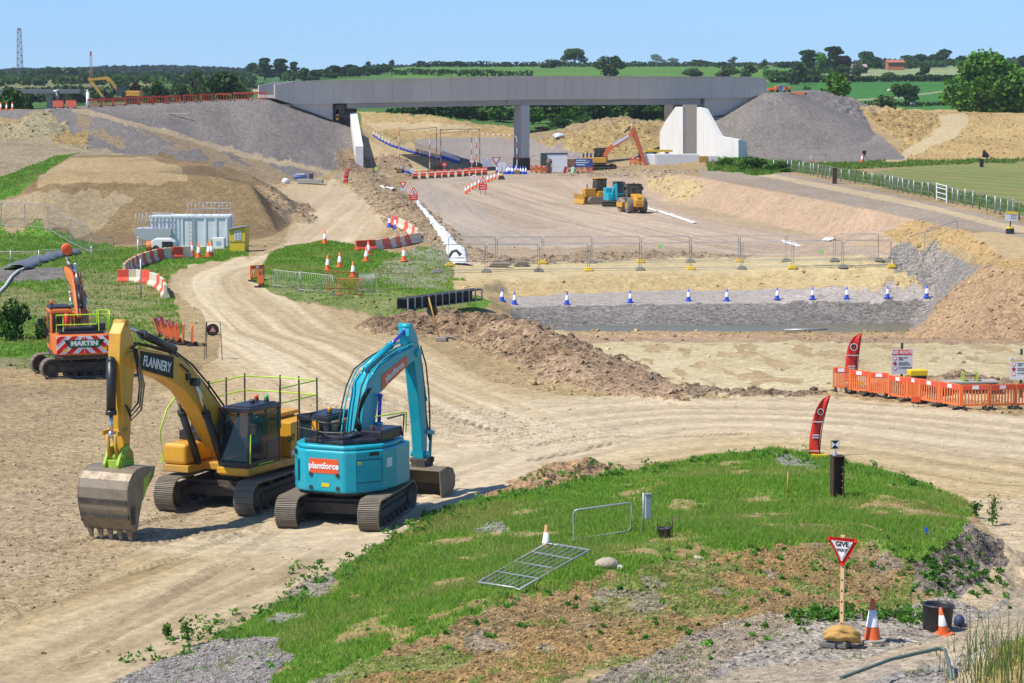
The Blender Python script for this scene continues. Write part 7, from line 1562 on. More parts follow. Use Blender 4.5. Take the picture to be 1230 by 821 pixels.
b = MB(); b.prism([(.5, .9), (.9, 1.9), (1.5, 2.3), (1.9, 2.2), (1.6, 1.95), (1.15, 1.6), (.85, .9)], -.5, -.28); b.build('boom', TUR, t); b = MB(); b.prism([(1.75, 2.35), (1.95, 2.3), (2.1, .8), (1.95, .8)], -.47, -.31); b.build('arm', TUR, t)
bucket(t, [(1.8, .7), (2.2, .75), (2.35, .45), (2.15, .1), (1.9, .05)], ((1.9, .05), (-1, 0)), .7, BST, 0)
g = ground(763, 256)
t = thing('road_roller', 'yellow single drum roller seen from behind, right of the parked machines', 'road roller', g, R(104)); t.scale = (.9, .9, .95)
for s in (-.78, .78):
    b = MB(); b.cyl((-.3, s-.27, .78), (-.3, s+.27, .78), .78, n=24); wv = b.build('wheel', mat('grey_tyre', (.13, .125, .115), .85, dirt=.7, dcol=(.3, .27, .22)), t, bevel=.06); b = MB(); b.cyl((-.3, s-.28, .78), (-.3, s+.28, .78), .35, n=14); b.build('rim', YEL2, wv)
b = MB(); b.prism([(-1.6, .65), (-1.75, 1.3), (-1.35, 1.85), (.1, 1.9), (.1, .6)], -.5, .5); b.build('engine_hood', YEL, t, bevel=.1, seg=3)
b = MB(); b.box((-1.72, 0, 1.15), (.04, .75, .35), Matrix.Rotation(.12, 3, 'Y')); b.build('rear_grille', YEL2, t); text('CAT', .24, SIGNK, t, (-1.66, 0, 1.5), (0, -1, 0), (.5, 0, 1), bold=.008)
cab(t, .1, 1.3, -.75, .75, 1.15, 2.85, BLK); beacon(t, (.6, 0, 2.95), AMBL)
b = MB(); b.cyl((2.4, -1.05, .72), (2.4, 1.05, .72), .72, n=28); b.build('drum', STL, t)
b = MB()
for s in (-1, 1): b.box((1.9, s*1.15, .75), (2.0, .12, .4))
b.box((1.2, 0, .8), (.4, 2.3, .5)); b.build('drum_frame', YEL, t)
b = MB(); b.box((.2, 1.0, 1.4), (.8, .5, .1)); b.box((.7, -.95, 2.4), (.1, .25, .35)); b.box((.7, .95, 2.4), (.1, .25, .35)); b.build('mirror', BLK, t)
# orange excavator working under the bridge
g = ground(722, 205); x, y = g.x, g.y+1
t = thing('excavator', 'orange long armed excavator with yellow body digging under the bridge', 'excavator', (x, y, hz(x, y)-.1), R(-8)); undercarriage(t, 4., 2.4, .5, .9, .2, detail=False)
b = MB(); b.box((-.8, 0, 1.35), (3.2, 2.6, .7)); b.build('counterweight', YEL2, t, bevel=.05); cab(t, -.9, .8, .2, 1.3, 1.1, 2.9, BLK)
b = MB()
for k_ in range(5): b.cyl((-2.2+.5*k_, -1.1, 1.6), (-2.2+.5*k_, -1.1, 2.3+.2*(k_ % 2)), .1, n=6)
b.build('hand_rail', BLK, t)
b = MB(); b.prism([(.3, 1.9), (.8, 3.0), (4.3, 5.2), (4.4, 4.7), (1.3, 2.6), (.8, 1.8)], -.7, -.25); bo = b.build('boom', mat('far_orange', (.62, .13, .04), .5), t); b = MB(); b.prism([(1.7, 3.15), (3.8, 4.45), (3.7, 4.75), (1.6, 3.5)], -.73, -.70); b.build('name_panel', mat('pale_blue_white', (.55, .6, .68)), bo)
b = MB(); b.prism([(4.0, 5.0), (4.2, 5.7), (4.6, 5.6), (6.2, .6), (5.9, .5)], -.65, -.3); b.build('arm', mat('rust_orange', (.45, .10, .03), .5), t); ram(t, (3.2, -.5, 5.0), (4.3, -.5, 6.2), .1, .06, BLK, CHR)
bucket(t, [(5.6, .6), (6.3, .6), (6.5, .3), (6.3, .05), (5.8, .0)], ((5.8, .0), (-1, 0)), .9, DRK, 3)
# yellow excavator on the left embankment
x, y, z = atd(153, 124.5, 316); z = hz(x, y)
t = thing('excavator', 'yellow excavator with bent boom behind the barriers on the left embankment', 'excavator', (x, y, z+.55), R(176)); t.scale = (.76, .76, .68); undercarriage(t, 4.4, 2.4, .6, .95, .1, detail=False)
b = MB(); b.box((-1.1, 0, 1.55), (2.6, 2.6, 1.0)); b.build('engine_housing', YEL2, t, bevel=.08); cab(t, -.1, 1.6, .2, 1.3, 1.15, 3.0, BLK)
b = MB(); b.prism([(.6, 1.6), (1.6, 2.6), (2.9, 4.4), (3.5, 4.7), (6.3, 4.3), (6.4, 3.9), (3.6, 4.1), (2.3, 2.6), (1.2, 1.5)], -.5, -.1); b.build('boom', mat('far_ochre', (.45, .27, .04), .5, dirt=.5), t)
b = MB(); b.prism([(6.3, 4.6), (6.7, 4.2), (4.3, .8), (3.95, .95)], -.45, -.15); b.build('arm', mat('far_ochre', (.45, .27, .04)), t); ram(t, (2.0, .1, 1.6), (2.9, .1, 3.6), .13, .08, BLK, BLK)
bucket(t, [(3.4, .9), (4.2, .95), (4.4, .5), (4.1, .1), (3.6, .0)], ((3.6, .0), (-1, 0)), 1.1, DRK, 3)
# drilling arm, white post and lattice masts beyond
x, y, z = atd(75, 126, 305); z = hz(x, y); k = y/F; t = thing('drill_arm', 'black leaning drill arm with a white tip behind the red containers', 'drill rig', (x, y, z)); b = MB(); b.cyl((0, 0, 0), (-.75, .2, 2.0), .3, .34, n=12); b.build('arm', BLK, t); b = MB(); b.cyl((-.75, .2, 2.0), (-.78, .2, 2.2), .34, .3, n=12); b.build('tip', WHI, t); b = MB(); b.box((.2, .3, .9), (.5, .5, .8)); b.build('bracket', BLK, t)
x, y, z = atd(106.5, 122, 312); z = hz(x, y); t = thing('white_post', 'thick white post at the left end of the crest barriers', 'post', (x, y, z)); b = MB(); b.cyl((0, 0, 0), (-.12, 0, 2.3), .28, .2, n=12); b.build('shaft', WHI, t); b = MB(); b.cyl((-.12, 0, 2.3), (-.14, 0, 2.6), .12, n=8); b.build('cap', WHI, t)
def mast(label, px, py_top, d, w, m, base_z, n):
    x, y, z = atd(px, py_top, d); t = thing('lattice_mast', label, 'mast', (x, y, base_z)); Hh = z-base_z; b = MB(); r = w/2
    for sx, sy in ((-1, -1), (1, -1), (1, 1), (-1, 1)): b.cyl((sx*r, sy*r, 0), (sx*r*.6, sy*r*.6, Hh), w*.05, n=4)
    b.build('upright', m, t)
    b = MB()
    for k_ in range(n):
        z0 = Hh*k_/n; z1 = Hh*(k_+1)/n; f0 = r*(1-.4*k_/n); f1 = r*(1-.4*(k_+1)/n); s = 1 if k_ % 2 else -1
        for yy in (-1, 1): b.cyl((-s*f0, yy*f0, z0), (s*f1, yy*f1, z1), w*.03, n=4); b.cyl((-f0, yy*f0, z0), (f0, yy*f0, z0), w*.03, n=4)
    b.build('bracing', m, t); b = MB(); b.box((0, 0, Hh+.3), (w*.5, w*.5, 1.2)); b.build('antenna', m, t); return t
mast('tall blue grey lattice mast on the left skyline', 23, 36, 1500, 3.4, mat('mast_blue_grey', (.10, .12, .16), .6), 8, 16)
mast('thin reddish mast rising behind the far yellow excavator', 109, 66, 700, .9, mat('mast_red_grey', (.3, .14, .13), .6), 3, 22)
# far elevated deck at the left edge
x, y, z = atd(40, 110, 620); t = thing('far_viaduct', 'grey elevated deck on piers behind the trees at the far left', 'viaduct', (x, y, hz(x, y))); zz = z-hz(x, y)
b = MB(); b.box((-5, 0, zz), (34, 6, 1.0)); b.build('deck', mat('far_steel', (.14, .15, .17), .7), t)
for xx in (-16, -6, 4): b = MB(); b.box((xx, 0, zz/2-.2), (1.2, 2, zz)); b.build('pier', CONC, t)
# orange machine at the top of the right embankment
x, y, z = atd(938, 112, 353); z = hz(x, y); t = thing('site_machine', 'orange and blue machine parked on top of the right embankment', 'site machine', (x, y, z+.1)); k = y/F
b = MB(); b.box((-11*k, 0, 3*k), (10*k, 1.6, 3.4*k)); b.box((-5.5*k, 0, 5.8*k), (3.5*k, 1.2, 3.2*k)); b.build('orange_body', mat('far_red_orange', (.78, .13, .03), .5), t, bevel=.05)
b = MB(); b.box((1*k, 0, 4.4*k), (8*k, 1.6, 6.6*k)); cb_ = b.build('frame', mat('grey_frame', (.3, .3, .3), .6), t); b = MB(); b.box((-1.2*k, -.82, 4*k), (2*k, .05, 5*k)); b.build('blue_panel', mat('panel_blue', (.03, .1, .5), .5), cb_); b = MB(); b.box((3*k, -.82, 4*k), (1.6*k, .05, 5*k)); b.build('orange_panel', ORG, cb_); b = MB(); b.box((1*k, 0, 8*k), (9*k, 1.7, .9*k)); b.build('roof', GALV, cb_)
b = MB(); b.box((9*k, 0, 4.5*k), (5*k, 1.2, 3*k)); b.build('hopper', mat('far_red_orange', (.78, .13, .03)), t, bevel=.04)
for s in (-11, -4, 4, 10): b = MB(); b.cyl((s*k, -.8, 1.3*k), (s*k, .8, 1.3*k), 1.5*k, n=12); b.build('wheel', RUB, t)
x, y, z = atd(959, 111, 355); z = hz(x, y); t = thing('fallen_barrier', 'flat orange barrier lying right of the machine on the right embankment', 'safety barrier', (x, y, z+.1)); b = MB(); b.box((0, 0, .25), (1.8, .5, .3)); b.build('barrier_panel', ORG, t); b = MB(); b.box((1.0, 0, .15), (.3, .5, .25)); b.build('barrier_foot', RUB, t)
# field edge things at the right
g = ground(983, 197); k = g.y/F; t = thing('frame_stand', 'grey tubular frame with red and white blocks at the cone of fill', 'frame', g); b = MB(); b.tube([(-9*k, 0, 0), (-9*k, 0, 11*k), (9*k, 0, 11*k), (9*k, 0, 0)], .05); b.tube([(-9*k, 0, 6*k), (9*k, 0, 6*k)], .05); b.build('frame', GALV, t)
for i, x in enumerate((-8, -3, 2, 8)): b = MB(); b.box((x*k, -.2, 1.5*k), (3*k, .4, 3*k)); b.build('block', REDP if i % 2 == 0 else CREAM, t)
g = ground(1035.5, 195); t = clone(c_ := cone_proto(1.0, CONEO, 'lone orange cone beside the survey tripod at the fill toe'), True, g, 0, None)
g = ground(1039, 195); k = g.y/F; t = thing('survey_tripod', 'black survey tripod with instrument at the toe of the right fill', 'tripod', g)
for a in (0, 2.1, 4.2): b = MB(); b.cyl((math.cos(a)*.5, math.sin(a)*.5, 0), (-.1, 0, 10*k), .035, n=6); b.build('leg', BLK, t)
b = MB(); b.box((-.1, 0, 11.5*k), (.45, .3, .45)); b.build('instrument', BLK, t)
g = ground(1186, 196); k = g.y/F; t = thing('black_flag', 'small black flag leaning on a post at the far field edge', 'flag', g); b = MB(); b.cyl((0, 0, 0), (-.3, 0, 15*k), .05, n=6); b.build('flag_pole', BLK, t); b = MB(); b.add([(-.05, 0, 6*k), (-.7, .05, 7*k), (-.55, .1, 15*k), (-.3, 0, 15.5*k), (.3, .05, 8*k)], [(0, 1, 2, 3, 4)]); b.build('flag_cloth', BLK, t).modifiers.new('s', 'SOLIDIFY').thickness = .03
g = ground(1179, 201); t = thing('dark_post', 'short dark square post left of the black flag', 'post', g); b = MB(); b.box((0, 0, .45), (.4, .4, .9)); b.build('shaft', BLK, t); b = MB(); b.box((0, 0, .93), (.44, .44, .06)); b.build('cap', BLK, t)
g = ground(1213, 281); k = g.y/F; t = thing('weighted_sign', 'grey and yellow notice on a pole in a black weighted tub', 'site sign', g)
b = MB(); b.lathe([(5.5*k, 0), (5*k, 5*k), (4.5*k, 6.5*k)], 14); b.build('tub', BLK, t); b = MB(); b.lathe([(5*k, 6.5*k), (4.6*k, 8*k)], 14); b.build('rim', SIGNY, t); b = MB(); b.cyl((0, 0, 5*k), (1.5*k, 0, 33*k), .04, n=6); b.build('pole', BLK, t)
b = MB(); b.box((1.2*k, -.06, 21*k), (15*k, .03, 11*k), Matrix.Rotation(.08, 3, 'Y')); bd = b.build('board', mat('board_grey_white', (.62, .63, .66)), t); b = MB(); b.box((1.2*k, -.085, 25.4*k), (15*k, .02, 2.6*k), Matrix.Rotation(.08, 3, 'Y')); b.build('header', SIGNY, bd)
for i in range(3): b = MB(); b.box((3.4*k, -.085, (22.5-2*i)*k), (7*k, .01, .6*k), Matrix.Rotation(.08, 3, 'Y')); b.build('lettering_line', GRYS, bd)
# post and wire fence along the field
fl = [(928, 206), (945, 206.5), (973, 211), (1001.6, 217), (1028, 221), (1056.6, 225), (1090.6, 233.5), (1117, 238), (1138, 243), (1166.6, 250), (1195, 257), (1224, 264.5), (1262, 274)]
W_ = [ground(*p) for p in fl]; t = thing('post_fence', 'grey post and wire fence along the field edge at the right', 'fence', W_[0]); acc = []; prev = None; cnt = 0
for i in range(len(W_)-1):
    n = max(2, int((W_[i+1]-W_[i]).length/2.3))
    for j in range(n):
        p = W_[i].lerp(W_[i+1], (j+rnd.uniform(-.22, .22))/n); p.z = hz(p.x, p.y); acc.append(p)
acc = acc[:99]
for p in acc:
    q = p-W_[0]; b = MB(); b.cyl(q, q+Vector((rnd.gauss(0, .05), rnd.gauss(0, .05), rnd.uniform(1.22, 1.42))), .05, n=6); b.build('post', GALV if rnd.random() < .75 else mat('old_timber', (.16, .13, .1), .8), t); cnt += 1
for z in (1.3, .9, .45): b = MB(); b.tube([p-W_[0]+Vector((0, 0, z)) for p in acc], .022 if z > 1 else .012, 3); b.build('wire', GALV, t)
b = MB()
for p, q in zip(acc[:-1], acc[1:]):
    for j in range(6): r_ = p.lerp(q, j/6)-W_[0]; b.cyl(r_+Vector((0, 0, .1)), r_+Vector((0, 0, 1.28)), .006, n=3, caps=False)
b.build('mesh_infill', GALV, t)
a, c_ = ground(1125, 241), ground(1137, 244.5); d = c_-a; t = thing('field_gate', 'small white field gate set in the post fence', 'gate', a, math.atan2(d.y, d.x)); L = Vector((d.x, d.y)).length
b = MB(); b.tube([(0, 0, 0), (0, 0, 1.5)], .07); b.build('gate_post', WHI, t); b = MB(); b.tube([(L, 0, d.z), (L, 0, 1.5+d.z)], .07); b.build('gate_post', WHI, t); b = MB()
for z in (.3, .7, 1.1, 1.4): b.tube([(0, 0, z), (L, 0, z+d.z)], .04)
b.build('gate_bar', WHI, t)
g = ground(1002.5, 221); t = thing('rusty_post', 'thick dark rusty post standing in front of the field fence', 'post', g); b = MB(); b.box((0, 0, .75), (.4, .4, 1.5)); b.build('shaft', RUST, t); b = MB(); b.box((0, 0, 1.52), (.46, .46, .05)); b.build('cap', RUST, t)
# buildings on the horizon at the right
x, y, z = atd(1075, 80, 1250); zb = hz(x, y); k = y/F; t = thing('brick_house', 'orange brick farmhouse among trees on the right skyline', 'house', (x, y, zb)); hh = (atd(0, 75.2, 1250)[2]-zb)
b = MB(); b.box((0, 0, hh/2), (20*k, 7, hh)); w_ = b.build('wall', mat('orange_brick', (.46, .15, .065), .8, dirt=.2), t); b = MB(); b.prism([(-4.2, hh), (4.2, hh), (0, hh+1.3)], -10.5*k, 10.5*k, lambda u, v, q: (q, u, v)); rf = b.build('roof', mat('tile_brown', (.38, .14, .07), .8), t)
for s in (-9.4, 9.6): b = MB(); b.box((s*k, 0, hh+1.0), (.8, 1.0, 1.6)); b.build('chimney', mat('orange_brick', (.55, .17, .07)), rf)
for i in range(5): b = MB(); b.box(((-7+3.5*i)*k, -3.52, hh*.7), (1.2, .1, 1.5)); b.build('window', GLS, t)
x, y, z = atd(1032, 80, 1150); zb = hz(x, y); k = y/F; t = thing('barn', 'long low barn with a grey-pink roof beside the farm trees', 'barn', (x, y, zb)); hh = max(1.5, atd(0, 81.5, 1150)[2]-zb)
b = MB(); b.box((0, 0, hh/2), (17*k, 8, hh)); b.build('wall', mat('dark_boards', (.05, .05, .06), .8), t); b = MB(); b.prism([(-4.6, hh-.1), (4.6, hh-.1), (0, hh+1.6)], -8.8*k, 8.8*k, lambda u, v, q: (q, u, v)); b.build('roof', mat('roof_grey_pink', (.36, .28, .27), .8), t)
x, y, z = atd(190, 97, 1300); zb = z-5; k = y/F; t = thing('farm_building', 'white farm building with an orange roof among the left woods', 'house', (x, y, zb)); b = MB(); b.box((0, 0, 2), (9*k, 6, 4)); b.build('wall', WHI, t); b = MB(); b.prism([(-3.5, 4), (3.5, 4), (0, 5.4)], -4.8*k, 4.8*k, lambda u, v, q: (q, u, v)); b.build('roof', mat('far_roof', (.5, .45, .42), .8), t)
for i, (px, py, d, lb) in enumerate([(1121, 79.5, 1500, 'small dark red tractor working in the pale field')]):
    x, y, z = atd(px, py, d); zb = hz(x, y); t = thing('tractor', lb, 'tractor', (x, y, zb)); b = MB(); b.box((.8, 0, 1.3), (2.2, 1.2, 1)); b.build('bonnet', REDP, t); b = MB(); b.box((-.8, 0, 2.1), (1.4, 1.5, 1.6)); b.build('cab', BLK, t); b = MB(); b.cyl((-.9, -1, .9), (-.9, 1, .9), .9, n=14); b.cyl((1.3, -.9, .6), (1.3, .9, .6), .6, n=12); b.build('wheel', RUB, t)
def sheep(px, py, lb):
    g = ground(px, py, 430); t = tag(MB().ball((0, 0, .62), .5, 10, 7, (1.3, .75, .75)).ball((.72, 0, .85), .2, 8, 6, (1.3, .8, .9)).cyl((.4, .2, 0), (.4, .2, .5), .07, n=5).cyl((.4, -.2, 0), (.4, -.2, .5), .07, n=5).cyl((-.4, .2, 0), (-.4, .2, .5), .07, n=5).cyl((-.4, -.2, 0), (-.4, -.2, .5), .07, n=5).build('sheep', mat('sheep_wool', (.68, .65, .58), .9), None, g), lb, 'sheep')
sheep(1068, 111, 'white sheep in the green field left of the lone tree'); sheep(1096, 127.5, 'white sheep below the lone field tree')
# ================================================================ trees, hedges, grass and stones
def leaf_mat(name, trans=.25):
    m, nt, b = nodes(name); N = nt.nodes; L = nt.links
    at = N.new('ShaderNodeAttribute'); at.attribute_name = 'Col'; oi = N.new('ShaderNodeObjectInfo'); hs = N.new('ShaderNodeHueSaturation')
    mr = N.new('ShaderNodeMapRange'); mr.inputs['To Min'].default_value = .8; mr.inputs['To Max'].default_value = 1.2; L.new(oi.outputs['Random'], mr.inputs['Value'])
    L.new(at.outputs['Color'], hs.inputs['Color']); L.new(mr.outputs['Result'], hs.inputs['Value'])
    L.new(hs.outputs['Color'], b.inputs['Base Color']); b.inputs['Roughness'].default_value = .65; b.inputs['Specular IOR Level'].default_value = .2
    tr = N.new('ShaderNodeBsdfTranslucent'); L.new(hs.outputs['Color'], tr.inputs['Color']); mx = N.new('ShaderNodeMixShader'); mx.inputs[0].default_value = trans
    L.new(b.outputs[0], mx.inputs[1]); L.new(tr.outputs[0], mx.inputs[2]); L.new(mx.outputs[0], N['Material Output'].inputs['Surface']); return m
LEAF = leaf_mat('leaf'); GRASSM = leaf_mat('grass_blade', .5); BARK = mat('bark', (.10, .075, .05), .9, dirt=.4, bump=.5, bscale=6)
def quads(C, s, cols, up=.0, asp=1.):
    n = len(C); a = rng.normal(size=(n, 3)); a[:, 2] += up; a /= np.linalg.norm(a, axis=1, keepdims=True); t = np.cross(a, rng.normal(size=(n, 3))); t /= np.linalg.norm(t, axis=1, keepdims=True); b = np.cross(a, t)
    s = np.broadcast_to(np.asarray(s, float), (n,))[:, None]*rng.uniform(.6, 1.3, (n, 1)); t = t*s*asp; b = b*s
    Vv = np.stack([C-t-b*.6, C+t-b*.5, C+t*.7+b, C-t*.6+b*.9], 1).reshape(-1, 3); return Vv, np.arange(4*n).reshape(n, 4), np.repeat(np.concatenate([cols, np.ones((n, 1))], 1), 4, 0)
def lobes(n, w, h, z0, seed, flat_=1.):
    r = np.random.default_rng(seed); out = []
    for i in range(n):
        a = r.uniform(0, 6.28); q = r.uniform(0, 1)**.6; z = r.uniform(0, 1); rad = (math.sin(math.pi*min(.97, .18+.8*z)))**.7
        out.append((math.cos(a)*q*w*.5*rad*.8, math.sin(a)*q*w*.5*rad*.8, z0+(h-z0)*(.12+.8*z), w*r.uniform(.13, .24)))
    return out
def crown_pts(lb, n, seed, inner=.35):
    r = np.random.default_rng(seed); P = []; T = []
    wt = np.array([l[3]**2 for l in lb]); wt /= wt.sum(); k = r.choice(len(lb), n, p=wt)
    d = r.normal(size=(n, 3)); d /= np.linalg.norm(d, axis=1, keepdims=True); rr_ = r.uniform(inner, 1., n)**.5*r.uniform(.85, 1.12, n); L = np.array(lb)[k]
    P = L[:, :3]+d*(L[:, 3]*rr_)[:, None]*np.array([1, 1, .8]); tone = .75+.5*r.random(len(lb))[k]+.25*(r.random(n)-.5); return P, tone
def make_tree(name, w, h, z0, nl, nleaf, size, c1, c2, seed, trunk=.25):
    lb = lobes(nl, w, h, z0, seed); P, tone = crown_pts(lb, nleaf, seed); u = rng.random((nleaf, 1)); cols = (np.array(c1)*(1-u)+np.array(c2)*u)*tone[:, None]
    Vv, Fq, Cc = quads(P, size, cols); t = thing(name, 'x', 'tree'); npmesh('crown', Vv, Fq, LEAF, Cc, parent=t)
    b = MB(); b.tube([(0, 0, -.6), (.05, 0, z0*.6), (0, .05, z0+.25*(h-z0)), (.1, 0, z0+.6*(h-z0))], [trunk*1.3, trunk, trunk*.7, trunk*.25], 8)
    for x, y, z, r_ in lb[:6]: b.tube([(0, 0, z0*.75), (x*.4, y*.4, (z0+z)/2), (x, y, z)], [trunk*.5, trunk*.32, trunk*.1], 5)
    b.build('trunk', BARK, t); return t
G1, G2 = (.030, .082, .014), (.065, .14, .022); L1, L2 = (.065, .17, .016), (.12, .26, .03); O1, O2 = (.06, .11, .03), (.11, .155, .055)
PRO = {}
def proto(kind):
    if kind not in PRO:
        s = {'oak': (11, 10, 1.8, 16, 2600, .34, G1, G2, 3), 'lone': (8, 6.5, 2.0, 11, 1500, .26, G1, G2, 7), 'big': (16, 14, 1.2, 34, 9000, .36, L1, L2, 12), 'round': (9, 9, .5, 16, 2100, .34, G1, G2, 21), 'light': (8, 8, .8, 13, 1900, .3, L1, L2, 25), 'olive': (9, 7, .5, 13, 1500, .3, O1, O2, 31),
             'tall': (8, 14, 1.2, 20, 2300, .42, G1, G2, 35), 'copper': (9, 9, 1.2, 14, 1700, .34, (.022, .008, .014), (.045, .016, .022), 41), 'far': (9, 9, .3, 10, 420, .8, G1, G2, 51), 'far2': (12, 8, .8, 12, 480, .8, O1, G2, 52), 'bush': (6, 3.6, .2, 11, 1300, .2, G1, L1, 61), 'thin': (7, 9, 2.2, 8, 420, .3, G1, O2, 71), 'rust': (7, 6, .5, 10, 900, .3, (.06, .035, .025), (.08, .07, .03), 75)}[kind]
        PRO[kind] = [make_tree('tree', *s), False, s[0], s[1]]
    return PRO[kind]
def tree(kind, px, base, top_, wpx, label, d=None, group='trees of the far country', name='tree', cat_='tree'):
    pr = proto(kind)
    if d is None: g = ground(px, base, 430); x, y, z = g
    else: x = (px-CX)/F*d; y = d; z = hz(x, y)
    ht = H+y*(HY-top_)/F-z; wd = wpx*y/F
    o = pr[0] if not pr[1] else copy_tree(pr[0]); pr[1] = True
    o.location = (x, y, z-.1); o.rotation_euler.z = rnd.uniform(0, 6.28); sx = wd/pr[2]*(1.05 if kind in ('big', 'lone', 'bush') else 1.3); o.scale = (sx, sx, max(ht, 1)/pr[3]*1.0); o.name = name; o['label'] = label; o['group'] = group; o['category'] = cat_; return o
tree('big', 1181, 150, 65, 104, 'huge bright green spreading tree above the sand heap at the right', 470)
tree('lone', 1088, 128, 99.5, 36, 'lone round tree with a bare trunk in the green field')
tree('olive', 1062, 140, 117, 42, 'olive green bush at the far edge of the rubble heap', 455)
tree('light', 1000, 145, 91, 44, 'leafy light green tree just behind the right cone of fill', 450)
tree('olive', 968, 130, 107, 20, 'small olive bush beside the machine on the right embankment', 520)
tree('round', 1111, 98, 79, 17, 'dark tree standing in the hedge between pale and green field'); tree('olive', 1068, 98, 87.5, 22, 'wide low bush in the hedge left of the dark hedge tree'); tree('round', 1129, 98, 91, 14, 'small dark bush in the hedge right of the dark hedge tree')
tree('olive', 1012, 99, 80, 30, 'grey-green tree in the hedge in front of the copper tree'); tree('round', 1093, 98, 89, 10, 'low dark bush left beside the dark hedge tree')
tree('olive', 957, 102, 76, 24, 'grey-green tree above the right end of the bridge'); tree('thin', 917, 93, 70.5, 13, 'slim dark tree at the field left of the grey-green tree')
tree('tall', 970, 91, 60.5, 24, 'tall rounded tree at the left of the farm trees'); tree('light', 985, 90, 65, 24, 'lighter tree between the two tall farm trees'); tree('tall', 1001, 88, 56.5, 26, 'tallest tree of the farm group with an umbrella crown'); tree('copper', 1014, 87, 67, 22, 'dark purple copper beech by the barn')
tree('oak', 1041, 82, 61.5, 20, 'open crowned tree right of the copper beech'); tree('round', 1052, 83, 69, 18, 'round dark tree touching the orange house'); tree('olive', 1030, 92, 78, 24, 'low grey tree in front of the barn')
for px, tp, w_, lb in ((1088, 67, 26, 'dark tree right behind the orange house'), (1103, 65.5, 24, 'dark tree second right of the orange house'), (1117, 66, 18, 'dark tree behind the red tractor'), (1130, 60, 26, 'highest dark tree of the skyline clump right of the house'), (1151, 67.5, 18, 'dark round tree just left of the huge tree on the skyline')): tree('round', px, 82, tp, w_, lb, 1420)
tree('oak', 1228, 100, 66, 24, 'dark tree cut by the right edge above the field', 1100); tree('round', 1226, 122, 101, 30, 'bushy tree at the right edge behind the huge tree', 640)
tree('oak', 690, 81, 58, 26, 'large open oak on the skyline above the bridge'); tree('olive', 663, 82, 72.5, 34, 'broad grey-green copse left of the skyline oak'); tree('olive', 728, 92, 70, 30, 'grey-green tree right of the skyline oak'); tree('round', 740, 92, 68, 20, 'darker tree beside the grey-green one right of the oak')
tree('round', 788, 80, 66, 18, 'round dark tree alone on the skyline'); tree('far', 808, 80, 71, 17, 'bluish tree right of the round skyline tree'); tree('far2', 838, 80.5, 73, 32, 'low bluish copse on the skyline near the white wall'); tree('thin', 880, 80, 68, 13, 'sparse tree on the skyline above the right abutment'); tree('far', 868, 82, 75, 16, 'small tree left of the sparse skyline tree')
tree('olive', 833, 96, 83, 26, 'faint olive bush just above the parapet, left'); tree('olive', 872, 96, 80, 30, 'faint olive bush just above the parapet, middle'); tree('olive', 898, 96, 77, 20, 'olive tree just above the parapet, right')
sk = [(443, 9, 8), (471, 11, 8), (506, 10, 14), (538, 9, 11), (553, 10, 12), (575, 7, 20), (606, 9, 14), (628, 7, 12)]
for i, (px, h_, w_) in enumerate(sk): tree('far', px, 81, 84-h_, w_, 'small skyline tree, %s above the left half of the bridge' % ordn(i, len(sk)), 1750, 'small skyline trees')
tree('tall', 318, 97, 70, 22, 'tall dark tree above the left bridge end, leftmost of three'); tree('tall', 337, 97, 71, 24, 'tall dark tree above the left bridge end, middle of three'); tree('tall', 353, 96, 74.5, 14, 'slim dark tree above the left bridge end, right of three')
hd = [(366, 82, 18), (382, 84, 22), (402, 79, 26), (421, 78, 26), (438, 80, 16), (455, 84, 18), (475, 84, 20)]
for i, (px, tp, w_) in enumerate(hd): tree('round', px, 94, tp, w_, 'bushy dark tree, %s in the belt behind the left parapet' % ordn(i, len(hd)), 1150, 'tree belt behind the left parapet')
tree('olive', 372, 97, 88, 26, 'pale olive bush close behind the left parapet end')
tree('round', 14, 150, 107, 46, 'dark round tree at the far left edge behind the crest', 345); tree('round', 36, 150, 116, 18, 'smaller dark tree right of the far left one', 350)
tree('rust', 165, 122, 104, 16, 'reddish brown bush behind the far yellow excavator', 480); tree('round', 192, 122, 99, 32, 'dark wide tree behind the crest barriers, left', 480); tree('olive', 217, 122, 102, 30, 'pale grey-green bush behind the crest barriers', 470)
tree('round', 234, 110, 87, 30, 'dark tree with a tall top left of the big dark one', 700); tree('thin', 236, 110, 79, 12, 'thin tree rising above the left dark tree', 690); tree('round', 270, 122, 87.5, 54, 'big dark broad tree behind the crest barriers', 490); tree('round', 304, 96, 76, 20, 'dark round tree in the field left of the three tall ones')
tree('olive', 245, 122, 106, 26, 'olive bush left below the big dark tree', 465); tree('round', 150, 106, 95, 26, 'green tree beyond the far yellow excavator', 900)
bb_ = [(505, 'round', 48), (528, 'round', 40), (552, 'round', 44), (578, 'light', 46), (600, 'light', 40), (640, 'light', 36), (664, 'light', 46), (690, 'round', 34), (712, 'round', 40), (735, 'round', 40), (757, 'round', 38), (778, 'round', 36), (800, 'round', 34)]
for i, (px, kd, w_) in enumerate(bb_): tree(kd, px, 150, 112+rnd.uniform(-3, 5), w_, 'leafy tree, %s in the row seen beneath the bridge' % ordn(i, len(bb_)), 505+rnd.uniform(-12, 18), 'trees seen beneath the bridge')
tree('bush', 672, 158, 142, 30, 'light green bush low in front of the trees right of the pier', 474); tree('bush', 700, 152, 139, 26, 'second light green bush right of the pier', 476); tree('rust', 650, 162, 152, 26, 'brown dead bush low right of the pier', 462)
tree('bush', 14, 408, 366, 46, 'dark green bush at the left frame edge', ground(14, 408).y, None, 'bush', 'bush'); tree('bush', 52, 405, 386, 44, 'low nettle bush right of the dark bush at left', ground(52, 408).y, None, 'bush', 'bush')
for o in [o for o in col.objects if o.get('group') is None and 'group' in o.keys()]: del o['group']
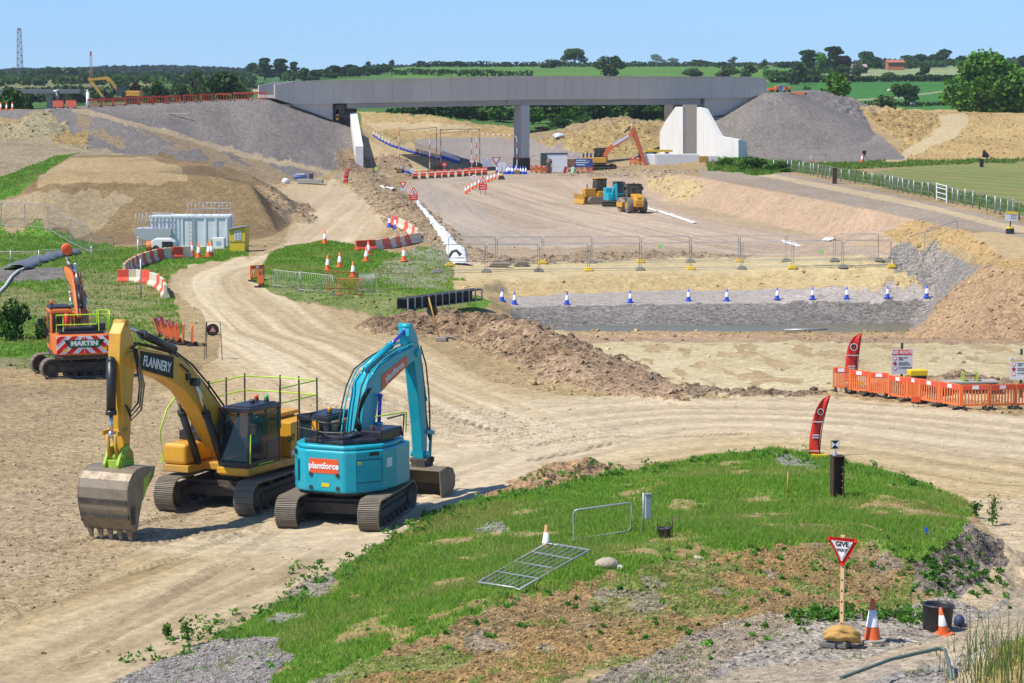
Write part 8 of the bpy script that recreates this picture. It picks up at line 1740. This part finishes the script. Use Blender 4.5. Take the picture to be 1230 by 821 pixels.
tree('bush', 905, 205, 190, 40, 'dark green leafy bush at the foot of the right fill', ground(905, 205).y, 'bushes at the right fill', 'bush', 'bush'); tree('bush', 938, 207, 195, 40, 'green bush at the field edge right of the leafy bush', ground(938, 207).y, 'bushes at the right fill', 'bush', 'bush'); tree('bush', 873, 201, 191, 26, 'small bush in front of the white retaining wall', ground(873, 201).y, 'bushes at the right fill', 'bush', 'bush')
# woods so far off that they read as one mass
def mass(name, pl, d0, d1, n, hh, size, c1, c2, label, kind='stuff', cat_='wood', per=22):
    P = []; T = []
    xs = np.array([p[0] for p in pl]); tops = np.array([p[1] for p in pl])
    for i in range(n):
        px = rnd.uniform(xs[0], xs[-1]); d = rnd.uniform(d0, d1); tp = float(np.interp(px, xs, tops)); x = (px-CX)/F*d; zg = hz(x, d); zt = H+d*(HY-tp)/F
        h_ = min(max(zt-zg, 2), hh*1.8) if hh < 30 else max(zt-zg, 3); h_ *= rnd.uniform(.72, 1.0); w_ = min(h_, 14)*rnd.uniform(.55, .9); tn = rnd.uniform(.7, 1.25)
        k = per; u = rng.normal(size=(k, 3)); u /= np.linalg.norm(u, axis=1, keepdims=True); u[:, 2] = np.abs(u[:, 2])*1.2-.2
        P.append(np.array([x, d, zg+h_*.5])+u*np.array([w_*.6, w_*.6, h_*.5])*rng.uniform(.75, 1., (k, 1))); T.append(np.full(k, tn)*(rng.random(k)*.5+.75))
    P = np.concatenate(P); T = np.concatenate(T); u = rng.random((len(P), 1)); cols = (np.array(c1)*(1-u)+np.array(c2)*u)*T[:, None]
    Vv, Fq, Cc = quads(P, size, cols); return tag(npmesh(name, Vv, Fq, LEAF, Cc), label, cat_, kind=kind)
mass('wood', [(-200, 85), (0, 86), (20, 83), (60, 83.5), (100, 82), (130, 80), (160, 80.5), (180, 79), (210, 79), (250, 80.5), (290, 83), (340, 85)], 2500, 3000, 900, 60, 2.0, (.02, .055, .02), (.04, .08, .03), 'bluish wood on the farthest ridge at the left')
mass('wood', [(-200, 90), (0, 88), (40, 84.5), (60, 81.5), (85, 82.5), (110, 86), (150, 88), (200, 88), (260, 86), (300, 88)], 1500, 2000, 620, 60, 1.5, G1, G2, 'dark green wood in front of the farthest ridge at the left')
mass('wood', [(-200, 97), (0, 95), (60, 93), (100, 92), (150, 91), (230, 90), (290, 92), (310, 97)], 1000, 1400, 420, 60, 1.0, O1, G2, 'scattered scrub along the fields at the left')
mass('wood', [(-200, 110), (0, 108), (60, 104), (120, 104), (200, 103), (260, 103), (300, 104)], 620, 850, 170, 60, .8, G1, O2, 'hedgerow trees and scrub behind the left crest', per=40)
mass('wood', [(440, 79), (520, 79.5), (560, 77.5), (620, 79), (660, 77), (800, 77.5), (900, 77), (1000, 75), (1060, 72), (1150, 71), (1230, 70), (1400, 70)], 2600, 4000, 1300, 60, 2.2, (.02, .05, .03), (.04, .075, .04), 'bluish far woods along the right skyline')
mass('wood', [(930, 93), (960, 84), (1000, 80), (1060, 84), (1080, 78), (1140, 72), (1170, 74)], 1280, 1420, 150, 60, .9, G1, G2, 'dark copse and hedgerow behind the farm trees', per=50)
mass('wood', [(345, 86), (380, 85), (420, 83), (470, 88)], 1100, 1300, 110, 60, .9, G1, G2, 'thicket filling the tree belt behind the left parapet', per=45)
mass('wood', [(470, 150), (640, 148), (820, 150)], 520, 545, 120, 5, .7, G1, G2, 'dark undergrowth under the trees beneath the bridge', per=40)
def hedge(pl, h_, n, label, c1=G1, c2=G2, size=.5, wd=1.2):
    w_ = [ground(px, py, 430) for px, py in pl]; P = []
    for i in range(n):
        s = rnd.random()*(len(w_)-1); k = int(s); p = w_[k].lerp(w_[k+1], s-k); hv = h_*(.75+.5*float(vn(np.array([p.x*.15]), np.array([p.y*.1]), 9)[0])); P.append((p.x+rnd.uniform(-1, 1)*.3, p.y+rnd.uniform(-wd, wd), hz(p.x, p.y)+hv*rnd.random()**.7))
    P = np.array(P); u = rng.random((n, 1)); cols = (np.array(c1)*(1-u)+np.array(c2)*u)*(.7+.6*rng.random((n, 1))); c0 = P[0].copy(); Vv, Fq, Cc = quads(P-c0, size, cols); o = npmesh('hedge', Vv, Fq, LEAF, Cc); o.location = c0; return tag(o, label, 'hedge')
hedge([(925, 99.5), (1000, 99), (1080, 98.5), (1150, 98), (1260, 97)], 2.6, 3200, 'long dark hedge between the pale field and the green field')
hedge([(500, 81.3), (560, 81), (660, 80.8), (745, 81), (830, 80.8), (905, 80.5)], 2.6, 2600, 'hedge along the top of the field above the bridge')
hedge([(1060, 84), (1110, 82), (1148, 80), (1220, 79)], 3.5, 1800, 'thick dark hedge below the dark skyline trees')
hedge([(918, 95.5), (950, 93.5), (985, 92)], 3., 900, 'hedge below the farm trees left of the pale field'); hedge([(1040, 127.2), (1090, 127.5), (1160, 127)], .9, 900, 'low dark hedge behind the lone field tree', size=.3)
hedge([(470, 91.5), (540, 92), (640, 92.5)], 2.2, 900, 'low hedge just above the left half of the parapet', O1, G2); hedge([(262, 108), (300, 107), (350, 106)], 2., 700, 'low hedge below the dark field left of the bridge')
# ---- grass
def blades(name, x0, x1, y0, y1, n, hgt, wid, label, c1, c2, c3, power=1., minsto=0, ym=None):
    X = rng.uniform(x0, x1, n); Y = rng.uniform(y0, y1, n); u = X/Y
    i = np.clip(np.searchsorted(DD, Y)-1, 0, ND-2) if DD[0] < DD[-1] else None; j = np.clip(np.searchsorted(U, u)-1, 0, NU-2)
    cl = fbm(X*.9, Y*.9, 4, 201); g = GRS[i, j]; keep = rng.random(n) < np.clip(g*1.25-.25+1.3*(cl-.48), 0, 1)**power*(g > .03)
    X = X[keep]; Y = Y[keep]; cl = cl[keep]; g = g[keep]; n = len(X); Z_ = hz_arr(X, Y)-.01
    a = rng.uniform(0, 6.28, n); h_ = hgt*rng.uniform(.45, 1.25, n)*(.55+.9*cl)*(.6+.4*g); w_ = wid*rng.uniform(.6, 1.4, n); ln = rng.normal(0, .45, (n, 2))*h_[:, None]
    dx = np.cos(a)*w_; dy = np.sin(a)*w_
    Vv = np.stack([np.stack([X-dx, Y-dy, Z_], 1), np.stack([X+dx, Y+dy, Z_], 1), np.stack([X+ln[:, 0], Y+ln[:, 1], Z_+h_], 1)], 1).reshape(-1, 3)
    t = rng.random((n, 1)); q = fbm(X*.35, Y*.35, 3, 203)[:, None]; base = np.array(c1)*(1-t)+np.array(c2)*t; dry = np.clip((q-.52)*5+rng.normal(0, .25, (n, 1)), 0, 1); cols = base*(1-dry*.6)+np.array(c3)*dry*.6
    cols = np.repeat(np.concatenate([cols, np.ones((n, 1))], 1), 3, 0); o = npmesh(name, Vv, np.arange(3*n).reshape(n, 3), GRASSM, cols, nper=3); print(name, n); return tag(o, label, 'grass', kind='stuff')
GA, GB, GC = (.17, .32, .034), (.26, .43, .055), (.42, .39, .12)
blades('grass', -13, 17, 43, 86, 640000, .13, .016, 'short green grass on the near bank', GA, GB, GC)
blades('grass', -62, -8, 98, 262, 480000, .17, .04, 'meadow grass left of the haul road', GA, (.19, .31, .05), GC)
blades('grass', -21, -2, 125, 205, 100000, .18, .04, 'grass on the island between the roads', GA, GB, GC)
blades('grass', 18, 70, 190, 330, 120000, .4, .09, 'rough grass along the field fence at the right', GA, (.18, .31, .05), GC)
blades('dead_stalks', -12, 15, 44, 72, 24000, .34, .005, 'dry stalks and seed heads standing among the bank grass', (.34, .27, .12), (.24, .26, .08), (.4, .33, .17))
# broad leaved weeds along the bank
def weeds(name, pl, n, spread, hgt, label):
    w_ = [ground(*p) for p in pl]; C = []; cols = []
    for i in range(n):
        s = rnd.random()*(len(w_)-1); k = int(s); p = w_[k].lerp(w_[k+1], s-k); x = p.x+rnd.gauss(0, spread); y = p.y+rnd.gauss(0, spread); z = hz(x, y); h_ = hgt*rnd.uniform(.3, 1); tn = rnd.uniform(.7, 1.3)
        for j in range(rnd.randint(10, 22)): C.append((x+rnd.gauss(0, h_*.4), y+rnd.gauss(0, h_*.4), z+h_*rnd.random())); cols.append(np.array((.12, .28, .04))*tn*rnd.uniform(.7, 1.4))
    Vv, Fq, Cc = quads(np.array(C), .035, np.array(cols), .5, 1.3); return tag(npmesh(name, Vv, Fq, GRASSM, Cc), label, 'weeds', kind='stuff')
weeds('weeds', [(180, 800), (290, 752), (400, 690), (500, 632), (560, 610), (640, 592), (720, 572), (830, 556), (930, 545), (1010, 558), (1120, 590)], 280, .5, .24, 'broad leaved weeds along the road edge of the bank')
weeds('weeds', [(330, 800), (560, 735), (760, 690), (950, 660), (1070, 690), (900, 740), (700, 780)], 130, 1.2, .11, 'scattered weeds over the brown face of the bank')
weeds('weeds', [(1090, 690), (1130, 680), (1170, 665), (1160, 700), (1110, 715)], 90, .5, .14, 'low weeds growing on the gravel heap at the right')
weeds('weeds', [(960, 745), (1000, 738), (1060, 745), (1100, 740)], 90, .3, .25, 'weeds around the foot of the bank by the black tub')
def plant(px, py, h_, label, n=90):
    g = ground(px, py); t = thing('tall_weed', label, 'weed', g); b = MB(); tips = []
    for k in range(6):
        a = rnd.uniform(0, 6.28); q = rnd.uniform(.1, .35)*h_; p1 = (math.cos(a)*q*.5, math.sin(a)*q*.5, h_*.5); p2 = (math.cos(a)*q, math.sin(a)*q, h_*rnd.uniform(.7, 1)); b.tube([(0, 0, 0), p1, p2], .006, 4); tips += [(p1, p2)]*(n//6)
    b.build('stem', mat('weed_stem', (.12, .17, .05), .7), t); C = np.array([[p1[i]+(p2[i]-p1[i])*rnd.uniform(-.8, 1.05)+rnd.gauss(0, .05*h_) for i in range(3)] for p1, p2 in tips]); C[:, 2] = np.abs(C[:, 2])
    u = rng.random((len(C), 1)); Vv, Fq, Cc = quads(C, .035, np.array((.09, .21, .03))*(.6+.9*u), .3, 1.4); npmesh('foliage', Vv, Fq, GRASSM, Cc, parent=t); return t
plant(228, 777, .75, 'tall leafy weed growing from the gravel at the bank edge'); plant(202, 768, .4, 'low bushy weed left of the tall weed at the bank edge'); plant(1192, 632, .9, 'tall thistle behind the gravel heap', 120); plant(1172, 622, .5, 'smaller thistle left of the tall one at the gravel heap')
# long grass at the bottom right
def tallgrass():
    Vv = []; Fq = []; Cc = []
    for i in range(170):
        px = rnd.choice([rnd.uniform(1125, 1240), rnd.uniform(1165, 1240), rnd.gauss(1190, 25)]); py = rnd.uniform(800, 850) if i % 3 else rnd.uniform(775, 815); g = ground(px, py); h_ = rnd.uniform(.35, 1.25)*(1 if px > 1150 else .7); a = rnd.uniform(0, 6.28); ln = h_*rnd.uniform(.05, .45); w_ = rnd.uniform(.006, .014); o = len(Vv); n = 6; c_ = np.array(rnd.choice([(.10, .2, .03), (.16, .22, .06), (.32, .28, .13)]))*rnd.uniform(.7, 1.2)
        for k in range(n+1):
            s = k/n; x = g.x+math.cos(a)*ln*s*s; y = g.y+math.sin(a)*ln*s*s; z = g.z+h_*(s-.12*s*s); ww = w_*(1-s*.85)*(1.9 if k == n-1 and i % 4 == 0 else 1); Vv += [(x-ww, y, z), (x+ww, y, z)]; Cc += [(*c_, 1)]*2
        for k in range(n): Fq.append((o+2*k, o+2*k+1, o+2*k+3, o+2*k+2))
    tag(npmesh('tall_grass', np.array(Vv), np.array(Fq), GRASSM, np.array(Cc)), 'long seeding grass stalks at the bottom right corner', 'grass', kind='stuff')
tallgrass()
# ---- stones and clods
def stones(name, x0, x1, y0, y1, n, smin, smax, label, fn, tint=(1, 1, 1)):
    X = rng.uniform(x0, x1, n); Y = rng.uniform(y0, y1, n); i = np.clip(np.searchsorted(DD, Y)-1, 0, ND-2); j = np.clip(np.searchsorted(U, X/Y)-1, 0, NU-2)
    keep = rng.random(n) < fn(i, j, X, Y); X = X[keep]; Y = Y[keep]; i = i[keep]; j = j[keep]; n = len(X); Z_ = hz_arr(X, Y)
    s = smin*(smax/smin)**(rng.random(n)**3.); base = np.array([(1, 0, 0), (-.5, .87, 0), (-.5, -.87, 0), (.3, .5, .75), (.3, -.55, .7), (-.6, 0, .8)]); fc = np.array([(0, 4, 3), (0, 2, 4), (0, 3, 1), (1, 3, 5), (1, 5, 2), (2, 5, 4), (3, 4, 5)])
    jit = 1+.45*(rng.random((n, 6, 3))-.5); a = rng.uniform(0, 6.28, n); c, q = np.cos(a), np.sin(a); B = base[None]*jit; B = np.stack([B[..., 0]*c[:, None]-B[..., 1]*q[:, None], B[..., 0]*q[:, None]+B[..., 1]*c[:, None], B[..., 2]*.8-.15], -1)
    Vv = (np.stack([X, Y, Z_], 1)[:, None]+B*s[:, None, None]).reshape(-1, 3); Fq = (fc[None]+6*np.arange(n)[:, None, None]).reshape(-1, 3)
    cl = COL[i, j]*rng.uniform(.6, 1.4, (n, 1))*np.array(tint); cl = np.clip(cl, 0, .62); Cc = np.repeat(np.concatenate([cl, np.full((n, 1), .3)], 1), 6, 0); print(name, n)
    return tag(npmesh(name, Vv, Fq, EARTH, Cc, nper=3), label, 'stones', kind='stuff')
stones('stones', -18, 18, 43, 100, 170000, .014, .10, 'loose stones and crumbs over the near ground', lambda i, j, X, Y: np.clip(STO[i, j]**2*(1-.7*np.clip(GRS[i, j], 0, 1)), .03, 1)*np.where((ZID[i, j] == ID_ROAD) | (ZID[i, j] == ID_GROUND), .45, 1))
stones('pebbles', -11, 14, 44, 60, 210000, .014, .045, 'fine pale and rusty gravel on the brown face of the bank', lambda i, j, X, Y: ((STO[i, j] > .95) & (GRS[i, j] < .45))*.9, (1.35, 1.3, 1.35))
stones('clods', -30, 45, 95, 190, 110000, .04, .24, 'clods and stones over the middle ground and spoil ridges', lambda i, j, X, Y: np.clip((STO[i, j]-.3)*1.2, 0.02, 1)*(GRS[i, j] < .3)*(AMP[i, j] > .05)*(ZID[i, j] != ID_GRAVEL)*np.where((ZID[i, j] == ID_GROUND) & (X < 0), .15, 1))
stones('rubble', -75, 75, 190, 420, 90000, .08, .38, 'broken clay lumps over the far heaps and slopes', lambda i, j, X, Y: (AMP[i, j] > .13)*np.clip(STO[i, j]*.9, 0, 1)*(GRS[i, j] < .3))
HAZE = .00007
# ================================================================ sky, sun, air
SUN_EL, SUN_AZ = 56., None
to_sun = Vector((-math.cos(R(27)), -math.sin(R(27)), math.tan(R(SUN_EL)))).normalized()
sd = bpy.data.lights.new('sun', 'SUN'); so = bpy.data.objects.new('sun', sd); col.objects.link(so)
sd.energy = 5.0; sd.angle = R(.5); sd.color = (1, .94, .84)
so.rotation_euler = to_sun.to_track_quat('Z', 'Y').to_euler()
w = bpy.data.worlds.new('World'); scene.world = w; w.use_nodes = True
nt = w.node_tree; N = nt.nodes; L = nt.links; bg = N['Background']
sk = N.new('ShaderNodeTexSky'); sk.sky_type = 'NISHITA'; sk.sun_disc = False
sk.sun_elevation = R(SUN_EL); sk.sun_rotation = math.atan2(to_sun.x, to_sun.y)
sk.altitude = 0; sk.air_density = 1.0; sk.dust_density = 0.0; sk.ozone_density = 6.5
# the clear blue of the zenith side reaches low down in this dry air: the sky is read a little above each direction
tc = N.new('ShaderNodeTexCoord'); ad = N.new('ShaderNodeVectorMath'); ad.operation = 'ADD'; ad.inputs[1].default_value = (0, 0, .085); L.new(tc.outputs['Generated'], ad.inputs[0])
nm = N.new('ShaderNodeVectorMath'); nm.operation = 'NORMALIZE'; L.new(ad.outputs[0], nm.inputs[0]); L.new(nm.outputs[0], sk.inputs['Vector'])
tn = N.new('ShaderNodeVectorMath'); tn.operation = 'MULTIPLY'; tn.inputs[1].default_value = (.96, 1.04, 1.14); L.new(sk.outputs['Color'], tn.inputs[0]); L.new(tn.outputs[0], bg.inputs['Color']); bg.inputs['Strength'].default_value = .125
vs = scene.view_settings; vs.view_transform = 'Standard'; vs.look = 'None'; vs.gamma = 1; vs.use_curve_mapping = False; vs.exposure = 0.18

# the air between here and the hills
hm = bpy.data.materials.new('air'); hm.use_nodes = True; nt = hm.node_tree; nt.nodes.remove(nt.nodes['Principled BSDF'])
pv = nt.nodes.new('ShaderNodeVolumePrincipled'); pv.inputs['Color'].default_value = (.72, .84, 1, 1); pv.inputs['Density'].default_value = HAZE
nt.links.new(pv.outputs[0], nt.nodes['Material Output'].inputs['Volume'])
if HAZE: tag(MB().box((0, 2690, 38), (9000, 5600, 90)).build('haze', hm), kind='stuff')
